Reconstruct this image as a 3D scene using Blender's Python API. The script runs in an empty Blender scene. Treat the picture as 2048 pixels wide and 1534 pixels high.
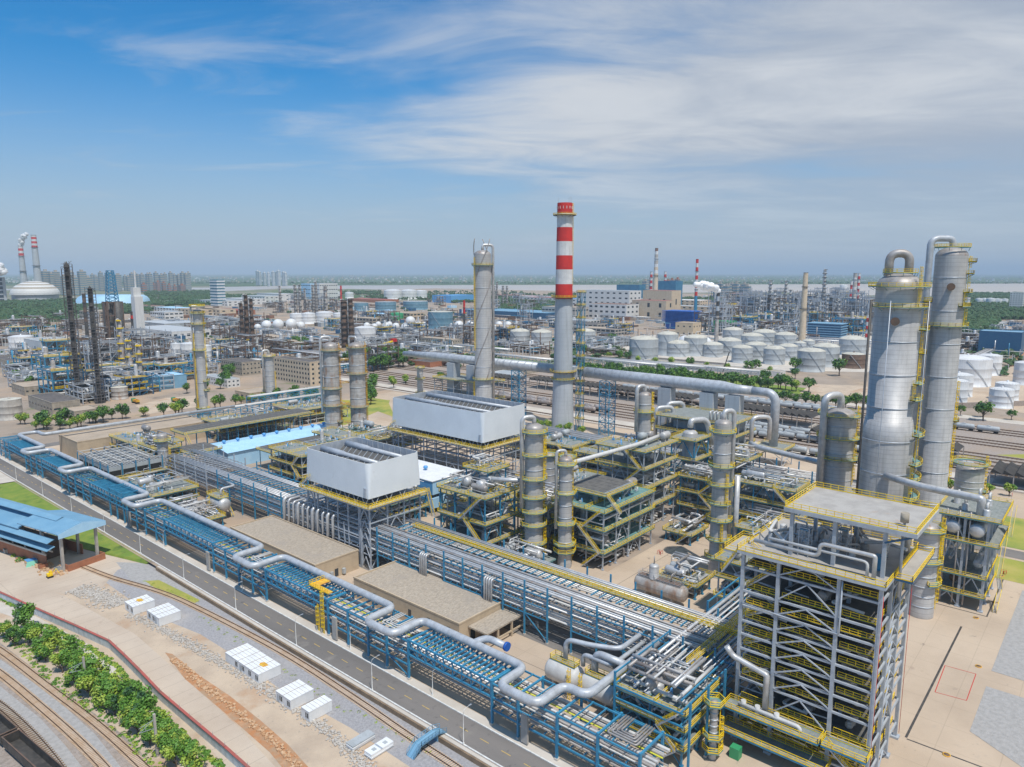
import bpy, math, random
from mathutils import Vector, noise
R=random.Random(7); rad=math.radians
# ------------------------------------------------ camera, sky, sun, exposure
sc=bpy.context.scene; COL=sc.collection
F=1440.0; PITCH=math.atan(222/1440); YAW=rad(49.3); HC=100.0
cam=bpy.data.cameras.new('camera'); co=bpy.data.objects.new('camera',cam); COL.objects.link(co)
cam.sensor_width=36; cam.lens=36*F/2048; cam.clip_start=1; cam.clip_end=120000
co.location=(0,0,HC); co.rotation_euler=(math.pi/2-PITCH,0,-YAW); sc.camera=co
SUN_EL=rad(65); SUN_AZ=(-0.45,-0.893)                     # horizontal direction towards the sun
su=bpy.data.lights.new('sun','SUN'); su.energy=4.9; su.angle=rad(0.55); su.color=(1,.95,.87)
so=bpy.data.objects.new('sun',su); COL.objects.link(so)
sd=Vector((SUN_AZ[0]*math.cos(SUN_EL),SUN_AZ[1]*math.cos(SUN_EL),math.sin(SUN_EL)))
so.rotation_euler=sd.to_track_quat('Z','Y').to_euler()
sc.view_settings.view_transform='Standard'; sc.view_settings.look='None'; sc.view_settings.gamma=1
sc.view_settings.exposure=-0.32
w=bpy.data.worlds.new('World'); sc.world=w; w.use_nodes=True
def build_world():
    nt=w.node_tree; N=nt.nodes; L=nt.links; N.clear()
    out=N.new('ShaderNodeOutputWorld'); bg=N.new('ShaderNodeBackground'); bg.inputs[1].default_value=0.12
    sky=N.new('ShaderNodeTexSky'); sky.sky_type='NISHITA'; sky.sun_disc=False
    sky.sun_elevation=SUN_EL; sky.sun_rotation=math.atan2(SUN_AZ[0],SUN_AZ[1]); sky.dust_density=1.0; sky.ozone_density=2.5; sky.air_density=1.0; sky.altitude=50
    tc=N.new('ShaderNodeTexCoord'); sp=N.new('ShaderNodeSeparateXYZ'); L.new(tc.outputs['Generated'],sp.inputs[0])
    def m(op,a,b=None,c=None,cl=False):
        n=N.new('ShaderNodeMath'); n.operation=op; n.use_clamp=cl
        for i,q in enumerate((a,b,c)):
            if q is None: continue
            if isinstance(q,(int,float)): n.inputs[i].default_value=q
            else: L.new(q,n.inputs[i])
        return n.outputs[0]
    x,y,z=sp.outputs
    zz=m('ADD',m('MAXIMUM',z,0.0),0.10)
    u=m('DIVIDE',x,zz); v=m('DIVIDE',y,zz)
    # rotate to view-ish axes (a along the horizon to the right, b away)
    cy,sy=math.cos(YAW),math.sin(YAW)
    a=m('SUBTRACT',m('MULTIPLY',u,cy),m('MULTIPLY',v,sy)); b=m('ADD',m('MULTIPLY',u,sy),m('MULTIPLY',v,cy))
    cb=N.new('ShaderNodeCombineXYZ'); L.new(m('MULTIPLY',a,0.55),cb.inputs[0]); L.new(b,cb.inputs[1])
    def nz(scale,det,rough,off,dist=0.0):
        mp=N.new('ShaderNodeMapping'); L.new(cb.outputs[0],mp.inputs[0]); mp.inputs['Location'].default_value=off; mp.inputs['Rotation'].default_value=(0,0,rad(12))
        t=N.new('ShaderNodeTexNoise'); L.new(mp.outputs[0],t.inputs['Vector']); t.inputs['Scale'].default_value=scale; t.inputs['Detail'].default_value=det; t.inputs['Roughness'].default_value=rough; t.inputs['Distortion'].default_value=dist
        return t.outputs[0]
    big=nz(.62,4,.5,(3.1,1.7,0),.5); fine=nz(2.3,9,.62,(8.2,.4,0),.6)
    rz=m('SUBTRACT',m('MULTIPLY',x,cy),m('MULTIPLY',y,sy))          # -.5 left .. +.5 right
    side=m('MULTIPLY',m('ADD',rz,.13),1.25)
    mask=m('ADD',m('ADD',m('MULTIPLY',m('SUBTRACT',big,.5),1.8),side),m('MULTIPLY',m('SUBTRACT',fine,.5),.75))
    ramp=N.new('ShaderNodeMapRange'); ramp.interpolation_type='SMOOTHSTEP'; L.new(mask,ramp.inputs[0])
    ramp.inputs[1].default_value=-.10; ramp.inputs[2].default_value=.60; ramp.inputs[3].default_value=0; ramp.inputs[4].default_value=.95
    wis=N.new('ShaderNodeMapRange'); wis.interpolation_type='SMOOTHSTEP'; L.new(m('ADD',m('MULTIPLY',fine,.7),m('MULTIPLY',big,.3)),wis.inputs[0])
    wis.inputs[1].default_value=.48; wis.inputs[2].default_value=.70; wis.inputs[3].default_value=0; wis.inputs[4].default_value=.40
    cl=m('MAXIMUM',ramp.outputs[0],wis.outputs[0])
    lowf=N.new('ShaderNodeMapRange'); L.new(z,lowf.inputs[0]); lowf.inputs[1].default_value=.0; lowf.inputs[2].default_value=.16; lowf.inputs[3].default_value=.0; lowf.inputs[4].default_value=1
    cl=m('MULTIPLY',cl,lowf.outputs[0])
    cc=N.new('ShaderNodeMixRGB'); cc.inputs[1].default_value=(4.35,4.95,5.9,1); cc.inputs[2].default_value=(6.9,7.2,7.6,1); cr=N.new('ShaderNodeMapRange'); cr.interpolation_type='SMOOTHSTEP'; L.new(m('ADD',m('MULTIPLY',fine,.45),m('MULTIPLY',big,.55)),cr.inputs[0]); cr.inputs[1].default_value=.40; cr.inputs[2].default_value=.66; L.new(cr.outputs[0],cc.inputs[0])
    # tint the clear sky
    tn=N.new('ShaderNodeMixRGB'); tn.blend_type='MULTIPLY'; tn.inputs[0].default_value=1; L.new(sky.outputs[0],tn.inputs[1]); tn.inputs[2].default_value=SKY_TINT
    # haze band of the lower sky
    hz=N.new('ShaderNodeMapRange'); hz.interpolation_type='SMOOTHSTEP'; L.new(z,hz.inputs[0]); hz.inputs[1].default_value=-.02; hz.inputs[2].default_value=.27; hz.inputs[3].default_value=.92; hz.inputs[4].default_value=0
    mh=N.new('ShaderNodeMixRGB'); L.new(hz.outputs[0],mh.inputs[0]); L.new(tn.outputs[0],mh.inputs[1]); mh.inputs[2].default_value=SKY_LOW
    mx=N.new('ShaderNodeMixRGB'); L.new(cl,mx.inputs[0]); L.new(mh.outputs[0],mx.inputs[1]); L.new(cc.outputs[0],mx.inputs[2])
    L.new(mx.outputs[0],bg.inputs[0]); L.new(bg.outputs[0],out.inputs[0])
HAZE_D=6.5e-5; HAZE_C=(.66,.83,1.0,1)
SKY_TINT=(.20,.95,1.42,1); SKY_LOW=(5.3,5.75,6.5,1)
build_world()
# ------------------------------------------------ ground coordinates from a bearing in the photograph
def G(px,py,z=0.0):
    a=(px-1024)/F; b=(767-py)/F; c,s=math.cos(PITCH),math.sin(PITCH)
    fw=c+b*s; up=-s+b*c; sy,cy=math.sin(YAW),math.cos(YAW)
    t=(z-HC)/up; return Vector(((fw*sy+a*cy)*t,(fw*cy-a*sy)*t,z))
def PX(x,y,z):
    sy,cy=math.sin(YAW),math.cos(YAW); f=x*sy+y*cy; r=x*cy-y*sy; u=z-HC; c,s=math.cos(PITCH),math.sin(PITCH)
    zc=f*c-u*s; return (1024+F*r/zc,767-F*(f*s+u*c)/zc,zc)
def HT(p,py):
    lo,hi=-50.,500.
    for _ in range(50):
        m=(lo+hi)/2
        if PX(p[0],p[1],m)[1]>py: lo=m
        else: hi=m
    return lo
def WD(p,wpx): return wpx*PX(p[0],p[1],0)[2]/F
# ------------------------------------------------ materials
MATS={}
def mat(name,col,rough=.6,metal=0,col2=None,scale=1.0,mixp=(.4,.65),detail=5,bump=0,bscale=8,lines=None,streak=False,rust=0,stretch=None,emit=None,alpha=None,spots=None,grid=None):
    m=bpy.data.materials.new(name); m.use_nodes=True; nt=m.node_tree; N=nt.nodes; L=nt.links
    b=N['Principled BSDF']; b.inputs['Roughness'].default_value=rough; b.inputs['Metallic'].default_value=metal
    c=(*col,1); b.inputs['Base Color'].default_value=c; cur=None
    tc=N.new('ShaderNodeNewGeometry')
    pos=tc.outputs['Position']
    def noi(sc_,det=5,st=None,ro=.6):
        mp=N.new('ShaderNodeMapping'); L.new(pos,mp.inputs[0])
        if st: mp.inputs['Scale'].default_value=st
        t=N.new('ShaderNodeTexNoise'); t.inputs['Scale'].default_value=sc_; t.inputs['Detail'].default_value=det; t.inputs['Roughness'].default_value=ro; L.new(mp.outputs[0],t.inputs[0]); return t.outputs[0]
    def rng(s,a,bb,c0=0,c1=1):
        r=N.new('ShaderNodeMapRange'); L.new(s,r.inputs[0]); r.inputs[1].default_value=a; r.inputs[2].default_value=bb; r.inputs[3].default_value=c0; r.inputs[4].default_value=c1; return r.outputs[0]
    def mixc(f,c1,c2):
        x=N.new('ShaderNodeMixRGB')
        if isinstance(f,float): x.inputs[0].default_value=f
        else: L.new(f,x.inputs[0])
        for i,q in ((1,c1),(2,c2)):
            if isinstance(q,tuple): x.inputs[i].default_value=(*q[:3],1)
            else: L.new(q,x.inputs[i])
        return x.outputs[0]
    cur=tuple(col)
    if col2: cur=mixc(rng(noi(scale,detail,stretch),*mixp),cur,tuple(col2))
    if spots: # list of (scale, lo, hi, colour)
        for s_,a_,b_,cc in spots: cur=mixc(rng(noi(s_,6),a_,b_),cur,cc)
    if streak: cur=mixc(rng(noi(1.0,6,(.9,.9,.05)),.5,.75,0,.55),cur,tuple(q*.55 for q in col))
    if rust: cur=mixc(rng(noi(.35,8,(1,1,.3)),.62-rust*.1,.74,0,.8),cur,(.28,.12,.04))
    if grid:
        sp=N.new('ShaderNodeSeparateXYZ'); L.new(pos,sp.inputs[0])
        def m2(op,a,bb):
            n=N.new('ShaderNodeMath'); n.operation=op
            for i,q in enumerate((a,bb)):
                if isinstance(q,(int,float)): n.inputs[i].default_value=q
                else: L.new(q,n.inputs[i])
            return n.outputs[0]
        gx=m2('LESS_THAN',m2('FRACT',m2('DIVIDE',sp.outputs[0],grid[0]),0),.18/grid[0]); gy=m2('LESS_THAN',m2('FRACT',m2('DIVIDE',sp.outputs[1],grid[1]),0),.18/grid[1])
        cur=mixc(m2('MULTIPLY',m2('MAXIMUM',gx,gy),grid[2]),cur,tuple(q*.4 for q in col))
    if lines: # (vertical spacing, horizontal-angle count, strength)
        sp=N.new('ShaderNodeSeparateXYZ'); L.new(pos,sp.inputs[0])
        def mm(op,a,bb):
            n=N.new('ShaderNodeMath'); n.operation=op
            for i,q in enumerate((a,bb)):
                if isinstance(q,(int,float)): n.inputs[i].default_value=q
                else: L.new(q,n.inputs[i])
            return n.outputs[0]
        ax=lines[2] if len(lines)>2 else 'Z'
        fr=mm('FRACT',mm('DIVIDE',sp.outputs[ax],lines[0]),0)
        ln=mm('LESS_THAN',fr,lines[3] if len(lines)>3 else .12)
        cur=mixc(mm('MULTIPLY',ln,lines[1]),cur,tuple(q*.35 for q in col))
    if not isinstance(cur,tuple): L.new(cur,b.inputs['Base Color'])
    if bump:
        bp=N.new('ShaderNodeBump'); bp.inputs['Strength'].default_value=bump; bp.inputs['Distance'].default_value=.3; L.new(noi(bscale,4),bp.inputs['Height']); L.new(bp.outputs[0],b.inputs['Normal'])
    MATS[name]=m; return m
M=lambda n: MATS[n]
mat('blue_steel',(.03,.20,.36),.5,0,(.05,.28,.45),.6,bump=0)
mat('scaffold',(.15,.145,.15),.6,0,(.10,.09,.09),.6)
mat('navy_steel',(.02,.10,.22),.5,0,(.03,.12,.22),.5)
mat('teal_steel',(.10,.22,.22),.6,0,(.18,.32,.31),.4)
mat('grey_steel',(.46,.50,.55),.5,.1,(.34,.38,.44),.5)
mat('galv',(.50,.53,.57),.45,.3,(.38,.42,.47),.6)
mat('yellow',(.95,.68,.01),.5,0,(.82,.52,.01),.7)
mat('orange_plate',(.62,.28,.04),.6,0,(.75,.5,.05),.6)
mat('red_paint',(.55,.02,.02),.5)
mat('cladding',(.52,.51,.50),.5,.2,(.44,.43,.425),.25,lines=(1.5,.40,'Z',.09),streak=True)
mat('cladding_old',(.48,.46,.44),.6,.15,(.34,.31,.28),.35,lines=(2.2,.45),streak=True,rust=.9)
mat('pipe_silver',(.60,.60,.60),.42,.35,(.46,.46,.47),.5)
mat('pipe_big',(.50,.53,.57),.45,.15,(.38,.40,.43),.45,lines=(1.3,.25,'Y',.06),spots=[(.8,.64,.75,(.36,.33,.30))])
mat('pipe_dull',(.40,.38,.37),.5,.3,(.30,.27,.25),.4,rust=.3)
mat('pipe_white',(.60,.60,.59),.5,0,(.52,.51,.50),.5)
mat('pipe_yellow',(.62,.62,.05),.5)
mat('pipe_green',(.04,.30,.13),.5)
mat('dark_metal',(.06,.058,.056),.6,.2,(.11,.10,.09),.6)
mat('dark_grate',(.10,.097,.093),.8,0,(.15,.142,.13),.6)
mat('deck_grate',(.27,.29,.28),.8,0,(.19,.21,.20),.7,lines=(.9,.25,'Y'))
mat('deck_light',(.42,.40,.375),.8,0,(.34,.32,.30),.35,spots=[(.12,.62,.75,(.40,.28,.20))])
mat('acc_white',(.76,.80,.84),.5,0,(.69,.73,.77),.08,lines=(1.1,.10,'Y',.05),spots=[(.5,.62,.8,(.62,.64,.66))])
mat('white_wall',(.68,.68,.67),.6,0,(.64,.64,.63),.3,streak=True)
mat('white_panel',(.78,.79,.80),.5,0,(.70,.71,.72),.4)
mat('cream_wall',(.60,.50,.38),.8,0,(.54,.43,.30),.3,streak=True)
mat('beige_wall',(.55,.44,.31),.8,0,(.48,.38,.27),.4,lines=(1.1,.10))
mat('old_wall',(.42,.37,.30),.85,0,(.30,.26,.21),.35,streak=True)
mat('beige_roof',(.46,.39,.31),.95,0,(.31,.26,.205),.8,detail=9,bump=1,bscale=1.6,stretch=(1,3,1),spots=[(3.2,.62,.70,(.66,.6,.53)),(.12,.55,.7,(.36,.31,.26))])
mat('tan_roof',(.44,.36,.28),.9,0,(.36,.29,.22),.10,detail=9,spots=[(.3,.6,.75,(.30,.25,.2))])
mat('saw_roof',(.035,.033,.033),.8,0,(.06,.055,.05),.3)
mat('dark_roof',(.10,.09,.085),.8,0,(.16,.14,.13),.3,lines=(2.2,.35,'Y'))
mat('brown_roof',(.26,.13,.08),.85,0,(.18,.11,.08),.3)
mat('red_roof',(.42,.10,.08),.8,0,(.30,.10,.08),.2)
mat('roof_blue',(.17,.35,.51),.55,0,(.22,.41,.56),.15,lines=(1.0,.45,'Y',.25),spots=[(.25,.6,.75,(.30,.42,.5))])
mat('light_blue',(.38,.62,.83),.5,0,(.44,.68,.87),.3)
mat('mid_blue',(.10,.34,.66),.5,0,(.13,.38,.70),.3)
mat('deep_blue',(.01,.10,.42),.5,0,(.015,.14,.52),.2)
mat('tank_grey',(.42,.45,.47),.6,.0,(.34,.36,.37),.12,streak=True)
mat('tank_white',(.72,.73,.74),.5,0,(.62,.63,.64),.1,streak=True)
mat('tank_roof',(.56,.54,.47),.8,0,(.44,.42,.36),.2)
mat('tank_blue',(.10,.22,.30),.6,0,(.16,.28,.36),.2)
mat('teal_blue',(.025,.15,.28),.6,0,(.04,.20,.34),.1)
mat('wall_pale',(.55,.60,.64),.8,0,(.42,.45,.47),.5,streak=True)
mat('tank_car',(.42,.38,.36),.5,.2,(.28,.22,.19),.3,streak=True)
mat('concrete',(.46,.43,.39),.85,0,(.36,.33,.30),.3,streak=True)
mat('chimney_grey',(.47,.50,.53),.8,0,(.41,.44,.47),.06,streak=True,lines=(2.5,.10))
mat('chimney_white',(.70,.70,.70),.7,0,(.56,.56,.56),.2,streak=True,spots=[(.3,.6,.75,(.5,.47,.43))])
mat('chimney_red',(.62,.035,.03),.7,0,(.50,.03,.03),.2)
mat('brick',(.42,.17,.09),.85,0,(.34,.14,.08),.7,lines=(.35,.25))
mat('far_grey',(.40,.41,.42),.8,0,(.30,.30,.30),.02)
mat('glass_dark',(.03,.045,.06),.12)
mat('rubber',(.02,.02,.02),.7)
mat('rust',(.17,.105,.075),.8,0,(.11,.08,.06),.4)
mat('wood',(.28,.20,.13),.9,0,(.20,.14,.09),.5)
# ground
mat('tan_concrete',(.53,.42,.315),.9,0,(.43,.335,.25),.035,detail=9,bump=0,spots=[(.018,.60,.72,(.42,.30,.20)),(.5,.6,.8,(.43,.35,.28)),(.09,.64,.74,(.30,.22,.17)),(.22,.66,.72,(.27,.22,.18))],grid=(9.2,11.4,.22))
mat('pale_concrete',(.58,.53,.47),.9,0,(.48,.43,.37),.08,detail=8,spots=[(.6,.6,.8,(.44,.40,.35))])
mat('road_tan',(.54,.45,.36),.9,0,(.46,.37,.29),.05,detail=8,spots=[(.3,.60,.8,(.40,.32,.25)),(1.2,.6,.8,(.5,.42,.35))],grid=(60,5.2,.35))
mat('dirt',(.54,.43,.32),.95,0,(.42,.33,.25),.10,detail=10,bump=.4,bscale=1,spots=[(.05,.56,.70,(.46,.27,.15)),(.9,.6,.75,(.36,.30,.24))])
mat('orange_soil',(.46,.21,.09),.95,0,(.40,.27,.17),.4,detail=10,bump=.8,bscale=2,spots=[(.25,.55,.7,(.55,.34,.2))])
mat('asphalt',(.16,.147,.137),.85,0,(.21,.19,.175),.10,detail=9,stretch=(1,.15,1),spots=[(.6,.58,.75,(.12,.11,.105)),(.15,.6,.7,(.23,.21,.19))])
mat('gravel',(.40,.39,.40),.95,0,(.30,.29,.30),1.6,detail=8,bump=.9,bscale=4,spots=[(.06,.55,.75,(.47,.44,.42))])
mat('gravel_blue',(.40,.385,.375),.95,0,(.32,.31,.30),.9,detail=8,bump=.6,bscale=3,spots=[(.08,.6,.75,(.36,.34,.33))])
mat('ballast',(.40,.34,.30),.95,0,(.29,.245,.21),1.2,detail=8,bump=.9,bscale=4,spots=[(.04,.5,.7,(.38,.28,.2))])
mat('stone',(.52,.48,.43),.9,0,(.42,.38,.34),1.3)
mat('stone_orange',(.58,.40,.25),.9,0,(.50,.28,.14),.8)
mat('grass',(.15,.24,.035),.95,0,(.23,.28,.045),.25,detail=10,bump=.6,bscale=3,spots=[(.10,.56,.68,(.07,.13,.025)),(.03,.55,.7,(.28,.29,.06))])
mat('grass_yellow',(.30,.31,.055),.95,0,(.40,.35,.09),.10,detail=10,spots=[(.04,.5,.65,(.18,.25,.05))])
mat('yard_soil',(.36,.29,.23),.95,0,(.27,.22,.175),.03,detail=10,spots=[(.012,.5,.62,(.42,.31,.22)),(.03,.6,.68,(.16,.19,.08)),(.05,.6,.7,(.20,.16,.13))])
mat('far_land',(.25,.22,.17),.95,0,(.12,.16,.06),.006,mixp=(.42,.55),detail=10,spots=[(.02,.58,.68,(.40,.37,.33))])
mat('far_green',(.055,.10,.03),.95,0,(.08,.13,.04),.01,detail=8)
mat('river',(.50,.44,.38),.35,0,(.46,.41,.36),.001)
mat('leaf_mid',(.08,.20,.02),.6,0,(.13,.27,.03),.5)
mat('leaf_dark',(.03,.09,.025),.6,0,(.045,.12,.03),.5)
mat('leaf_lime',(.24,.36,.03),.6,0,(.36,.42,.07),.6)
mat('leaf_far',(.035,.075,.022),.8,0,(.055,.105,.03),.05)
mat('bark',(.13,.10,.075),.9)
mat('line_white',(.72,.72,.70),.8,0,(.55,.54,.52),.8)
mat('line_yellow',(.75,.48,.06),.8,0,(.55,.38,.10),1.2)
mat('sleeper',(.60,.46,.34),.9,0,(.52,.36,.23),.5)
mat('rail_steel',(.10,.055,.035),.5,.3)
mat('rail_shine',(.30,.26,.24),.35,.6)
for n in ('leaf_mid','leaf_dark','leaf_lime'):
    b=M(n).node_tree.nodes['Principled BSDF']; b.inputs['Transmission Weight'].default_value=0.0; b.inputs['Subsurface Weight'].default_value=0.0
# ------------------------------------------------ mesh builder
class MB:
    def __init__(s): s.v=[]; s.f=[]; s.m=[]; s.sm=[]; s.mats=[]
    def mi(s,m):
        if m is None: return 0
        if m not in s.mats: s.mats.append(m)
        return s.mats.index(m)
    def add(s,vs,fs,m=None,sm=False):
        o=len(s.v); s.v+=vs; s.f+=[tuple(i+o for i in f) for f in fs]; k=s.mi(m); s.m+=[k]*len(fs); s.sm+=[sm]*len(fs); return s
    def box(s,x0,y0,z0,x1,y1,z1,m=None):
        return s.add([(x0,y0,z0),(x1,y0,z0),(x1,y1,z0),(x0,y1,z0),(x0,y0,z1),(x1,y0,z1),(x1,y1,z1),(x0,y1,z1)],
          [(3,2,1,0),(4,5,6,7),(0,1,5,4),(1,2,6,5),(2,3,7,6),(3,0,4,7)],m)
    def beam(s,p,q,w=.2,h=None,m=None):
        h=h or w; p=Vector(p); q=Vector(q); d=q-p
        if d.length<1e-4: return s
        d.normalize(); u=Vector((0,0,1)) if abs(d.z)<.95 else Vector((0,1,0))
        a=d.cross(u).normalized()*w/2; b=a.cross(d).normalized()*h/2
        vs=[tuple(t+i*a+j*b) for t in (p,q) for i,j in ((-1,-1),(1,-1),(1,1),(-1,1))]
        return s.add(vs,[(0,1,2,3),(7,6,5,4),(0,4,5,1),(1,5,6,2),(2,6,7,3),(3,7,4,0)],m)
    def tube(s,pts,r,n=8,m=None,R_=None,cap=True,seg=4):
        pts=[Vector(p) for p in pts]
        if R_ and len(pts)>2:
            o=[pts[0]]
            for i in range(1,len(pts)-1):
                a,b,c=pts[i-1],pts[i],pts[i+1]; d1=(a-b); d2=(c-b); t=min(R_,d1.length*.49,d2.length*.49)
                p1=b+d1.normalized()*t; p2=b+d2.normalized()*t
                for k in range(seg+1):
                    u=k/seg; o.append(p1*(1-u)**2+b*2*u*(1-u)+p2*u*u)
            o.append(pts[-1]); pts=o
        vs=[]; fs=[]; rs=r if isinstance(r,(list,tuple)) else [r]*len(pts); up=None
        for i,p in enumerate(pts):
            d=(pts[min(i+1,len(pts)-1)]-pts[max(i-1,0)])
            if d.length<1e-6: d=Vector((0,0,1))
            d.normalize()
            if up is None: up=Vector((0,0,1)) if abs(d.z)<.9 else Vector((1,0,0))
            a=d.cross(up)
            if a.length<1e-4: a=d.cross(Vector((0,1,0)))
            a.normalize(); b=a.cross(d).normalized(); up=b
            for k in range(n):
                t=2*math.pi*k/n; vs.append(tuple(p+rs[i]*(math.cos(t)*a+math.sin(t)*b)))
        for i in range(len(pts)-1):
            for k in range(n): fs.append((i*n+k,i*n+(k+1)%n,(i+1)*n+(k+1)%n,(i+1)*n+k))
        s.add(vs,fs,m,True)
        if cap:
            o=len(s.v)-len(vs); L_=len(pts)-1
            s.f+=[tuple(o+k for k in range(n))[::-1],tuple(o+L_*n+k for k in range(n))]; s.m+=[s.mi(m)]*2; s.sm+=[False]*2
        return s
    def lathe(s,prof,x=0,y=0,n=24,m=None,a0=0,a1=2*math.pi,sm=True):
        full=abs(a1-a0-2*math.pi)<1e-6; k=n if full else n+1; vs=[]; fs=[]
        for r,z in prof:
            for i in range(k):
                t=a0+(a1-a0)*i/n; vs.append((x+r*math.cos(t),y+r*math.sin(t),z))
        for j in range(len(prof)-1):
            for i in range(n):
                i2=(i+1)%k; fs.append((j*k+i,j*k+i2,(j+1)*k+i2,(j+1)*k+i))
        return s.add(vs,fs,m,sm)
    def poly(s,pts,z,m=None): return s.add([(p[0],p[1],z) for p in pts],[tuple(range(len(pts)))],m)
    def build(s,name,m=None,parent=None,loc=None):
        me=bpy.data.meshes.new(name); off=Vector(loc) if loc is not None else Vector((0,0,0))
        po=Vector((0,0,0))
        if parent is not None:
            q=parent
            while q is not None: po+=Vector(q.location); q=q.parent
        base=off+po
        me.from_pydata([(v[0]-base.x,v[1]-base.y,v[2]-base.z) for v in s.v],[],s.f)
        ml=[M(x) for x in s.mats] or [M(m)]
        if m and None not in s.mats and not s.mats: ml=[M(m)]
        for x in ml: me.materials.append(x)
        if len(ml)>1: me.polygons.foreach_set('material_index',s.m)
        if any(s.sm): me.polygons.foreach_set('use_smooth',s.sm)
        me.update(); o=bpy.data.objects.new(name,me); COL.objects.link(o); o.location=off
        if parent is not None: o.parent=parent
        return o
def tag(o,label=None,cat=None,group=None,kind=None):
    if label: o['label']=label
    if cat: o['category']=cat
    if group: o['group']=group
    if kind: o['kind']=kind
    return o
def T(name,label,cat,loc=(0,0,0),group=None):
    o=bpy.data.objects.new(name,None); COL.objects.link(o); o.location=loc; o.empty_display_size=.5
    return tag(o,label,cat,group)
def copy_tree(o,parent=None):
    c=o.copy(); COL.objects.link(c); c.parent=parent
    for ch in KIDS.get(o.name,[]): KIDS.setdefault(c.name,[]).append(copy_tree(ch,c))
    return c
KIDS={}
def kids(o):
    "register the tree under o once so that copies are fast"
    ch=list(o.children); KIDS[o.name]=ch
    for c in ch: kids(c)
    return o
def place(src,loc,rot=0,sc_=1,label=None,group=None,sz=None):
    c=copy_tree(src); c.location=loc; c.rotation_euler=(0,0,rot); c.scale=(sc_,sc_,sc_ if sz is None else sz)
    if label: c['label']=label
    if group: c['group']=group
    return c
def S(name,pts,z,m,th=0):
    mb=MB(); mb.poly(pts,z); return tag(mb.build(name,m),kind='structure')
def strip(line,w,z):
    "ribbon polygon strip of half width w along a polyline, returns MB"
    mb=MB(); L_=[];
    for i,p in enumerate(line):
        p=Vector((p[0],p[1],0)); a=Vector((*line[max(i-1,0)][:2],0)); b=Vector((*line[min(i+1,len(line)-1)][:2],0)); d=(b-a).normalized(); n=Vector((-d.y,d.x,0))
        L_+= [tuple(p-n*w+Vector((0,0,z))),tuple(p+n*w+Vector((0,0,z)))]
    mb.add(L_,[(2*i,2*i+2,2*i+3,2*i+1) for i in range(len(line)-1)]); return mb
# ------------------------------------------------ railings, decks, stairs, frames, columns
def rail_mb(mb,pts,h=1.15,closed=False,st=1.7,t=.10,m=None):
    n=len(pts)-(0 if closed else 1)
    for i in range(n):
        a=Vector(pts[i]); b=Vector(pts[(i+1)%len(pts)]); L_=(b-a).length
        if L_<.3: continue
        U=Vector((0,0,1))
        mb.beam(a+U*h,b+U*h,t,t,m); mb.beam(a+U*h*.55,b+U*h*.55,t*.8,t*.8,m); mb.beam(a+U*.1,b+U*.1,t*.6,.2,m)
        k=max(1,int(L_/st))
        for j in range(k+ (0 if closed else 1)):
            p=a.lerp(b,j/k); mb.beam(p,p+U*h,t,t,m)
    return mb
def railing(parent,pts,closed=False,m='yellow',**k): return rail_mb(MB(),pts,closed=closed,**k).build('railing',m,parent)
def rect(x0,y0,x1,y1,z): return [(x0,y0,z),(x1,y0,z),(x1,y1,z),(x0,y1,z)]
def deck(parent,x0,y0,x1,y1,z,m='deck_grate',rail=True,edge='teal_steel',name='deck',sides='SENW',th=.25,rm='yellow'):
    mb=MB(); mb.box(x0+.12,y0+.12,z-.06,x1-.12,y1-.12,z+.02,m)
    mb.box(x0,y0,z-th-.2,x1,y0+.11,z+.04,edge); mb.box(x0,y1-.11,z-th-.2,x1,y1,z+.04,edge)
    mb.box(x0,y0+.113,z-th-.2,x0+.11,y1-.113,z+.04,edge); mb.box(x1-.11,y0+.113,z-th-.2,x1,y1-.113,z+.04,edge)
    d=mb.build(name,None,parent)
    if rail:
        c={'S':((x0,y0,z),(x1,y0,z)),'E':((x1,y0,z),(x1,y1,z)),'N':((x1,y1,z),(x0,y1,z)),'W':((x0,y1,z),(x0,y0,z))}
        rb=MB()
        for s_ in sides:
            a,b=c[s_]; rail_mb(rb,[a,b])
        if rb.v: rb.build('railing',rm,d)
    return d
def stair(parent,p,q,w=1.0,m='galv'):
    "flight from p (low) to q (high) with yellow handrails"
    p=Vector(p); q=Vector(q); d=q-p; hz=Vector((d.x,d.y,0)).normalized(); n=Vector((-hz.y,hz.x,0))*w/2
    mb=MB(); mb.beam(p+n,q+n,.12,.3,m); mb.beam(p-n,q-n,.12,.3,m)
    k=max(3,int(d.z/.28))
    for i in range(k):
        c=p+d*((i+.5)/k); mb.add([tuple(c+n+hz*.16),tuple(c-n+hz*.16),tuple(c-n-hz*.16),tuple(c+n-hz*.16)],[(0,1,2,3)],m)
    U=Vector((0,0,1.05))
    for s_ in (n,-n):
        mb.beam(p+s_+U,q+s_+U,.09,.09,'yellow'); mb.beam(p+s_+U*.5,q+s_+U*.5,.07,.07,'yellow')
        for i in range(0,k+1,4):
            c=p+d*(i/k)+s_; mb.beam(c,c+U,.08,.08,'yellow')
    return mb.build('stair',None,parent)
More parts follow.
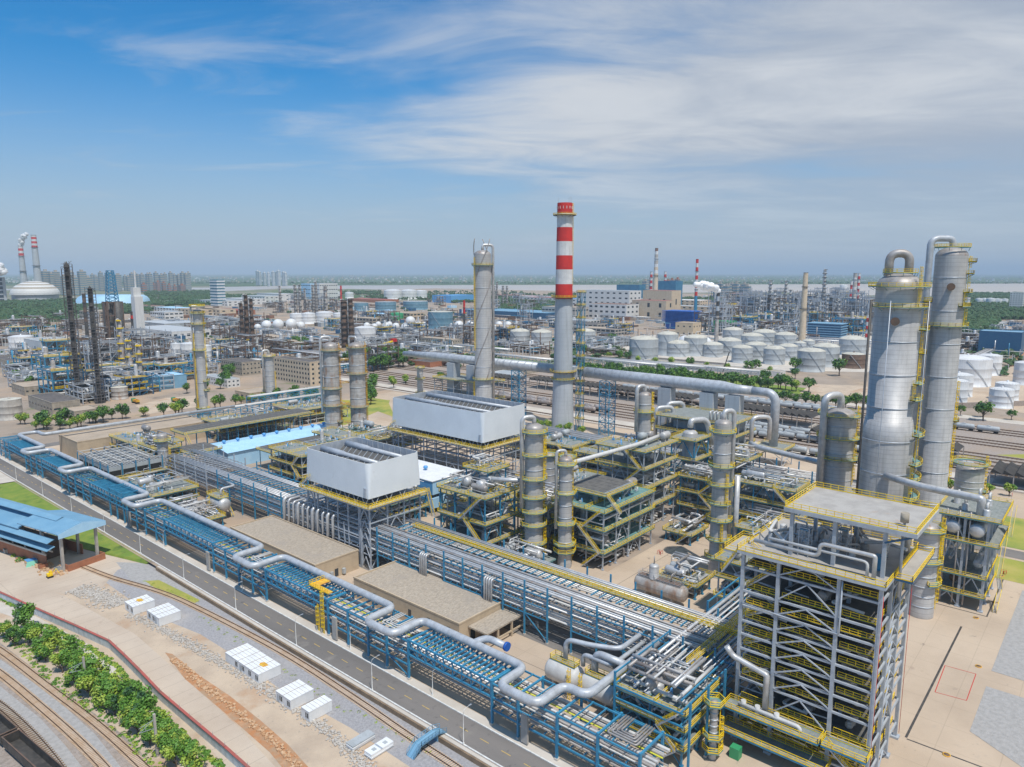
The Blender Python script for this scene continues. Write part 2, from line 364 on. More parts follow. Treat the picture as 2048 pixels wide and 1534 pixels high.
def hframe(parent,xs,ys,levels,base=0,top=None,m='grey_steel',cs=.4,bs=.32,brace=True,bm=None,seed=0):
    "columns as single parts, floor beams as one grid per level, braces one by one"
    rr=random.Random(seed); top=top or levels[-1]; c0=None
    for i,x in enumerate(xs):
        for j,y in enumerate(ys):
            if 0<i<len(xs)-1 and 0<j<len(ys)-1 and len(xs)*len(ys)>16: continue
            if c0 is None:
                c0=MB().box(-cs/2,-cs/2,base,cs/2,cs/2,top).box(-cs,-cs,base,cs,cs,base+.35).build('column',m,None); c0.parent=parent; c0.location=Vector((x,y,0))-Vector(parent.location); 
            else:
                c=c0.copy(); COL.objects.link(c); c.parent=parent; c.location=Vector((x,y,0))-Vector(parent.location)
    for z in levels:
        mb=MB()
        for y in ys: mb.box(xs[0],y-bs/2,z-bs-.3,xs[-1],y+bs/2,z-.3)
        for x in xs: mb.box(x-bs/2+.003,ys[0],z-bs*.9-.302,x+bs/2-.003,ys[-1],z-.31)
        mb.build('floor_beam',bm or m,parent)
    if brace:
        zs=[base]+list(levels)
        for a,b in zip(zs,zs[1:]):
            if b-a<2: continue
            for (y,) in ((ys[0],),(ys[-1],)):
                k=rr.randrange(len(xs)-1); x0,x1=xs[k],xs[k+1]; xm=(x0+x1)/2
                mb=MB().beam((x0,y-.02,a+.2),(xm,y-.02,b-.6),bs*.7).beam((x1,y-.02,a+.2),(xm,y-.02,b-.6),bs*.7); mb.build('brace',m,parent)
            k=rr.randrange(len(ys)-1); y0,y1=ys[k],ys[k+1]; ym=(y0+y1)/2
            MB().beam((xs[0]-.02,y0,a+.2),(xs[0]-.02,ym,b-.6),bs*.7).beam((xs[0]-.02,y1,a+.2),(xs[0]-.02,ym,b-.6),bs*.7).build('brace',m,parent)
def vvessel(parent,x,y,z0,z1,r,m='cladding',name='vessel',n=20):
    pr=[(r*1.02,z0),(r*1.02,z0+.4),(r,z0+.42)]
    pr+=[(r,z1-r*.5)]+[(r*math.cos(a),z1-r*.5+r*.5*math.sin(a)) for a in (.35,.7,1.05,1.35,1.56)]
    return MB().lathe(pr,x,y,n,m).build(name,None,parent)
def hvessel(parent,p,q,r,m='cladding',name='vessel',sad=True,zs=0):
    p=Vector(p); q=Vector(q); d=(q-p).normalized(); mb=MB()
    pts=[]; rs=[]
    for a in (0,.25,.55,.9,1.3): pts.append(p-d*(r*.5*math.cos(a))); rs.append(max(.02,r*math.sin(a)) if a else .02)
    pts=[p-d*r*.5,p-d*r*.46,p-d*r*.35,p-d*r*.18,p,q,q+d*r*.18,q+d*r*.35,q+d*r*.46,q+d*r*.5]; rs=[.02,r*.4,r*.72,r*.93,r,r,r*.93,r*.72,r*.4,.02]
    mb.tube(pts,rs,18,m,cap=False)
    o=mb.build(name,None,parent)
    if sad:
        for t in (.2,.8):
            c=p.lerp(q,t); n=Vector((-d.y,d.x,0))*r*.75; mm=MB()
            mm.beam(c-Vector((0,0,r*.6)),Vector((c.x,c.y,zs)),r*1.3 if abs(d.x)<.5 else .6,.6 if abs(d.x)<.5 else r*1.3,'concrete')
            mm.build('saddle',None,o)
    return o
def ring_platform(parent,x,y,z,r0,w=1.5,a0=0,a1=360,edge='teal_steel',rm='yellow'):
    a0,a1=rad(a0),rad(a1); n=max(6,int(abs(a1-a0)*r0/1.8)); full=a1-a0>6.2
    mb=MB(); pr=[(r0,z-.3),(r0+w,z-.3),(r0+w,z),(r0,z),(r0,z-.3)]
    mb.lathe(pr,x,y,n,edge,a0,a1 if not full else a0+2*math.pi,False)
    k=max(3,n//2)
    for i in range(k):
        t=a0+(a1-a0)*(i+.5)/k; c,s_=math.cos(t),math.sin(t)
        mb.beam((x+r0*c,y+r0*s_,z-1.4),(x+(r0+w)*c,y+(r0+w)*s_,z-.3),.12,.12,edge)
    d=mb.build('platform',None,parent)
    rb=MB(); q=[(x+(r0+w-.05)*math.cos(a0+(a1-a0)*i/n),y+(r0+w-.05)*math.sin(a0+(a1-a0)*i/n),z) for i in range(n+(0 if full else 1))]
    if not full:
        q=[(x+(r0+.1)*math.cos(a0),y+(r0+.1)*math.sin(a0),z)]+q+[(x+(r0+.1)*math.cos(a1),y+(r0+.1)*math.sin(a1),z)]
    rail_mb(rb,q,closed=full,st=1.5,t=.115); rb.build('railing',rm,d)
    return d
def ladder(parent,x,y,r,ang,z0,z1,m='yellow'):
    t=rad(ang); c,s_=math.cos(t),math.sin(t); px,py=x+(r+.45)*c,y+(r+.45)*s_; tx,ty=-s_*.33,c*.33
    mb=MB()
    for k in (-1,1): mb.beam((px+k*tx,py+k*ty,z0),(px+k*tx,py+k*ty,z1),.13,.13)
    z=z0
    while z<z1: mb.beam((px-tx,py-ty,z),(px+tx,py+ty,z),.05,.05); z+=.6
    z=z0+2.2; q=[]
    while z<z1:
        pts=[(px+k*tx*1.1+o*c,py+k*ty*1.1+o*s_) for k,o in ((-1,0),(-1,.45),(-.5,.75),(.5,.75),(1,.45),(1,0))]
        for a,b in zip(pts,pts[1:]): mb.beam((*a,z),(*b,z),.10,.14)
        q.append(pts); z+=1.3
    for i,(a,b) in enumerate(zip(q,q[1:])):
        for k in (1,2,3,4): mb.beam((*a[k],z0+2.2+1.3*i),(*b[k],z0+3.5+1.3*i),.05,.05)
    return mb.build('ladder',m,parent)
def tower(label,x,y,h,r,prof=None,plats=(),lads=(),m='cladding',name='process_column',cat='column',over=None,rm='yellow',dome=.55,n=28,edge='teal_steel',rings=True,topy=True,cage=True,group=None):
    t=T(name,label,cat,(x,y,0),group)
    pr=prof or [(r*1.06,0),(r*1.06,2.5),(r,3.2),(r,h)]
    mb=MB(); mb.lathe(pr,x,y,n,m)
    if rings:
        z=h*.12
        while z<h-2:
            rr_=r if not prof else [p for p in pr if p[1]<=z][-1][0]
            mb.lathe([(rr_+.003,z),(rr_+.13,z+.05),(rr_+.13,z+.3),(rr_+.003,z+.35)],x,y,n,'galv'); z+=h*.115
    mb.build('shell',None,t)
    rt=pr[-1][0]; MB().lathe([(rt,h)]+[(rt*math.cos(a),h+rt*dome*math.sin(a)) for a in (.2,.5,.8,1.1,1.35,1.555)],x,y,n,'pipe_dull' if m!='tank_white' else m).build('head',None,t)
    for pl in plats: ring_platform(t,x,y,pl[0],(pl[4] if len(pl)>4 else rt)+.05,pl[3] if len(pl)>3 else 1.5,pl[1],pl[2],edge,rm)
    for l in lads: ladder(t,x,y,l[3] if len(l)>3 else rt,l[0],l[1],l[2],rm)
    if over:  # angle, radius, z bottom, lift
        a=rad(over[0]); c,s_=math.cos(a),math.sin(a); pr_=over[1]; lift=over[3]; off=rt+pr_+.5
        MB().tube([(x,y,h+rt*dome-.3),(x,y,h+rt*dome+lift),(x+off*c,y+off*s_,h+rt*dome+lift),(x+off*c,y+off*s_,over[2])],pr_,12,'pipe_silver',R_=pr_*2.6,seg=6).build('overhead_pipe',None,t)
    return t
# ================================================ GROUND
GL=-1.2
def GG(l,z=0.0): return [tuple(G(a,b,z)) for a,b in l]
S('terrain',[(-60000,-60000),(60000,-60000),(60000,60000),(-60000,60000)],-1.45,'far_land')
S('plant_ground',[(98.6,-400),(3200,-900),(3200,3400),(98.6,3000)],-.06,'yard_soil')
S('plant_ground',[(-700,440),(98.6,440),(98.6,3000),(-700,3000)],-.08,'yard_soil')
S('foreground_dirt',[(30,-60),(98.5,-60),(98.5,438),(-160,438),(-160,120)],GL,'dirt')
S('concrete_yard',[(107.6,-90),(393,-90),(393,470),(107.6,470)],-.02,'tan_concrete')
S('road',[(100.3,-60),(107.2,-60),(107.2,470),(100.3,470)],.0,'asphalt')
S('road',[(60,470.1),(330,470.1),(330,480),(60,480)],.0,'asphalt')
for x0,x1 in ((99.75,100.12),(107.25,107.6)):
    mb=MB(); mb.box(x0,-60,-.1,x1,468,.14); tag(mb.build('kerb','line_white'),kind='structure')
S('pavement',[(107.65,-60),(109.9,-60),(109.9,468),(107.65,468)],.03,'pale_concrete')
S('asphalt_lane',[(144,52),(160.5,52),(160.5,345),(144,345)],-.01,'asphalt')
mb=MB(); y=40
while y<466: mb.poly([(103.66,y),(103.80,y),(103.80,y+2.6),(103.66,y+2.6)],.012); y+=6.2
tag(mb.build('marking_or_light_dash','line_yellow'),kind='structure')
mb=MB(); y=56
while y<340:
    for x in (147.5,152,156.5): mb.poly([(x,y),(x+.13,y),(x+.13,y+2.),(x,y+2.)],.004)
    y+=3.6
tag(mb.build('marking_or_light_dash','line_white'),kind='structure')  # painted dashes stand in for the light and shadow strips beneath the rack
# retaining wall below the kerb
rw=T('retaining_wall','long weathered concrete retaining wall below the white kerb of the road','wall',(98.6,150,GL))
MB().box(98.2,-50,GL-.1,98.62,246,-.02).build('wall_face','wood',rw); MB().box(98.66,-50,-.3,99.5,246,.06).build('coping','pale_concrete',rw)
# foreground patches
S('concrete_track',GG([(-80,1118),(0,1122),(75,1170),(130,1192),(270,1268),(335,1325),(400,1384),(470,1447),(575,1560),(470,1560),(400,1470),(330,1410),(285,1360),(250,1320),(218,1290),(150,1262),(60,1225),(-80,1160)],GL+.02),GL+.02,'road_tan')
S('apron_slab',GG([(-60,1120),(0,1128),(70,1172),(130,1190),(200,1180),(235,1140),(330,1110),(285,1088),(240,1040),(110,1060),(-60,1060)],GL+.012),GL+.012,'road_tan')
S('gravel_bed',GG([(205,1160),(232,1128),(300,1112),(400,1168),(620,1290),(980,1480),(1120,1560),(860,1560),(700,1455),(560,1378),(470,1312),(400,1268),(300,1228)],GL+.008),GL+.008,'gravel')
S('gravel_bed',GG([(232,1124),(330,1128),(415,1182),(350,1190),(262,1160)],GL+.03),GL+.03,'gravel_blue')
S('grass_verge',GG([(290,1162),(318,1160),(400,1200),(390,1206),(330,1190)],GL+.036),GL+.036,'grass_yellow')
S('orange_bank',GG([(120,1192),(170,1186),(250,1228),(330,1262),(420,1330),(540,1420),(680,1550),(640,1560),(560,1500),(480,1432),(400,1375),(330,1308),(270,1262),(200,1228)],GL+.016),GL+.016,'dirt')
S('orange_trench',GG([(330,1305),(345,1308),(400,1352),(460,1392),(520,1440),(575,1488),(640,1560),(585,1560),(540,1505),(480,1452),(420,1400),(370,1358)],GL+.024),GL+.024,'orange_soil')
S('white_path',GG([(-40,1192),(30,1212),(110,1252),(180,1290),(240,1340),(290,1395),(340,1450),(420,1550),(375,1550),(310,1470),(260,1410),(215,1358),(160,1310),(100,1272),(20,1232),(-40,1212)],GL+.02),GL+.02,'pale_concrete')
S('ballast_bed',GG([(-120,1262),(0,1285),(90,1355),(180,1420),(260,1480),(330,1560),(180,1700),(-300,1700),(-300,1300)],GL+.01),GL+.01,'ballast')
S('ballast_strip',GG([(-60,1300),(0,1318),(110,1396),(190,1468),(262,1560),(228,1560),(160,1480),(90,1414),(0,1340),(-60,1320)],GL+.02),GL+.02,'gravel_blue')
S('ballast_strip',GG([(-60,1352),(0,1372),(80,1436),(130,1490),(185,1560),(140,1560),(90,1492),(40,1440),(-60,1380)],GL+.02),GL+.02,'gravel_blue')
mb=MB(); q=[(99.4,y) for y in (252,300,350,402)]; e=[G(280,1108,GL),G(175,1062,GL),G(60,1010,GL),G(-10,990,GL)]
e=[(98.2,254),(88,290),(84,345),(82,408)]
mb.add([(a[0],a[1],-.04) for a in q]+[(a[0],a[1],GL+.05) for a in e],[(0,1,5,4),(1,2,6,5),(2,3,7,6)])
tag(mb.build('lawn','grass'),kind='structure')
S('pale_patch',[(60,408),(99.3,403),(99.3,445),(40,445)],-.02,'pale_concrete')
# right gravel beds
S('gravel_bed',[(206,-90),(274,-90),(270,18),(208,18.3)],.03,'gravel_blue')
S('gravel_bed',[(150,-90),(199,-90),(199,18.2),(176,18.2),(168,6)],.03,'gravel_blue')
S('plant_road',[(300,-90),(309,-90),(309,50),(300,50)],.03,'asphalt')
S('grass_verge',[(311,-90),(352,-90),(352,66),(311,52)],.03,'grass_yellow')
S('grass_verge',[(276,-90),(298,-90),(298,28),(276,28)],.02,'grass_yellow')
# oil lines on slab: drain channels
for a in ([(164,28.4),(230,29.0)],[(243,24.6),(243,40)]): pass
mb=MB(); mb.poly([(164.4,28.1),(230,28.1),(230,28.6),(164.4,28.6)],.0); mb.poly([(164.2,28.1),(164.2,10),(163.8,10),(163.8,28.1)],.0); mb.poly([(242,23.6),(286,23.6),(286,24.0),(242,24.0)],.0); mb.poly([(241.6,23.6),(242,23.6),(242,40),(241.6,40)],.0)
for y in (88,98,108,118): mb.poly([(165,y),(272,y),(272,y+.12),(165,y+.12)],.0)
for x in (128,134,205,222,240): mb.poly([(x,60 if x>200 else 100),(x+.12,60 if x>200 else 100),(x+.12,118),(x,118)],.0)
tag(mb.build('drain_channel','dark_metal'),kind='structure')
mb=MB(); c=GG([(1890,1331),(1952,1348),(1933,1401),(1870,1384)])
for a,b in zip(c,c[1:]+c[:1]): mb.beam((a[0],a[1],.012),(b[0],b[1],.012),.16,.01)
tag(mb.build('painted_square','red_paint'),kind='structure')
mb=MB(); mb.poly([(118,60),(143,60),(143,122),(118,122)],-.012); 
# process area darker stained pads
S('stained_pad',[(196,126),(276,126),(276,236),(196,236)],-.008,'yard_soil')
S('stained_pad',[(112,250),(270,250),(270,440),(112,440)],-.008,'yard_soil')
S('lawn',GG([(615,812),(650,800),(780,800),(775,815),(690,850),(640,845)]),.03,'grass_yellow')
S('lawn',GG([(775,800),(740,795),(735,815),(790,835)]),.035,'grass_yellow')
S('bare_soil',GG([(270,812),(330,796),(400,790),(410,812),(300,828)]),.03,'dirt')
# railway yard
S('rail_yard',[(395,-200),(575,-200),(575,760),(395,760)],.0,'ballast')
S('rail_yard_slab',[(396,-200),(414,-200),(414,760),(396,760)],.03,'pale_concrete')
S('grass_verge',[(470,-160),(486,-160),(486,34),(470,50)],.03,'grass_yellow')
S('service_road',[(576,-200),(590,-200),(590,900),(576,900)],.03,'pale_concrete')
S('grass_verge',[(592,100),(640,100),(640,700),(592,700)],.03,'grass')
S('bare_soil',GG([(1600,785),(1625,768),(1740,772),(1745,792),(1640,792)]),.04,'dirt')
S('bare_soil',GG([(2010,715),(2060,700),(2100,740),(2020,735)]),.04,'orange_soil')
S('tank_yard',GG([(1885,800),(1900,755),(2100,720),(2300,800),(2100,835)]),.05,'tan_concrete')
S('tank_yard',GG([(1240,745),(1150,690),(1500,645),(1760,660),(1770,745),(1500,740)]),.04,'pale_concrete')
# river and far shore
S('river',GG([(-300,582),(420,579),(440,583),(560,577),(700,578),(1000,583),(1180,584),(1300,586),(1560,584),(1640,590),(1940,592),(2048,594),(2500,604),(2700,569),(2048,567),(1300,569.5),(1000,570),(600,571),(440,574),(420,575),(-300,579)],-1.0),-1.0,'river')
S('far_shore',GG([(-2500,566),(420,572),(440,573.5),(600,570.6),(1000,569.6),(1300,569.2),(2048,566.8),(4500,562),(4500,549),(-2500,549)],-.9),-.9,'far_green')
S('woodland_ground',GG([(-600,615),(0,612),(120,600),(420,585),(440,592),(560,592),(560,606),(400,612),(120,640),(0,642),(-600,660)],.2),.2,'far_green')
S('woodland_ground',GG([(1905,596),(2400,600),(2600,640),(2048,638),(1905,640)],.2),.2,'far_green')
S('woodland_ground',GG([(560,588),(1050,592),(1050,601),(560,600)],.2),.2,'far_green')
# ================================================ TREES
def tree_proto(Rr,H,mats,n=420,ls=.5,seed=1,trunk=.25,flat=.75,nm='tree'):
    rr=random.Random(seed); t=T(nm,'tree','tree')
    mb=MB(); hb=H-Rr*flat*1.9; hb=max(H*.18,hb)
    mb.tube([(0,0,-.2),(.1,0,hb*.6),(0,.1,hb+Rr*.4)],[trunk,trunk*.8,trunk*.5],7,'bark')
    for i in range(5):
        a=i*1.26+rr.random(); mb.tube([(0,0,hb*.8),(math.cos(a)*Rr*.35,math.sin(a)*Rr*.35,hb+Rr*.35),(math.cos(a)*Rr*.65,math.sin(a)*Rr*.65,hb+Rr*.7)],[trunk*.5,trunk*.35,trunk*.15],5,'bark')
    mb.build('trunk',None,t)
    cb=MB(); cl=[]; nc=15
    for i in range(nc):
        th=rr.random()*6.283; u=rr.random()**.5; z=rr.uniform(-.75,.85); q=math.sqrt(max(0,1-z*z))
        cl.append((Vector((math.cos(th)*u*q*Rr*.72,math.sin(th)*u*q*Rr*.72,hb+Rr*flat*(1+z*.72))),Rr*rr.uniform(.28,.46),mats[rr.randrange(len(mats))]))
    for i in range(n):
        c,cr,mm=cl[i%nc]; d=Vector((rr.gauss(0,1),rr.gauss(0,1),rr.gauss(.15,1))).normalized(); p=c+d*cr*rr.uniform(.6,1.08)
        if p.z<hb*.7: continue
        nrm=(d+Vector((rr.gauss(0,.5),rr.gauss(0,.5),rr.gauss(.3,.5)))).normalized(); a=nrm.orthogonal().normalized(); a.rotate(__import__('mathutils').Quaternion(nrm,rr.random()*6.28)); b=nrm.cross(a); s_=ls*rr.uniform(.6,1.25)
        cb.add([tuple(p+a*s_),tuple(p+b*s_*.7+a*.2*s_),tuple(p-a*s_*.8),tuple(p-b*s_*.7)],[(0,1,2,3)],mm)
    cb.build('crown',None,t); return kids(t)
P_mid=[tree_proto(3.2,7,['leaf_mid','leaf_mid','leaf_dark'],700,.42,s) for s in (1,2)]
P_lime=[tree_proto(2.6,5.4,['leaf_lime','leaf_mid','leaf_lime'],650,.34,s) for s in (3,4)]
P_hedge=[tree_proto(3.4,6.2,['leaf_lime','leaf_mid','leaf_mid'],1500,.34,s,flat=.8) for s in (5,6)]+[tree_proto(3.3,6.6,['leaf_dark','leaf_mid'],1500,.32,7,flat=.8)]
P_far=[tree_proto(4.5,9,['leaf_dark','leaf_mid'],240,1.0,s) for s in (8,9)]
for p in P_mid+P_lime+P_hedge+P_far: p.location=(-400,-300,-1.3)
def put_tree(src,p,h=None,label='',group='trees',base=7.0):
    s_=(h/base if h else 1)*R.uniform(.9,1.1)
    return place(src,(p[0],p[1],p[2] if len(p)>2 else 0),R.random()*6.28,s_,label,group)
for i,(px,py,k,h) in enumerate([(52,1262,2,8.5),(75,1290,1,6),(30,1292,2,5.5),(108,1300,0,7),(92,1322,1,5.5),(140,1322,0,7),(125,1345,1,6),(168,1345,1,6.5),(150,1368,0,5.5),(195,1368,0,7),(180,1392,1,6),(220,1392,1,6),(205,1412,0,6),(245,1412,0,6.5),(230,1430,2,5.5),(272,1428,2,7.2),(292,1448,2,7),(262,1450,0,5.5),(318,1470,1,5.5),(300,1490,1,5.2),(340,1490,0,5.5),(330,1512,1,5.5),(365,1515,1,5),(352,1534,1,5.5),(390,1540,0,5),(15,1275,1,4.5),(60,1285,0,6),(85,1315,0,6),(156,1340,0,6.5),(182,1385,0,6),(232,1418,0,6),(256,1440,1,6),(276,1465,1,5.6),(306,1478,0,5.4),(345,1518,0,5)]):
    lb={0:'bushy green tree with lime tips in the row between rails and white path',1:'leafy green tree in the row between rails and white path',2:'darker blue-green tree in the row between rails and white path'}[k]
    put_tree(P_hedge[k],G(px,py,GL),h*.98,lb,('hedgerow trees with lime tips','hedgerow green trees','hedgerow dark trees')[k],6.4)
# low shrubs: stuff
def leaf_mass(name,pts,mats,ls=.22,per=60,rr_=1.0,zz=1.0,label=None,seed=3):
    rr=random.Random(seed); mb=MB()
    for p in pts:
        r0=rr_*rr.uniform(.6,1.3); mm=mats[rr.randrange(len(mats))]
        for i in range(per):
            d=Vector((rr.gauss(0,1),rr.gauss(0,1),abs(rr.gauss(0,1)))).normalized(); q=Vector(p)+Vector((d.x*r0,d.y*r0,d.z*r0*zz*rr.uniform(.7,1)))
            n_=(d+Vector((rr.gauss(0,.5),rr.gauss(0,.5),.4))).normalized(); a=n_.orthogonal().normalized(); b=n_.cross(a); s_=ls*rr.uniform(.6,1.3); t=rr.random()*6.28; a,b=a*math.cos(t)+b*math.sin(t),b*math.cos(t)-a*math.sin(t)
            mb.add([tuple(q+a*s_),tuple(q+b*s_*.7),tuple(q-a*s_),tuple(q-b*s_*.7)],[(0,1,2,3)],mm)
    o=mb.build(name); tag(o,label,kind='stuff'); o['category']='plants'; return o
def along(line,step,wid,z,rr=R):
    out=[]; L_=[G(a,b,z) for a,b in line]
    for a,b in zip(L_,L_[1:]):
        k=max(1,int((b-a).length/step))
        for i in range(k):
            p=a.lerp(b,(i+rr.random())/k); out.append((p.x+rr.uniform(-wid,wid),p.y+rr.uniform(-wid,wid),z))
    return out
leaf_mass('undergrowth',along([(0,1196),(40,1215)],.35,.6,GL)+along([(90,1250),(145,1280),(195,1304),(232,1334),(266,1372),(300,1412),(358,1464),(436,1530),(480,1575)],.42,.6,GL),['leaf_mid','leaf_lime','leaf_mid'],.24,42,.6,.9,'low green shrubs along the foot of the red-topped wall')
leaf_mass('trackside_weeds',along([(0,1262),(60,1310),(120,1372),(190,1420),(260,1475),(330,1550)],.55,1.4,GL),['leaf_lime','leaf_mid'],.22,26,.55,.7,'yellowish weeds at the edge of the ballast',seed=9)
leaf_mass('roadside_weeds',along([(285,1160),(330,1180),(400,1205)],1.2,.8,GL)+along([(400,1235),(520,1310),(680,1410),(760,1450),(860,1510)],1.6,1.2,GL),['leaf_lime'],.16,12,.4,.5,'thin weeds beside the single track',seed=10)
# ================================================ TRACKS, WAGONS
def smooth(pts,k=6):
    o=[]; n=len(pts)
    for i in range(n-1):
        a,b,c,d=[Vector(pts[max(0,min(n-1,j))]) for j in (i-1,i,i+1,i+2)]
        for t in range(k):
            t/=k; o.append(.5*((2*b)+(-a+c)*t+(2*a-5*b+4*c-d)*t*t+(-a+3*b-3*c+d)*t**3))
    o.append(Vector(pts[-1])); return o
def track(label,pts,z,gauge=1.5,sl=2.5,step=.62,smat='sleeper',w=.24,lod=False,name='railway_track',rw_=.10):
    t=T(name,label,'railway track',(pts[0][0],pts[0][1],z)); L_=smooth([Vector((p[0],p[1],z)) for p in pts])
    def off(o):
        r=[]
        for i,p in enumerate(L_):
            d=(L_[min(i+1,len(L_)-1)]-L_[max(i-1,0)]).normalized(); r.append(p+Vector((-d.y,d.x,0))*o)
        return r
    for s_ in (-1,1):
        q=off(s_*gauge/2); mb=MB()
        for a,b in zip(q,q[1:]): mb.beam(a+Vector((0,0,.28)),b+Vector((0,0,.28)),rw_,.2)
        mb.build('rail','rail_steel',t)
    mb=MB(); acc=0
    for a,b in zip(L_,L_[1:]):
        L2=(b-a).length; d=(b-a)/L2; n=Vector((-d.y,d.x,0)); s_=step-acc
        while s_<L2: p=a+d*s_; mb.beam(p+n*sl/2+Vector((0,0,.08)),p-n*sl/2+Vector((0,0,.08)),w,.2); s_+=step
        acc=(acc+L2)%step
    o=mb.build('sleepers',smat,t); o['kind']='stuff'; return t
def gl(l,z=GL): return [G(a,b,z) for a,b in l]
track('outermost of the three curved tracks, beside the green trees',gl([(-70,1262),(0,1302),(100,1378),(200,1455),(290,1538),(340,1590)]),GL)
track('middle of the three curved rusty tracks on pale ballast',gl([(-60,1310),(0,1348),(80,1414),(150,1476),(210,1538),(250,1590)]),GL)
track('curved rusty track next to the dark open wagons',gl([(-60,1375),(0,1412),(60,1467),(115,1532),(150,1590)]),GL,smat='wood',step=.9)
track('single straight track beside the road and retaining wall',gl([(160,1131),(225,1156),(322,1185),(400,1219),(560,1303),(700,1392),(824,1478),(912,1536),(1000,1600)]),GL,smat='sleeper')
def wagon(label,a,b):
    a=Vector(a); b=Vector(b); t=T('open_wagon',label,'freight wagon',tuple(a)); d=(b-a); L_=d.length; d.normalize(); n=Vector((-d.y,d.x,0)); h=Vector((0,0,1))
    def bb(mb,s0,s1,w0,w1,z0,z1):
        P=[a+d*s+n*w_+h*z for z in (z0,z1) for s,w_ in ((s0,w0),(s1,w0),(s1,w1),(s0,w1))]
        mb.add([tuple(p) for p in P],[(3,2,1,0),(4,5,6,7),(0,1,5,4),(1,2,6,5),(2,3,7,6),(3,0,4,7)])
    mb=MB(); bb(mb,.3,L_-.3,-1.6,1.6,1.1,1.3)
    bb(mb,.3,L_-.3,-1.6,-1.5,1.3,3.3); bb(mb,.3,L_-.3,1.5,1.6,1.3,3.3); bb(mb,.3,.4,-1.5,1.5,1.3,3.3); bb(mb,L_-.4,L_-.3,-1.5,1.5,1.3,3.3); mb.build('body','dark_metal',t)
    mb=MB(); bb(mb,.2,L_-.2,-1.72,-1.5,3.3,3.45); bb(mb,.2,L_-.2,1.5,1.72,3.3,3.45); bb(mb,.2,.45,-1.5,1.5,3.3,3.45); bb(mb,L_-.45,L_-.2,-1.5,1.5,3.3,3.45); mb.build('top_rim','rust',t)
    for s in (2,L_-2):
        mb=MB(); bb(mb,s-1.3,s+1.3,-1.1,1.1,.3,1.08); mb.build('bogie','dark_metal',t)
w0,w1,w2=G(-75,1404,GL),G(22,1492,GL),G(64,1560,GL)
wagon('empty dark open wagon at the left picture edge',w0,w1); wagon('nearest empty dark open wagon at the bottom left corner',w1+(w2-w1)*.03,w1+(w1-w0)*1.0)
def catenary(px,py,ptop,label):
    p=G(px,py,GL); h=HT(p,ptop); t=T('catenary_mast',label,'mast',tuple(p))
    MB().box(p.x-.22,p.y-.22,GL,p.x+.22,p.y+.22,h).build('post','concrete',t)
    z=h-1.2; mb=MB(); q=(p.x-3.4,p.y-.6)
    mb.beam((p.x,p.y,z),(*q,z-.2),.08).beam((p.x,p.y,z-2.0),(*q,z-1.2),.08).beam((p.x,p.y,z),(q[0],q[1],z-1.2),.06).beam((p.x-2,p.y-.3,z-.1),(p.x-2,p.y-.3,z-1.6),.06); mb.build('bracket','galv',t)
catenary(173,1383,1314,'grey concrete catenary mast, upper one of two beside the curved tracks')
catenary(315,1513,1428,'grey concrete catenary mast, lower one of two beside the curved tracks')
# ================================================ BOUNDARY WALL
bw=T('boundary_wall','long grey boundary wall with dark red cap beside the pale concrete road','wall',tuple(G(100,1240,GL)))
wl=[G(a,b,GL+2.3) for a,b in [(-60,1158),(0,1184),(45,1204),(90,1224),(150,1250),(218,1281),(250,1311),(280,1341),(320,1383),(380,1434),(450,1493),(520,1555)]]
mb=MB(); cp=MB()
for a,b in zip(wl,wl[1:]):
    d=(b-a).normalized()*.05; mb.beam(a-d-Vector((0,0,1.2)),b+d-Vector((0,0,1.2)),.3,2.3); cp.beam(a-d,b+d,.62,.16)
mb.build('wall_face','wall_pale',bw); cp.build('cap','red_roof',bw)
L_=0
for a,b in zip(wl,wl[1:]):
    k=max(1,int((b-a).length/4.5))
    for i in range(k):
        p=a.lerp(b,i/k); MB().beam(p,p+Vector((0,0,1.1)),.06).build('wire_post','galv',bw)
# ================================================ STONES
def stones(name,lines,wid,n,smin,smax,m,z,label,seed=5):
    rr=random.Random(seed); mb=MB(); L_=[G(a,b,z) for a,b in lines]; tot=sum((b-a).length for a,b in zip(L_,L_[1:]))
    for i in range(n):
        s_=rr.random()*tot
        for a,b in zip(L_,L_[1:]):
            l=(b-a).length
            if s_<=l: break
            s_-=l
        p=a.lerp(b,min(1,s_/l)); d=(b-a).normalized(); q=p+Vector((-d.y,d.x,0))*rr.gauss(0,wid*.45); r=rr.uniform(smin,smax)
        P=[(q.x+x*r*rr.uniform(.6,1),q.y+y*r*rr.uniform(.6,1),z+max(0,zz)*r*rr.uniform(.9,1.5)) for zz in (-.1,1) for x,y in ((-1,-1),(1,-1),(1,1),(-1,1))]
        mb.add(P,[(4,5,6,7),(0,1,5,4),(1,2,6,5),(2,3,7,6),(3,0,4,7)])
    o=mb.build(name,m); tag(o,label,kind='stuff'); o['category']='stones'; return o
stones('stone_row',[(258,1228),(330,1262),(400,1300),(500,1358),(600,1424),(670,1475),(740,1545)],2.1,2300,.10,.30,'stone',GL,'long row of loose grey stones beside the white cabins')
stones('stone_heap',[(150,1178),(190,1188),(240,1212)],4.2,1100,.12,.36,'stone',GL,'spread of loose grey stones left of the first white cabin',6)
stones('rubble',[(345,1318),(400,1366),(460,1412),(540,1478),(600,1540)],1.1,420,.12,.36,'stone_orange',GL,'orange rubble in the excavated trench',7)
stones('debris',[(30,1120),(60,1118),(110,1140),(125,1150)],3.2,260,.12,.5,'stone_orange',GL,'scattered brick debris beside the open shed',8)
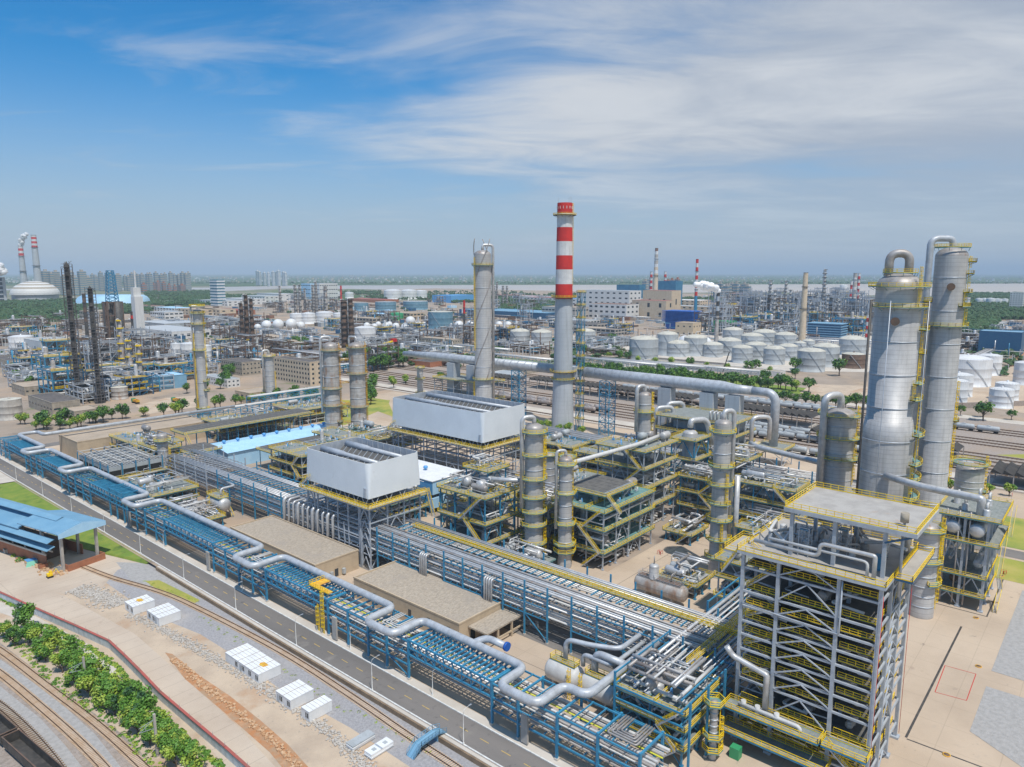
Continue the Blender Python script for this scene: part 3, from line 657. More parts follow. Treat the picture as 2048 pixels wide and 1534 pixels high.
# ================================================ CABINS
def cabin_block(label,x0,y0,n,L_=6.0,W=3.05,H=2.7,rust=False,patch=False,doors=(0,),wins=(0,1),group=None):
    "n modules side by side along y, long side along x, front faces -x"
    t=T('site_cabin',label,'portable cabin',(x0,y0,GL),group)
    for k in range(n):
        ya=y0+k*W; md=MB(); md.box(x0,ya+.03,GL+.08,x0+L_,ya+W-.03,GL+H-.12,'white_panel')
        for xx in [x0+.6+i*.6 for i in range(int(L_/.6)-1)]:
            if k==0: md.box(xx-.03,ya-.005,GL+.2,xx+.03,ya+.03,GL+H-.3,'white_panel')
        mdl=md.build('module',None,t)
        r=MB(); r.box(x0-.08,ya-.02,GL+H-.118,x0+L_+.08,ya+W-.04,GL+H+.03,'white_panel')
        for i in range(1,6): r.box(x0+L_*i/6-.03,ya+.05,GL+H+.031,x0+L_*i/6+.03,ya+W-.1,GL+H+.06,'old_wall')
        r.box(x0-.05,ya+W-.09,GL+H+.032,x0+L_,ya+W-.03,GL+H+.09,'wood')
        r.build('roof',None,mdl)
        def onface(nm,ya_,yb,za,zb,m_):
            MB().box(x0-.05,ya_,GL+za,x0+.02,yb,GL+zb).build(nm,m_,mdl)
        if k in wins: onface('window',ya+.45,ya+1.55,.85,2.05,'glass_dark'); MB().box(x0-.075,ya+.95,GL+.85,x0-.052,ya+1.05,GL+2.05).build('window_bar','white_panel',mdl)
        if k in doors: onface('door',ya+1.75,ya+2.65,.15,2.15,'chimney_grey')
    if rust: c=MB(); c.poly([(x0+2.6,y0+2.2),(x0+3.9,y0+1.9),(x0+4.1,y0+4.1),(x0+3.2,y0+4.6),(x0+2.4,y0+3.9)],GL+H+.07); c.build('rust_patch','orange_plate',t)
    return t
g=G(622,1446,GL); cabin_block('single white portable cabin nearest the stacked panels',g.x-.2,g.y+.2,1,6.1,3.3,doors=(),wins=(0,))
g=G(583,1422,GL); cabin_block('two-module white portable cabin beside the single one',g.x-.1,g.y,2,6.2,3.2,wins=(0,1),doors=(1,))
g=G(519,1370,GL); cabin_block('longest white portable cabin of five modules with rust patch on its roof',g.x,g.y+.2,5,6.1,3.3,rust=True,wins=(0,1,2,3),doors=(2,))
g=G(320,1254,GL); cabin_block('white portable cabin of three modules with dark doorway near the rails',g.x-.1,g.y,3,6.2,2.75,wins=(1,2),doors=(0,))
g=G(268,1232,GL); cabin_block('rust-stained white portable cabin furthest from the camera',g.x,g.y+.3,2,6.3,3.0,rust=True,wins=(0,1),doors=())
def panel_stack(label,px,py,m,L_=6.0,W=2.4):
    p=G(px,py,GL); t=T('panel_stack',label,'stacked panels',tuple(p))
    for i in range(4):
        o=.1*R.uniform(-1,1); MB().box(p.x+o,p.y+o,GL+.1+i*.3,p.x+L_+o,p.y+W+o,GL+.36+i*.3).build('panel',m if i==3 else 'white_panel',t)
    for k in (.8,L_-.8): MB().box(p.x+k-.1,p.y,GL,p.x+k+.1,p.y+W,GL+.1).build('bearer','wood',t)
    if m=='white_panel':
        for k in (1.2,4.2): MB().box(p.x+k,p.y+.7,GL+1.262,p.x+k+.9,p.y+1.7,GL+1.28).build('sheet_mark','tank_grey',t)
        MB().box(p.x+2.7,p.y,GL+1.262,p.x+3.1,p.y+W,GL+1.275).build('strap','galv',t)
panel_stack('stack of grey flat-packed panels on the sand',706,1505,'tank_grey')
panel_stack('stack of white flat-packed panels with dark strap',743,1522,'white_panel')
# footbridge over the single track
p=G(815,1512,GL); q=G(886,1462,0); fb=T('footbridge','small blue steel footbridge with rails over the single track','footbridge',tuple(p))
mb=MB(); a=Vector((p.x,106.3,GL)); pts=[a,a+Vector((2.2,0,1.9)),a+Vector((7.4,0,2.1)),a+Vector((9.6,0,1.3))]
for u,v in zip(pts,pts[1:]): mb.beam(u,v,2.2,.14)
mb.build('deck','roof_blue',fb)
for s_ in (-1.1,1.1): rail_mb(MB(),[p_+Vector((0,s_,.05)) for p_ in pts],st=.9,t=.08).build('railing','roof_blue',fb)
for x in (2.2,7.4): MB().box(a.x+x-.1,105.7,GL,a.x+x+.1,106.9,GL+1.95).build('trestle','roof_blue',fb)
# ================================================ STREET LAMPS
def lamp(label,x,y,h=8.2,z=0,dirx=1,group='street lamps along the road'):
    t=T('street_lamp',label,'street lamp',(x,y,z),group)
    MB().lathe([(.22,z),(.22,z+.5),(.09,z+.6),(.065,z+h-1)],x,y,8).build('pole','line_white',t)
    MB().tube([(x,y,z+h-1.02),(x+.2*dirx,y,z+h-.2),(x+.8*dirx,y,z+h),(x+1.9*dirx,y,z+h+.05)],.05,6).build('arm','line_white',t)
    MB().box(min(x+1.8*dirx,x+2.5*dirx),y-.14,z+h,max(x+1.8*dirx,x+2.5*dirx),y+.14,z+h+.12).build('lamp_head','galv',t); return t
for i,y in enumerate((99.6,130.5,163,195,228.5,262,295,330,366,404,440)):
    lamp('white street lamp at the kerb between road and single track',99.9,y)
for i,y in enumerate((118,150,206,262)): lamp('thin grey lamp beside the blue pipe rack, at the pavement',108.1,y,6.4,0,1,'small lamps under the blue pipe rack')
# ================================================ SHED (blue roofed, left)
def shed():
    x0,x1=77.2,90.0; yE=268.5; yS=292; yN=432; t=T('rail_shed','long blue-roofed open-ended rail shed with brick sides and tiered canopies','shed',(83.6,330,GL))
    xm=(x0+x1)/2
    for j,y in enumerate([yE+.6,yE+12,yS]+[yS+8*k for k in range(1,18)]):
        for x in (x0+.4,x1-.4):
            w_=.8 if y<yS-1 else .35
            MB().box(x-w_/2,y-w_/2,GL,x+w_/2,y+w_/2,12.2 if y<yS else 9.8).build('column','concrete',t)
    def roof(nm,ya,yb,xa,xb,ze,zr,th=.35):
        mb=MB(); xm_=(xa+xb)/2
        for (u0,z0),(u1,z1) in (((xa,ze),(xm_,zr)),((xm_,zr),(xb,ze))):
            mb.add([(u0,ya,z0),(u1,ya,z1),(u1,yb,z1),(u0,yb,z0),(u0,ya,z0-th),(u1,ya,z1-th),(u1,yb,z1-th),(u0,yb,z0-th)],[(0,1,2,3),(7,6,5,4),(4,5,1,0),(6,7,3,2),(5,6,2,1),(7,4,0,3)],'roof_blue')
        return mb.build(nm,None,t)
    roof('roof',yE-1.0,yS+.4,x0-1.2,x1+2.6,12.6,14.6); roof('roof',yS+.45,yN,x0-1.2,x1+2.2,10.6,12.8)
    roof('roof_lantern',yS-14,yS+60,xm-2.2,xm+2.2,14.2,14.9,.2)
    mb=MB(); xa,xb=x0-1.2,x1+2.6; xm_=(xa+xb)/2; y=yE-1.06
    mb.add([(xa,y,11.0),(xb,y,11.0),(xb,y,12.6),(xm_,y,14.6),(xa,y,12.6)],[(0,1,2,3,4)]); mb.add([(xa,y+.05,11.0),(xb,y+.05,11.0),(xb,y+.05,12.6),(xm_,y+.05,14.6),(xa,y+.05,12.6)],[(4,3,2,1,0)]); mb.build('gable_board','light_blue',t)
    for zc,wd in ((9.6,2.6),(7.0,2.9)):
        mb=MB(); mb.add([(x0-.3,yE+3,zc+.5),(x0-.3-wd,yE+3,zc-.3),(x0-.3-wd,yN,zc-.3),(x0-.3,yN,zc+.5),(x0-.3,yE+3,zc+.35),(x0-.3-wd,yE+3,zc-.45),(x0-.3-wd,yN,zc-.45),(x0-.3,yN,zc+.35)],[(0,3,2,1),(4,5,6,7),(0,1,5,4),(1,2,6,5),(2,3,7,6),(3,0,4,7)]); mb.build('canopy','roof_blue',t)
    MB().box(x0-.02,yE+10,GL,x0+.2,yN,2.6).box(x1-.2,yE+10,GL,x1+.02,yN,2.6).build('brick_wall','brick',t)
    MB().box(x0-.08,yE+10,2.61,x0+.26,yN,3.2).build('wall_band','pale_concrete',t)
    MB().box(x0+.1,yE+6,4.6,x0+.4,yN,5.2).build('side_beam','concrete',t)
    mb=MB(); mb.box(x0+1.0,yE-1.4,GL,x1+1.2,yE-1.1,1.1); mb.box(x0+1.0,yE-1.08,GL,x0+1.3,yE+1.6,1.1); mb.box(x1+.9,yE-1.08,GL,x1+1.2,yE+4,1.1); mb.build('front_wall','brick',t)
    mb=MB(); mb.box(x0+3,yE+16,GL,x1-3,yE+44,4.5); mb.build('stored_wagon','rust',t)
    mb=MB()
    for y in (yE+2,yE+11,yS): mb.beam((x0,y,11.2),(x1,y,11.2),.3,.6)
    mb.build('tie_beam','dark_metal',t)
    a=rad(12.1); pv=Vector((77.6,267.5,0)); v=Vector(t.location)-pv; t.location=pv+Vector((v.x*math.cos(a)-v.y*math.sin(a),v.x*math.sin(a)+v.y*math.cos(a),v.z)); t.rotation_euler=(0,0,a)
shed()
def tent(label,px,py,w_,m1,m2,h=1.9):
    p=G(px,py,GL); t=T('tarpaulin_shelter',label,'shelter',tuple(p)); x,y=p.x,p.y
    mb=MB(); mb.add([(x,y,GL+h),(x+w_,y,GL+h*.9),(x+w_,y+w_,GL+h*.9),(x,y+w_,GL+h),(x,y,GL+h-.1),(x+w_,y,GL+h*.9-.1),(x+w_,y+w_,GL+h*.9-.1),(x,y+w_,GL+h-.1)],[(0,1,2,3),(7,6,5,4),(4,5,1,0),(5,6,2,1),(6,7,3,2),(7,4,0,3)]); mb.build('tarpaulin_roof',m1,t)
    MB().add([(x,y,GL+h-.12),(x+w_,y,GL+h*.9-.12),(x+w_-.3,y-.5,GL),(x-.6,y-.4,GL)],[(0,3,2,1)]).build('tarpaulin_side',m2,t)
    for a,b in ((x+.1,y+.1),(x+w_-.1,y+.1),(x+w_-.1,y+w_-.1),(x+.1,y+w_-.1)): MB().box(a-.05,b-.05,GL,a+.05,b+.05,GL+h*.9-.1).build('pole','wood',t)
mat('mint',(.25,.62,.48),.7); tent('small shelter of blue and mint green tarpaulins beside the rail shed',55,1134,3.2,'mid_blue','mint')
def bin_(label,px,py,m,sx,sy,h):
    p=G(px,py,GL); t=T('skip_bin',label,'skip',tuple(p)); mb=MB(); x,y=p.x,p.y
    for b in ((x,y,x+.1,y+sy),(x+sx-.1,y,x+sx,y+sy),(x+.1,y,x+sx-.1,y+.1),(x+.1,y+sy-.1,x+sx-.1,y+sy)): mb.box(b[0],b[1],GL,b[2],b[3],GL+h)
    mb.build('side_panel',m,t); MB().box(x+.1,y+.1,GL,x+sx-.1,y+sy-.1,GL+.2).build('floor_panel','dark_metal',t)
bin_('brown brick-coloured skip beside the blue tarpaulin shelter',80,1140,'brick',2.6,2.0,1.6)
bin_('grey rubble skip in front of the shed wall at left',10,1108,'concrete',3.0,2.2,1.5)
bin_('pale grey skip at the foot of the shed front column',112,1146,'tank_grey',1.8,1.8,1.5)
leaf_mass('bush_clump',[tuple(G(40,1122,GL)),tuple(G(28,1112,GL)),tuple(G(50,1118,GL))],['leaf_lime','leaf_mid'],.3,90,1.5,1.0,'lime green bushes beside the tarpaulin shelter',seed=12)
p=G(100,1155,GL); ex=T('mini_excavator','small yellow excavator among the debris beside the shed','excavator',tuple(p))
MB().box(p.x-.9,p.y-.8,GL,p.x+.9,p.y-.4,GL+.6).box(p.x-.9,p.y+.4,GL,p.x+.9,p.y+.8,GL+.6).build('crawler','rubber',ex); MB().box(p.x-.8,p.y-.7,GL+.62,p.x+.7,p.y+.7,GL+1.5).box(p.x-.2,p.y-.6,GL+1.5,p.x+.6,p.y+.1,GL+2.3).build('body','yellow',ex); MB().beam((p.x+.7,p.y,GL+1.2),(p.x+2,p.y-.2,GL+2.6),.2).beam((p.x+2,p.y-.2,GL+2.6),(p.x+2.8,p.y-.3,GL+.6),.18).build('boom','yellow',ex)
# manhole covers, hydrants
for i,(a,b) in enumerate([(1957,1333),(1893,1510),(2003,1152),(1991,1205),(1952,1236)]):
    p=G(a,b); t=T('drain_cover','round yellow drain cover on the tan concrete apron','drain cover',tuple(p),'round yellow drain covers'); MB().lathe([(.75,0),(.75,.18),(.6,.2),(.6,.1),(.01,.1)],p.x,p.y,16).build('rim','orange_plate',t); MB().lathe([(.58,.11),(.58,.16),(.01,.17)],p.x,p.y,14).build('lid','rust',t)
for i,(a,b,l) in enumerate([(1320,1108,'left'),(1360,1135,'middle'),(2007,1148,'apron'),(1363,1130,'x')][:3]):
    p=G(a,b); t=T('fire_hydrant',['red hydrant in white guard frame on the open yard','red hydrant in red guard frame beside the tower shadow','red hydrant beside the drum structure on the apron'][i],'hydrant',tuple(p))
    MB().lathe([(.16,0),(.16,.8),(.22,.82),(.1,1.05),(.01,1.1)],p.x,p.y,10).build('body','red_paint',t)
    mb=MB()
    for q in rect(p.x-.7,p.y-.7,p.x+.7,p.y+.7,0): mb.beam(q,(q[0],q[1],1.2),.09)
    c=rect(p.x-.7,p.y-.7,p.x+.7,p.y+.7,1.2)
    for u,v in zip(c,c[1:]+c[:1]): mb.beam(u,v,.09)
    mb.build('guard_frame','red_paint',t)
# ================================================ MAIN BLUE PIPE RACK
XA,XB=109.0,117.6
def pedestal_col(parent,x,y,h,m='blue_steel',cs=.42):
    o=MB().box(x-cs/2,y-cs/2,.5,x+cs/2,y+cs/2,h,m).box(x-cs*.8,y-cs*.8,.0,x+cs*.8,y+cs*.8,.5,'pale_concrete').build('column',None,parent); return o
def rack_bents(label,ys,xa,xb,levels,top,m='blue_steel',group=None,longi=True,bs=.42,name='pipe_rack',cs=.5,dia=True):
    t=T(name,label,'pipe rack',((xa+xb)/2,ys[0],0),group)
    for y in ys:
        pedestal_col(t,xa,y,top,m,cs); pedestal_col(t,xb,y,top,m,cs)
        for z in levels: MB().box(xa,y-bs/2,z-bs,xb,y+bs/2,z).build('cross_beam',m,t)
    if longi:
        for z in levels:
            for x in (xa,xb):
                MB().box(x-bs*.35,ys[0],z-bs*.9-.4,x+bs*.35,ys[-1],z-.4).build('side_beam',m,t)
        mb=MB()
        for z in levels:
            for a,b in zip(ys,ys[1:]):
                k=3
                for i in range(1,k): y=a+(b-a)*i/k; mb.box(xa+.2,y-.11,z-.31,xb-.2,y+.11,z-.03)
        mb.build('intermediate_beams',m,t)['kind']='stuff'
    if dia:
        for x in (xa,xb): MB().beam((x,ys[0],.8),(x,ys[1],levels[0]-.5),.2).build('brace',m,t)
    return t
def truss_span(label,y0,y1,xa,xb,zb,zt,m='blue_steel',group=None,step=3.1):
    t=T('truss_span',label,'truss bridge',((xa+xb)/2,y0,0),group); n=max(2,round((y1-y0)/step)); s=(y1-y0)/n
    for x in (xa,xb):
        mb=MB()
        for z in (zb,zt,(zb+zt)/2-.1): mb.box(x-.2,y0,z-.4 if z!=(zb+zt)/2-.1 else z-.22,x+.2,y1,z)
        for i in range(n+1):
            y=y0+s*i; mb.box(x-.12,y-.13,zb,x+.12,y+.13,zt-.4)
            if i<n:
                a,b=(zb,zt-.3) if i<n/2 else (zt-.3,zb); mb.beam((x,y,b),(x,y+s,a),.2)
        mb.build('side_truss',m,t)
    for i in range(n*2+1):
        y=y0+s*i/2; mb=MB(); mb.box(xa+.21,y-.17,zt-.33,xb-.21,y+.17,zt-.01)
        if i%2==0: mb.box(xa+.18,y-.14,zb-.29,xb-.18,y+.14,zb-.01)
        if i<n*2 and i%2==0: mb.beam((xa+.2,y,zt-.15),(xb-.2,y+s,zt-.15),.12)
        mb.build('cross_beam',m,t)
    return t
F_=[([62,71.5,81.5,92,99.6],'front blue pipe rack section below the nearest pipe loop'),([127.5,135.8,143.4,152,161],'blue pipe rack section under the second pipe loop beside the beige building'),([193,201,209.4,217.7,226],'blue pipe rack section under the third pipe loop'),([262.4,270,279,287,296],'blue pipe rack section under the fourth pipe loop, near the horizontal drum'),([334.4,343,352,361,370],'blue pipe rack section under the fifth pipe loop beside the air coolers'),([396.4,404,413,421],'blue pipe rack section under the sixth and farthest pipe loop'),([448.4,456,464],'far end section of the blue pipe rack by the road bend')]
for ys,l in F_: rack_bents(l,ys,XA,XB,[4.4,7.3,10.6],10.75)
T_=[(100,127.1,'blue truss span between the two nearest pipe loops, over striped shadow'),(161.4,192.6,'blue truss span with the yellow platform and ladders at its end'),(226.4,262,'blue truss span beside the horizontal drum and sandy yard'),(296.4,334,'blue truss span of the rack in front of the low process decks'),(370.4,396,'blue truss span beside the air coolers of the tan-roofed building'),(421.4,448,'farthest blue truss span of the rack')]
for a,b,l in T_: truss_span(l,a,b,XA,XB,6.9,10.7)
# the frame box above the fourth loop and at the front end
rack_bents('tall blue portal frame around the big pipe between two truss spans',[299,306,313],XA,XB,[12.9],13.1,longi=True,dia=False)
def pipe(label,pts,r,m='pipe_silver',cat='pipe',group=None,name='pipe',n=8,R_=None,seg=4):
    mb=MB(); mb.tube(pts,r,n,None,R_ or r*2.6,seg=seg); o=mb.build(name,m); p=Vector(pts[0]); 
    return tag(o,label,cat,group)
rr=random.Random(21)
i=0
for z,xs in ((7.6,(109.8,110.5,111.3,112.4,113.1,114.2,114.8,115.5,116.3,116.9)),(4.6,(109.9,110.9,112.3,113.2,114.6,115.7,116.6))):
    for x in xs:
        r=rr.choice((.13,.18,.25,.32)); mm=rr.choice(('pipe_dull','pipe_silver','pipe_dull','pipe_white'))
        if abs(x-114.2)<.01: mm='pipe_yellow'; r=.16
        if z<5 and abs(x-110.9)<.01: r=.55; mm='pipe_silver'
        lb={'pipe_white':'whitish pipe running the length of the blue rack','pipe_silver':'silver clad pipe running the length of the blue rack','pipe_dull':'dull brownish pipe running the length of the blue rack','pipe_yellow':'yellow-green pipe along the middle of the blue rack'}[mm]
        pipe(lb,[(x,60,z+r+.02),(x,466,z+r+.02)],r,mm,group='parallel pipes on the blue rack, '+mm.replace('_',' '),n=8); i+=1
# big looping pipe
ZP=12.3
lp=[(x,y,ZP) for x,y in ((152.5,78.8),(115.8,78.8),(115.8,84.9),(106.6,84.9),(106.6,95.6),(115.8,95.6),(115.8,129.8),(106.1,129.8),(106.1,140.7),(115.8,140.7),(115.8,193.8),(105.3,193.8),(105.3,205.5),(115.8,205.5),(115.8,279.9),(105.7,279.9),(105.7,291.2),(115.8,291.2),(115.8,352),(105.6,352),(105.6,361.3),(115.8,361.3),(115.8,404.6),(105.6,404.6),(105.6,413.7),(115.8,413.7),(115.8,456),(125,456),(125,446),(236,446))]
bp=T('expansion_loop_pipeline','thickest silver pipe zigzagging in square loops on top of the blue rack','pipeline',(115.8,78.8,0))
MB().tube(lp,.98,16,None,R_=2.6,seg=7).build('pipe',"pipe_big",bp)
y=66
for y in [88,92,104,112,120,133,137,148,156,172,180,188,198,202,214,222,238,246,254,270,284,288,304,316,326,340,348,356,368,380,392,408,420,432,444]:
    x=115.8 if not any(a-2<y<b+2 for a,b in ((84.9,95.6),(129.8,140.7),(193.8,205.5),(279.9,291.2),(352,361.3),(404.6,413.7))) else 106.6
    MB().box(x-.5,y-.15,10.7,x+.5,y+.15,ZP-.9).build('pipe_support','blue_steel',bp)
pipe('smaller silver pipe leading from the crossing rack to the drum pair',[(152,82.5,11),(131,82.5,11),(131,90.5,11),(131,90.5,8)],.55,'pipe_big',R_=2)
# stub with blue flange
bf=T('blind_branch','short silver branch pipe with bright blue flange at its end','pipe branch',(117,108,0))
MB().tube([(115.8,112,ZP),(118.6,110,ZP+1.0),(118.6,104,ZP+1.0)],.85,14,None,R_=2).build('pipe','pipe_big',bf); MB().tube([(118.6,103.9,ZP+1),(118.6,103.3,ZP+1)],1.1,14).build('flange','deep_blue',bf)
# small nested loops in the rack
for j,(ya,yb) in enumerate(((132.5,138.6),(196.5,203),(282,289.5),(354,359.5),(406.5,412))):
    for k in range(3):
        a=ya+.7*k; b=yb-.7*k; xn=109.8+.8*k
        pipe('thin white pipe of the nested loops inside a big pipe loop',[(116.6,a,11.2),(xn,a,11.2),(xn,b,11.2),(116.6,b,11.2)],.17,'pipe_white',group='nested thin loops inside the big pipe loops')
for k in range(4):
    a=63.5+.6*k; b=70-.6*k; xn=110+.7*k
    pipe('grey pipe of the square nest at the front end of the blue rack',[(117,a,11.1),(xn,a,11.1),(xn,b,11.1),(117,b,11.1)],.2,'pipe_dull',group='square nest of pipes at the front rack end')
for j,y in enumerate((89.8,157.5,229,293)):
    tag(MB().box(108.3,y-.9,.4,108.8,y+.9,6.8).build('concrete_panel','concrete'),['upright grey concrete panel standing at the nearest end of the blue rack','upright grey concrete panel beside the yellow ladders','upright grey concrete panel beside the third loop','upright grey concrete panel at the fourth loop'][j],'panel')
# yellow access platform
yp=T('access_platform','yellow and orange access platform with two ladders on the blue rack','platform',(112,166,0))
d=MB().box(109.4,161.5,11.9,111.2,170.5,12.05).box(111.203,167.9,11.9,117.4,170.5,12.05).build('deck','orange_plate',yp)
rail_mb(MB(),[(109.4,161.5,12.05),(109.4,170.5,12.05),(114.6,170.5,12.05)],st=1.1).build('railing','yellow',d)
ladder(yp,108.9,163,-.3,180,0,12.9); ladder(yp,108.9,165.4,-.3,180,0,8.0)
for y in (162,170): MB().box(109.5,y-.1,10.7,109.7,y+.1,11.9).build('post','blue_steel',yp)
# ================================================ SECOND RACK
X2,X3=144.8,163.5
for ys,l in (([64,72,80,88,96,104],'near end of the wide blue and grey pipe rack by the crossing'),([112,120,128,136,144,152],'wide blue pipe rack section behind the two beige buildings'),([160,168,176,184],'wide blue pipe rack section in front of the nearer cooler box'),([192,202,212,222,232],'rack section directly under the nearer white cooler box'),([242,252,262,272,282,292],'wide pipe rack section with blue top frames beside the horizontal drum'),([302,312,322,332,342],'far section of the wide pipe rack towards the air coolers')):
    rack_bents(l,ys,X2,X3,[7.2,10.4,13.6],16.2 if ys[0]!=192 else 14,'blue_steel' if ys[0] not in (192,302) else 'grey_steel',bs=.3,cs=.4,dia=ys[0] in (112,242))
for ys in ([64,72,80,88,96,104,112,120,128,136,144,152,160,168,176],):
    mb=MB(); o=T('service_walkway','long yellow-railed walkway along the top of the wide rack','walkway',(158,64,0)); d=MB().box(157.2,64,13.9,158.4,180,14.0).build('deck','deck_grate',o)
    for x in (157.2,158.4): rail_mb(MB(),[(x,64,14),(x,180,14)],st=1.9,t=.12).build('railing','yellow',d)
lbs={}
def rackpipes(xs,zs,y0,y1,seed,tag_):
    q=random.Random(seed)
    for z in zs:
        for x in xs:
            if q.random()<.14: continue
            r=q.choice((.14,.2,.28,.34)); mm=q.choice(('pipe_white','pipe_silver','pipe_silver','pipe_dull')); a=y0+q.choice((0,0,3,10)); b=y1-q.choice((0,0,4,12))
            pipe({'pipe_white':'whitish','pipe_silver':'silver','pipe_dull':'dull grey-brown'}[mm]+' pipe among the parallel pipes '+tag_,[(x,a,z+r+.02),(x,b,z+r+.02)],r,mm,group=mm.replace('_',' ')+'s '+tag_)
rackpipes([145.6+.95*k for k in range(19)],(7.2,10.4),62,345,5,'inside the wide rack')
for k in range(6):
    x=145.7+1.12*k; pipe('thick silver pipe of the parallel bundle on top of the wide rack',[(x,66-.0*k,14.1+.3),(x,140,14.4),(x,146+k*.3,14.4),(x,150+.3*k,14.4),(x,240,14.4)],(.36,.24,.3,.42,.2,.34)[k],('pipe_silver','pipe_big','pipe_dull')[k%3],group='thick silver bundle on top of the wide rack',n=10)
for k in range(4):
    x=159.6+1.0*k; pipe('silver pipe on the far edge of the wide rack top',[(x,66,14.0),(x,186,14.0)],(.3,.2,.34,.22)[k],('pipe_silver','pipe_big')[k%2],group='silver pipes on the far edge of the wide rack top')
for k in range(7):
    x=146+1.1*k+ (7 if k>3 else 0); pipe('silver pipe on the far half of the wide rack top',[(x,242,14.0),(x,344,14.0)],.3,'pipe_silver',group='silver pipes on the far half of the wide rack top')
# vertical risers
for k in range(11):
    y=207+3.1*k; r=(.5,.62,.42)[k%3]; pipe('thick vertical silver riser pipe beside the beige building',[(148.5,y,15.3-.15*(k%3)),(143.6,y,15.3-.15*(k%3)),(143.6,y,1)],r,'pipe_silver',group='row of vertical riser pipes beside the nearer cooler box',n=12,R_=1.4)
for y0 in (131.5,159):
    for k in range(4): pipe('vertical U-shaped silver pipe standing against the wide rack',[(147,y0+.9*k,13.2),(143.8,y0+.9*k,13.2),(143.8,y0+.9*k,4)],.3,'pipe_silver',group='groups of four vertical silver pipes at the wide rack',R_=.8)
# ================================================ BEIGE SUBSTATIONS
def flat_building(label,x0,y0,x1,y1,h,wm,rm,par=.45,name='building',cat='building',z0=0,wins=None,wm2='glass_dark',rows=1,faces='WS',ww=1.4,wh=1.3,sill=True,sp=3.2):
    t=T(name,label,cat,((x0+x1)/2,(y0+y1)/2,z0)); MB().box(x0,y0,z0-.1,x1,y1,z0+h-.02).build('wall',wm,t)
    mb=MB(); mb.box(x0+.3,y0+.3,z0+h-.018,x1-.3,y1-.3,z0+h+.04,rm)
    for a in ((x0-.1,y0-.1,x1+.1,y0+.28),(x0-.1,y1-.28,x1+.1,y1+.1),(x0-.1,y0+.282,x0+.28,y1-.282),(x1-.28,y0+.282,x1+.1,y1-.282)): mb.box(a[0],a[1],z0+h-.016,a[2],a[3],z0+h+par,wm)
    mb.build('roof',None,t)
    if wins:
        for f in faces:
            L_=(y1-y0) if f in 'WE' else (x1-x0); n=max(1,int(L_/sp)); first=None
            for r_ in range(rows):
                z=z0+h*(r_+.5)/rows-wh*.45
                for i in range(n):
                    c=L_*(i+.5)/n; e=.04
                    mb=MB()
                    if f=='W': mb.box(x0-e,y0+c-ww/2,z,x0+.02,y0+c+ww/2,z+wh)
                    elif f=='E': mb.box(x1-.02,y0+c-ww/2,z,x1+e,y0+c+ww/2,z+wh)
                    elif f=='S': mb.box(x0+c-ww/2,y0-e,z,x0+c+ww/2,y0+.02,z+wh)
                    else: mb.box(x0+c-ww/2,y1-.02,z,x0+c+ww/2,y1+e,z+wh)
                    if len([1 for k in t.children])<96: mb.build('window',wm2,t)
    return t
b1=flat_building('flat-roofed beige building beside the rack, farther of two, with rough gravel roof',125.8,192,143.0,246,6.4,'beige_wall','beige_roof',name='substation')
MB().box(133.2,191.93,.3,134.6,192.02,2.9).build('door','glass_dark',b1); MB().box(131.2,191.2,1.0,132.2,191.9,2.6).box(136,191.0,.6,137,191.9,2.4).build('air_unit','tank_grey',b1)
b2=flat_building('flat-roofed beige building with pillared porch, nearer of two beside the rack',128.2,129,148.6,175,6.4,'beige_wall','beige_roof',name='substation')
mb=MB(); mb.box(131.5,121.9,4.4,147.9,128.85,4.85,'beige_roof'); b=mb.build('porch_roof',None,b2)
for x in (131.7,136.3,142,147.5): MB().box(x-.25,122.0,0,x+.25,122.5,4.38).build('pillar','beige_wall',b2)
MB().box(131.5,122.05,1.4,147.9,122.3,1.9).build('balustrade','beige_wall',b2)
for x in (133.4,139.2,144.6): MB().box(x-.9,128.9,.2,x+.9,128.99,3.3).build('door','glass_dark',b2)
for y in (133,141,149,157,165): MB().box(128.1,y-.6,2.2,128.22,y+.6,4.4).build('window','glass_dark',b2)
for k,(x,y) in enumerate(((149.3,122.5),(149.2,119.6))): t=T('air_conditioner','white condenser unit outside the beige porch','air conditioner',(x,y,0),'condenser units at the beige porch'); MB().box(x,y,.15,x+1.5,y+1.1,1.7).build('casing','tank_grey',t); MB().lathe([(.45,1.71),(.45,1.8),(.05,1.8)],x+.75,y+.55,12).build('fan_grille','dark_metal',t)
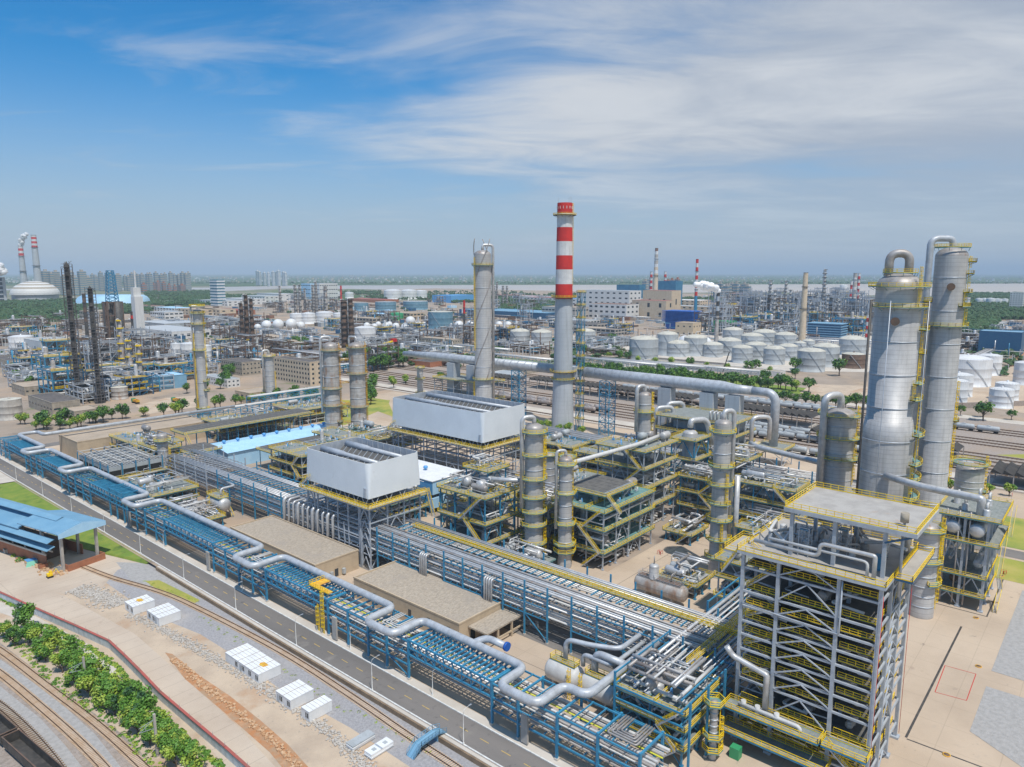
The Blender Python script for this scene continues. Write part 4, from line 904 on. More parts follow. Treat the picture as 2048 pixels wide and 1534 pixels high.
# ================================================ WHITE COOLER BOXES
def rr_path(x0,y0,x1,y1,r,n=6):
    o=[]
    for cx,cy,a0 in ((x1-r,y0+r,-90),(x1-r,y1-r,0),(x0+r,y1-r,90),(x0+r,y0+r,180)):
        for i in range(n+1): a=rad(a0+90*i/n); o.append((cx+r*math.cos(a),cy+r*math.sin(a)))
    return o
def cooler_box(label,x0,y0,x1,y1,zb,zt,ytop,xs,ys,nrows=2,seed=1):
    t=T('air_cooled_condenser',label,'cooler box',((x0+x1)/2,(y0+y1)/2,0))
    P=rr_path(x0,y0,x1,y1,2.2); n=len(P); Q=rr_path(x0+.25,y0+.25,x1-.25,y1-.25,2.0)
    # square lower corner flares into the rounded top: outer skin, inner skin, rim
    B=[(min(max(p[0],x0),x1),min(max(p[1],y0),y1)) for p in rr_path(x0,y0,x1,y1,.5)]
    mb=MB(); mb.add([(p[0],p[1],zb) for p in B]+[(p[0],p[1],zt) for p in P],[(i,(i+1)%n,n+(i+1)%n,n+i) for i in range(n)],sm=True)
    mb.build('wind_wall','acc_white',t)
    mb=MB(); mb.add([(p[0],p[1],zb+.2) for p in Q]+[(p[0],p[1],zt-.01) for p in Q],[(i,n+i,n+(i+1)%n,(i+1)%n) for i in range(n)]); 
    for i in range(0,n):
        p=Q[i]; mb.beam((p[0],p[1],zb+1),(p[0],p[1],zt-.1),.18)
    y=y0+4
    while y<y1-3: mb.beam((x1-.35,y,zb+1),(x1-.35,y,zt-.1),.2,.2); mb.beam((x0+.35,y,zb+1),(x0+.35,y,zt-.1),.2,.2); y+=3.2
    mb.build('wall_lining','grey_steel',t)
    mb=MB(); mb.add([(p[0],p[1],zt) for p in P]+[(p[0],p[1],zt) for p in Q],[(i,(i+1)%n,n+(i+1)%n,n+i) for i in range(n)]); mb.build('rim','line_white',t)
    W=(x1-x0-1.6)/nrows
    MB().box(x0+.6,y0+.6,zb-.1,x1-.6,y1-.6,zb+.15).build('fan_deck','dark_grate',t)
    for k in range(nrows):
        xa=x0+.8+W*k; xb=xa+W; xm=(xa+xb)/2; zr=zt-.6
        mb=MB(); mb.add([(xa+.2,y0+1.2,zb+6.5),(xm,y0+1.2,zr-.8),(xb-.2,y0+1.2,zb+6.5),(xa+.2,y1-1.2,zb+6.5),(xm,y1-1.2,zr-.8),(xb-.2,y1-1.2,zb+6.5)],[(0,3,4,1),(1,4,5,2),(0,1,2),(3,5,4)]); mb.build('fin_panel','dark_grate',t)
        MB().tube([(xm,y0+2.2,zr-.6),(xm,y0+(y1-y0)*.55,zr-.6),(xm,y0+(y1-y0)*.62,zr-.6),(xm,y1-2.2,zr-.6)],[.8,.85,1.15,1.2],14).build('steam_header','pipe_big',t)
        y=y0+2.5
        while y<y1-2:
            mb=MB(); mb.beam((xa+.3,y,zb+6.7),(xm,y,zr-.6),.22).beam((xb-.3,y,zb+6.7),(xm,y,zr-.6),.22); mb.build('rib','galv',t); y+=3.05
        for q in (.3,.62): 
            mb=MB(); ya=y0+(y1-y0)*q; rail_mb(mb,[(xm+W*.27,ya,zb+8.2),(xm+W*.27,ya+10,zb+8.2)],h=.9,st=1.2,t=.1); mb.build('walkway_rail','galv',t)
        if k==0:
            y=y0+3.5
            while y<y1-3: MB().beam((x0+.4,y,zt-1.2),(xm-.9,y+2,zr-.8),.16).build('tie_strut','galv',t); y+=6
    # walkway round the base
    zw=zb-2.6; d=MB(); 
    for a in ((x0-1.9,y0-1.9,x1+1.9,y0-.3),(x0-1.9,y0-.297,x0-.3,y1+1.9)): d.box(a[0],a[1],zw-.3,a[2],a[3],zw)
    d=d.build('walkway','galv',t)
    mb=MB(); rail_mb(mb,[(x1+1.9,y0-1.9,zw),(x0-1.9,y0-1.9,zw),(x0-1.9,y1+1.9,zw)],st=1.5,t=.13); rail_mb(mb,[(x1+1.9,y0-.4,zw),(x0-.4,y0-.4,zw),(x0-.4,y1,zw)],st=1.5,t=.11); mb.build('railing','yellow',d)
    MB().box(x0,y0,zw-1.0,x1,y1,zw-.32).build('support_floor','grey_steel',t)
    q=random.Random(seed)
    for k in range(int((y1-y0)/5)):
        yy=y0+2.5+5*k
        for xx in (x0+.4,x1-.4): 
            mb=MB(); mb.beam((xx,yy,zw-.3),(xx,yy-1.6,zb),.22).beam((xx,yy,zw-.3),(xx,yy+1.6,zb),.22); mb.build('strut','grey_steel',t)
    for xx in [x0+3+6*k for k in range(int((x1-x0)/6))]:
        mb=MB(); mb.beam((xx,y0+.4,zw-.3),(xx-1.6,y0+.4,zb),.22).beam((xx,y0+.4,zw-.3),(xx+1.6,y0+.4,zb),.22); mb.build('strut','grey_steel',t)
    hframe(t,xs,ys,[zw*.25,zw*.5,zw*.75,zw-1.0],0,zw-1,'grey_steel',.45,.34,True,seed=seed)
    mb=MB()
    for (ya,yb) in ((ys[0],ys[0]+4.6),(ys[-1]-4.6,ys[-1])):
        k=5
        for i in range(k):
            a,b=(zw-1)*i/k,(zw-1)*(i+1)/k; mb.beam((x0+.05,ya,a),(x0+.05,(ya+yb)/2,b),.26).beam((x0+.05,yb,a),(x0+.05,(ya+yb)/2,b),.26)
        mb.box(x0-.2,yb-.2 if ya==ys[0] else ya-.2,0,x0+.25,(yb if ya==ys[0] else ya)+.2,zw-1)
    mb.build('tower_bracing','grey_steel',t)
    stair(t,(x1+1,y0-5.5,zw-8.5),(x1+2.2,y0-1.2,zw),1.2); stair(t,(x0-1.4,y1+2,zw),(x0-1.0,y1-3.4,zw+4.5),1.0)
    mb=MB(); mb.box(x0-.35,y0+1.2,zb+.3,x0-.05,y0+2.3,zb+3.6); mb.build('wall_door','grey_steel',t)
    return t
cooler_box('nearer white-walled box of air coolers on a tall grey steel frame',144.6,187.5,167.8,224,25,37,0,[144.9,152.5,160,167.5],[187.8,193.5,199.5,205.5,211.5,217.5,223.7],2,3)
cooler_box('farther and longer white-walled box of air coolers on a dark steel frame',234.5,219.3,265.5,283,23,37,0,[234.8,242,250,258,265.2],[219.6,227.5,235.5,243.5,251.5,259.5,267.5,275.5,282.7],2,4)
# ================================================ BLUE COMPRESSOR HOUSES
def vent(t,x,y,z): MB().lathe([(.45,z-.1),(.45,z+.6),(.95,z+.8),(1.05,z+1.5),(.75,z+1.9),(.01,z+1.95)],x,y,12).build('roof_vent','mid_blue',t)
t=T('compressor_house','two-tier blue clad building with pale roof right of the nearer cooler box','building',(207,230,0))
MB().box(198,214,8.2,217.6,262,13.9,'light_blue').build('upper_wall',None,t); MB().box(198.1,214.1,2.2,217.5,262,6.6).build('lower_wall','light_blue',t); MB().box(199.2,215.4,0,216.5,261,8.1).build('core_wall','dark_metal',t)
MB().box(197.7,213.7,13.92,217.9,262.3,14.2).build('roof','white_panel',t)
MB().box(197.94,214.0,8.25,198.05,262,13.8).box(197.96,214.1,2.3,198.06,262,6.5).build('side_cladding','mid_blue',t)
for x,y in ((207,236),(208,229),(207,246),(208,255)): vent(t,x,y,14.2)
for y in (216,224,232,240,248): MB().box(197.9,y-.15,0,198.3,y+.15,8.1).build('column','navy_steel',t)
for x in (202,207,212,217): MB().box(x-.15,213.9,0,x+.15,214.2,8.1).build('column','navy_steel',t)
MB().box(208,213.6,3.4,210.5,213.98,5.6).build('window','mid_blue',t)
t=T('compressor_house','long light blue roofed building with a row of blue ridge vents','building',(214,360,0))
x0,y0,x1,y1=178,346,251,372; MB().box(x0,y0,0,x1,y1,8.2).build('wall','light_blue',t)
mb=MB(); ym=(y0+y1)/2; mb.add([(x0-.6,y0-.8,8.2),(x1+.6,y0-.8,8.2),(x1+.6,ym,10.2),(x0-.6,ym,10.2),(x1+.6,y1+.8,8.2),(x0-.6,y1+.8,8.2)],[(0,1,2,3),(3,2,4,5)]); mb.add([(x0-.02,y0,8.2),(x0-.02,ym,10.0),(x0-.02,y1,8.2)],[(2,1,0)]); mb.build('roof','light_blue',t)
for k in range(9): vent(t,x0+5+7.8*k,ym,10.1)
# air cooler decks
def fan_deck(label,x0,y0,x1,y1,z,m='dark_grate',legs='blue_steel',walk=True,name='air_cooler_deck',st=True):
    t=T(name,label,'air cooler',((x0+x1)/2,(y0+y1)/2,0)); mb=MB(); mb.box(x0,y0,z-.7,x1,y1,z-.02,'grey_steel'); mb.build('casing',None,t)
    n=max(1,round((x1-x0)/3.2)); s=(x1-x0)/n
    for i in range(n): MB().box(x0+s*i+.09,y0+.12,z-.017,x0+s*(i+1)-.09,y1-.12,z+.10).build('fin_bundle',m,t)
    xs=[x0+.2+(x1-x0-.4)*i/max(1,round((x1-x0)/6)) for i in range(max(1,round((x1-x0)/6))+1)]
    for x in xs:
        for y in (y0+.2,y1-.2):
            MB().box(x-.15,y-.15,0,x+.15,y+.15,z-.71).build('leg',legs,t)
    if walk: deck(t,x0-1.6,y0-1.6,x1+1.6,y0-.02,z-.9,name='walkway',sides='SEW'); deck(t,x0-1.6,y0-.01,x0-.02,y1+.5,z-.9,name='walkway',sides='WN')
    if st: stair(t,(x0-.8,y0-7,z-6),(x0-.8,y0-1.7,z-.9))
    return t
fan_deck('longest dark air cooler deck with yellow rails behind the long blue roof',176,388,256,402,13.5)
fan_deck('dark air cooler deck left of the long blue roof, on blue frame',158,344,172,358,13.2)
fan_deck('dark air cooler deck in front of the long blue roof',190,324,240,336,11)
fan_deck('near dark cooler deck on the teal process frame beside the yard',201,131,218,146,25.6,legs='teal_steel')
# left cooler battery
t=T('cooler_battery','battery of grey fan boxes in three rows on blue columns by the rack','cooler battery',(130,361,0))
x0,y0,x1,y1=119.5,342,143.5,379
for i in range(4):
    for j in range(6):
        xa=x0+i*6; ya=y0+j*6.1; c=MB(); c.box(xa+.3,ya+.3,8.6,xa+5.7,ya+5.7,13.2,'tank_grey'); c.box(xa+.5,ya+.26,8.9,xa+5.5,ya+.32,11.3,'rubber'); c.box(xa+.26,ya+.5,8.9,xa+.32,ya+5.4,11.3,'rubber')
        for k in range(4): c.box(xa+.7+1.2*k,ya+.6,13.21,xa+1.4+1.2*k,ya+5.3,13.3,'dark_grate')
        c.build('fan_box',None,t)
deck(t,x0-1.6,y0-1.8,x1+1.4,y1+1,7.9)
hframe(t,[x0,x0+6,x0+12,x0+18,x1],[y0,y0+9,y0+18,y0+27,y1],[7.6],0,14.5,'blue_steel',.4,.3,False)
for z,k in ((14.7,7),): 
    for i in range(k): MB().tube([(x0+.5,y0+i*6.1,z),(x1-.5,y0+i*6.1,z)],.16,8).build('header_pipe','pipe_white',t)
    for i in range(5): MB().tube([(x0+i*6,y0,z+.5),(x0+i*6,y1,z+.5)],.2,8).build('header_pipe','pipe_white',t)
tb=flat_building('long low building with plain tan roof behind the air coolers',134,424,207,452,9.5,'beige_wall','tan_roof',name='workshop',wins=False)
# ================================================ COLUMNS AND TOWERS
def ptower(label,px,py,top,w_,rows=(),big=(),lads=((20,1,.96),),over=None,m='cladding',r=None,xy=None,arc=(0,360),pw=1.5,n=24,dome=.55,rm='yellow',edge='teal_steel',prof=None,rings=True,group=None):
    p=G(px,py) if xy is None else Vector((xy[0],xy[1],0)); r=r or WD(p,w_)/2; ht=HT(p,top); h=ht-r*dome
    pl=[]
    for i,q in enumerate(rows):
        z=HT(p,q[0] if isinstance(q,tuple) else q); a=q[1:3] if isinstance(q,tuple) else arc; rr_=r
        if prof: rr_=[k[0] for k in prof if k[1]<=z][-1]
        pl.append((z,a[0],a[1],pw,rr_))
    ld=[(a,(b*h if b<=1 and b!=1 or b==1 and False else b),c*h if c<=1 else c) for a,b,c in lads]
    return tower(label,p.x,p.y,h,r,prof,pl,ld,m,over=over,dome=dome,n=n,rm=rm,edge=edge,rings=rings,group=group)
# angles: 0=+x (far right), -90=-y (near right), 180=-x (near left), 90=+y (far left)
ptower('left of two slim silver columns at the edge of the yard, many yellow ring platforms',1067,1122,846,36,(862,908,955,991,1020,1046,1082),lads=((-60,1,.3),(-20,16,33),(-70,30,46)),over=(150,.75,20,2.2))
ptower('right and shorter of the two slim silver columns at the edge of the yard',1129,1132,912,27,(927,984,1045,1086,1100),lads=((-20,1,14),(-10,14,38)),over=(150,.55,14,2.0))
ptower('silver column with a parallel pipe standing at the far edge of the yard',1433,1150,838,33,(862,(930,100,300),967,(1003,100,260),(1037,100,300),(1075,130,300),(1110,100,250)),lads=((-120,24,36),(-140,2,20)),over=(-30,.8,8,2.6))
pipe('silver riser running down the right side of the yard column',[(G(1446,1150)[0]+3.3,G(1446,1150)[1]-2.0,34),(G(1446,1150)[0]+3.3,G(1446,1150)[1]-2.0,2)],1.0,'pipe_silver')
g=G(1664,1060); ptower('stocky silver column with looped overhead pipe left of the widest tower',1664,1060,815,60,(828,872,(912,120,330)),lads=((-100,20,40),(-60,38,50)),over=(150,1.35,6,5.0),pw=2.0)
p=G(1754,1125); zc=HT(p,848); zt=HT(p,575)
t1=tower('widest and tallest silver tower on the right with domed head and yellow platforms',p.x,p.y,HT(p,572),6.95,[(8.2,0),(8.0,zc-4),(7.25,zc+2),(7.0,zc+2.1),(6.95,HT(p,572))],
  [(HT(p,572),0,360,1.9,7.3),(HT(p,612),140,292,1.9,7.3),(HT(p,602),-78,-20,2.4,7.3),(HT(p,657),-105,-25,2.4,7.3),(HT(p,705),-70,-10,2.2,7.3),(HT(p,762),-112,-30,2.2,7.3),(HT(p,793),-118,-60,2.2,7.3),(HT(p,862),-112,-25,2.4,8.6),(HT(p,918),-115,-30,2.4,8.6),(HT(p,948),-118,-35,2.4,8.6),(HT(p,985),-122,-45,2.4,8.6),(HT(p,545),0,360,.6,4.6)],
  [(-120,HT(p,612),HT(p,545)+2,7.3),(-80,HT(p,657),HT(p,612),7.3),(-62,HT(p,762),HT(p,657),7.3),(-112,HT(p,793),HT(p,762),7.4),(-75,HT(p,862),HT(p,795),8.0),(-60,HT(p,918),HT(p,862),8.7),(-110,HT(p,985),HT(p,918),8.7)],over=None,dome=.62,n=40)
t1_=[c for c in t1.children if c.name.startswith('head')]
zt=HT(p,545)
MB().tube([(p.x+.8,p.y-2.2,zt-2),(p.x+.8,p.y-2.2,zt+6.2),(p.x-1.6,p.y+3.2,zt+6.2),(p.x-1.6,p.y+3.2,zt-1)],1.35,16,None,R_=3.4,seg=8).build('overhead_pipe','pipe_dull',t1)
for a in (180,138,15,-100): 
    c,s_=math.cos(rad(a)),math.sin(rad(a)); MB().tube([(p.x+9.6*c,p.y+9.6*s_,2),(p.x+9.6*c,p.y+9.6*s_,HT(p,600))],.13 if a!=138 else .4,8).build('downcomer','dark_metal' if a==138 else 'galv',t1)
def manway(t,x,y,z,ang,r): 
    c,s_=math.cos(rad(ang)),math.sin(rad(ang)); MB().tube([(x+(r-.3)*c,y+(r-.3)*s_,z),(x+(r+1.6)*c,y+(r+1.6)*s_,z)],1.0,14,'dark_metal').tube([(x+(r+1.3)*c,y+(r+1.3)*s_,z),(x+(r+1.7)*c,y+(r+1.7)*s_,z)],1.35,14,'rust').build('manway',None,t)
manway(t1,p.x,p.y,HT(p,640),190,7.3)
q=G(1853,1065); zt=HT(q,512)
t2=tower('second tall silver tower behind the widest one, with a thick pipe down its left side',q.x,q.y,zt,5.35,[(5.5,0),(5.5,20),(5.35,20.2),(5.35,zt)],
  [(HT(q,494),0,360,.4,5.4),(HT(q,523),-80,-25,2.6,5.35),(HT(q,547),-100,-30,2.2,5.35),(HT(q,584),-112,-35,2.2,5.35),(HT(q,611),-130,-85,2.0,5.35),(HT(q,650),100,350,2.0,5.35),(HT(q,838),-90,-10,1.8,5.35)],
  [(-72,HT(q,547),HT(q,512),5.35),(-86,HT(q,584),HT(q,547),5.35),(-108,HT(q,611),HT(q,584),5.35),(-92,HT(q,650),HT(q,611),5.35),(-68,HT(q,960),HT(q,760),5.35)],dome=.6,n=34)
MB().tube([(q.x,q.y,zt+2),(q.x,q.y,zt+6.3),(q.x-5.3,q.y+6.2,zt+6.3),(q.x-5.3,q.y+6.2,8)],1.15,16,None,R_=3,seg=8).build('overhead_pipe','pipe_big',t2)
MB().tube([(q.x-3.2,q.y+6.9,HT(q,640)),(q.x-3.2,q.y+6.9,6)],.85,12).build('side_pipe','pipe_silver',t2); MB().tube([(q.x-6.8,q.y+4.6,HT(q,600)),(q.x-6.8,q.y+4.6,6)],.35,8).build('side_pipe','dark_metal',t2)
manway(t2,q.x,q.y,HT(q,573),195,5.35)
ptower('short wide grey column with yellow railed top behind the drum structure',1930,1045,926,50,((925,0,360),(978,-110,-10)),lads=((-60,10,28),),over=None,pw=1.6)
ptower('bare silver column with beige skirt between the tallest frame and drum structure',1840,1228,1044,44,((1056,0,360),(1117,0,360),(1160,-150,40)),lads=((-60,2,24),(-100,18,31)),over=(100,.7,20,1.6))
ptower('dark-piped silver tower wrapped by spiral strakes behind the farther cooler box',967,850,500,33,((530,90,360),(757,130,300),(818,130,280),(832,130,280)),lads=((165,HT(G(967,850),700),HT(G(967,850),515)),(150,10,30)),over=(-35,.9,2,3.2),rings=True)
o=[c for c in bpy.context.scene.objects if c.get('label','').startswith('dark-piped')][0]; x,y=o.location[:2]; mb=MB()
ra=WD(G(967,850),33)/2+.1
for k in range(3):
    pts=[(x+ra*math.cos(a+k*2.09),y+ra*math.sin(a+k*2.09),30+a*13) for a in [i*.18 for i in range(40)]]
    mb.tube(pts,.3,5,None)
mb.build('strake','pipe_dull',o)
ptower('left of the twin weathered columns joined by bridges beyond the nearer cooler box',668,890,684,30,((700,0,360),(776,0,360),(810,0,360),(842,-90,40)),lads=((-20,2,60),),over=(160,.8,20,3),m='cladding_old',rm='orange_plate')
ptower('right of the twin weathered columns joined by bridges beyond the nearer cooler box',719,884,684,31,((694,90,300),(746,0,360),(812,0,360),(850,0,360)),lads=((-20,2,60),),over=(100,.6,50,3),m='cladding_old',rm='orange_plate')
a=G(668,890); b=G(719,884)
for i,py in enumerate((702,722,768,812,848)):
    z=HT(a,py); t=T('link_bridge','small bridge with orange rails linking the twin columns','bridge',(a.x,a.y,z),'link bridges between the twin columns'); d=(Vector(b)-Vector(a)).normalized(); p1=Vector(a)+d*5+Vector((0,0,z)); p2=Vector(b)-d*5+Vector((0,0,z)); dk=MB().beam(p1,p2,1.2,.2).build('deck','teal_steel',t)
    n=Vector((-d.y,d.x,0))*.6; mb=MB(); rail_mb(mb,[p1+n,p2+n]); rail_mb(mb,[p1-n,p2-n]); mb.build('railing','orange_plate',dk)
ptower('tall thin pale column standing alone left of the twin columns',409,840,618,17,((612,0,360),(626,60,330),(648,60,330),(700,90,300),(762,-100,60),(780,-100,60),(815,90,300)),lads=((-10,30,75),(170,2,60)),over=(160,.6,2,2.0),pw=2.0)
ptower('short column with curved overhead pipe beside the beige office block',542,804,708,18,((712,0,360),),lads=((-20,2,24),),over=(170,.8,3,3))
ptower('grey vertical vessel beside the blue-columned cooler battery',331,966,866,20,((880,0,360),(948,0,360)),lads=((-50,2,18),),m='cladding_old')
ptower('small silver column with yellow rings at the foot of the tallest frame',1424,1516,1400,15,((1405,0,360),(1470,0,360),(1496,0,360)),lads=((-70,1,11),),over=None,pw=1.3)
ptower('pale vessel pair member left, standing behind the slim yard columns',1092,985,905,20,((908,0,360),),xy=(228,176),r=2.6,lads=(),pw=1.2)
ptower('pale vessel pair member right, standing behind the slim yard columns',1118,985,908,20,((912,0,360),),xy=(230,168),r=2.6,lads=(),pw=1.2)
p=G(1287,880,32); tt=ptower('silver column with curved pipe rising from the teal frame near the chimney',0,0,783,28,((822,0,360),(842,-80,60)),xy=(p.x,p.y),r=WD(p,26)/2,lads=((-40,34,52),),over=(160,.8,36,2.4))
ptower('slim banded grey column left of the farther cooler box',841,800,732,12,((735,0,360),(757,0,360),(785,0,360)),lads=(),over=None)
# ================================================ CHIMNEY AND FLUE DUCT
cx,cy=361.9,268.8
C=T('striped_chimney','tallest chimney, grey concrete with red and white bands at the top','chimney',(cx,cy,0)); cc=(cx,cy,0)
def rad_at(z): return 7.3-(z/38)*1.3 if z<38 else 6.0-(z-38)/104*1.4
def band(z0,z1,m,nm):
    k=max(1,int((z1-z0)/6)); return MB().lathe([(rad_at(z0+(z1-z0)*i/k),z0+(z1-z0)*i/k) for i in range(k+1)],cx,cy,40).build(nm,m,C)
zz=[HT(cc,v) for v in (862,597,568,539,511,483,455,427)]; top=HT(cc,406)
band(0,zz[1],'chimney_grey','shaft')
for i in range(1,7): band(zz[i],zz[i+1],('chimney_red','chimney_white')[(i+1)%2],'painted_band')
band(zz[7],top,'chimney_red','painted_band'); MB().lathe([(rad_at(top)+.01,top),(rad_at(top)-.5,top+.05),(rad_at(top)-.6,top-3),(.1,top-3.2)],cx,cy,32).build('mouth','dark_metal',C)
for v in (430,594,742): 
    z=HT(cc,v); ring_platform(C,cx,cy,z,rad_at(z)+.05,2.4,0,360,'dark_metal')
ring_platform(C,cx,cy,HT(cc,757),rad_at(HT(cc,757))+.05,1.3)
for k in range(14):
    a=k*math.pi/7; z=top-3.6; r_=rad_at(z); MB().beam((cx+(r_+.02)*math.cos(a),cy+(r_+.02)*math.sin(a),z),(cx+(r_+.02)*math.cos(a),cy+(r_+.02)*math.sin(a),z+1.6),.45,.2).build('vent_slot','line_white',C)
ladder(C,cx,cy,4.4,-38,90,top); 
for a in (0,90,200,300): MB().beam((cx+4*math.cos(a),cy+4*math.sin(a),top),(cx+4*math.cos(a),cy+4*math.sin(a),top+3.5),.09).build('lightning_rod','galv',C)
# stair tower
st=T('stair_tower','thin blue stair tower with yellow rails against the right side of the chimney','stair tower',(369.5,261.5,0))
hframe(st,[368,371.5],[259.5,263],[8*k for k in range(1,12)],0,88,'blue_steel',.3,.2,True,seed=5)
for k in range(11):
    z=8*k; stair(st,(368.4,259.9+(k%2)*2.6,z),(371.2,259.9+((k+1)%2)*2.6,z+7.6),.8) if k<11 else 0
    deck(st,367.6,259,371.9,263.4,z+8,name='landing')
D=T('flue_duct','very long thick grey flue duct passing the chimney at mid height','duct',(370,300,0))
MB().tube([(372,432,37),(371,400,37.6),(370.5,280,38)],[1.9,3.0,3.2],22).build('duct_section','pipe_big',D)
MB().tube([(371,258,38),(370,215,38),(369.5,166,38),(369,158,38),(369,149,38)],[3.3,3.5,3.5,2.5,2.3],22).build('duct_section','pipe_big',D)
MB().tube([(369,149.02,38),(369,136.5,38),(369,136.5,9)],2.25,20,None,R_=6,seg=10).build('duct_elbow','pipe_big',D)
for k in range(44):
    y=150+k*6.2
    if 257<y<281: continue
    r_=(3.5 if 166<y<258 else 2.4 if y<166 else 3.15 if y<395 else 2.3)+.12; MB().tube([(370.2,y,38),(370.2,y+.3,38)],r_,18,cap=False).build('stiffener_ring','galv',D)
MB().box(364,262,34.5,372.8,276,41.5).build('inlet_box','pipe_big',D)
def lattice(label,x,y,w_,h,m='blue_steel',k=8,name='lattice_support'):
    t=T(name,label,'lattice tower',(x,y,0)); c=[(x-w_/2,y-w_/2),(x+w_/2,y-w_/2),(x+w_/2,y+w_/2),(x-w_/2,y+w_/2)]
    for a in c: MB().beam((*a,0),(*a,h),.42).build('leg',m,t)
    for i in range(k):
        z0,z1=h*i/k,h*(i+1)/k; mb=MB()
        for a,b in zip(c,c[1:]+c[:1]): mb.beam((*a,z0),(*b,z1),.2).beam((*b,z0),(*a,z1),.2).beam((*a,z1),(*b,z1),.24)
        mb.build('lattice_panel',m,t)
    return t
lattice('blue lattice support of the flue duct between chimney and yard columns',370.5,241,7,34.2); lattice('blue lattice support of the flue duct left of the chimney',371,313,7,34.4)
t=T('flue_gas_unit','grey duct boxes and frames under the left half of the flue duct','flue gas unit',(370,350,0)); 
for y in (352,372,344): MB().box(367,y,10,374,y+7,34.6).build('duct_box','chimney_grey',t)
hframe(t,[360,368,380],[335,350,365,385],[6,12,18,24],0,24,'galv',.45,.35,True,seed=8)
for z in (12,24): deck(t,359,334,381,386,z)
t=T('flue_gas_unit','tall grey duct casing with frames under the right half of the flue duct','flue gas unit',(360,165,0))
for y in (196,170,155): MB().box(366.5,y,8,373,y+8,34.4).build('duct_box','chimney_grey',t)
MB().box(345,150,6,364,182,22).build('casing','chimney_grey',t)
hframe(t,[338,346,354,364],[146,156,166,176,186],[6,12,18,25],0,26,'galv',.45,.35,True,seed=9)
for z in (12,18,25): deck(t,336,145,366,188,z)
for k in range(5): MB().tube([(338,150+2*k,25),(338,150+2*k,30),(342,150+2*k,30),(342,150+2*k,22)],.5,8,None,R_=1).build('riser_pipe','pipe_silver',t)
for k,(a,b) in enumerate(((340,190),(348,140),(356,192))): MB().tube([(a,b,10),(a,b,28),(a+8,b-6,28),(a+8,b-6,16)],1.1,12,None,R_=3).build('riser_pipe','pipe_silver',t)
for a in ((376,132),): 
    t2_=T('elbow_platform','yellow-railed deck around the foot of the flue duct elbow','platform',(369,136,0)); hframe(t2_,[362,376],[129,143],[5,10],0,10,'grey_steel',.4,.3); deck(t2_,361,128,377,144,10)
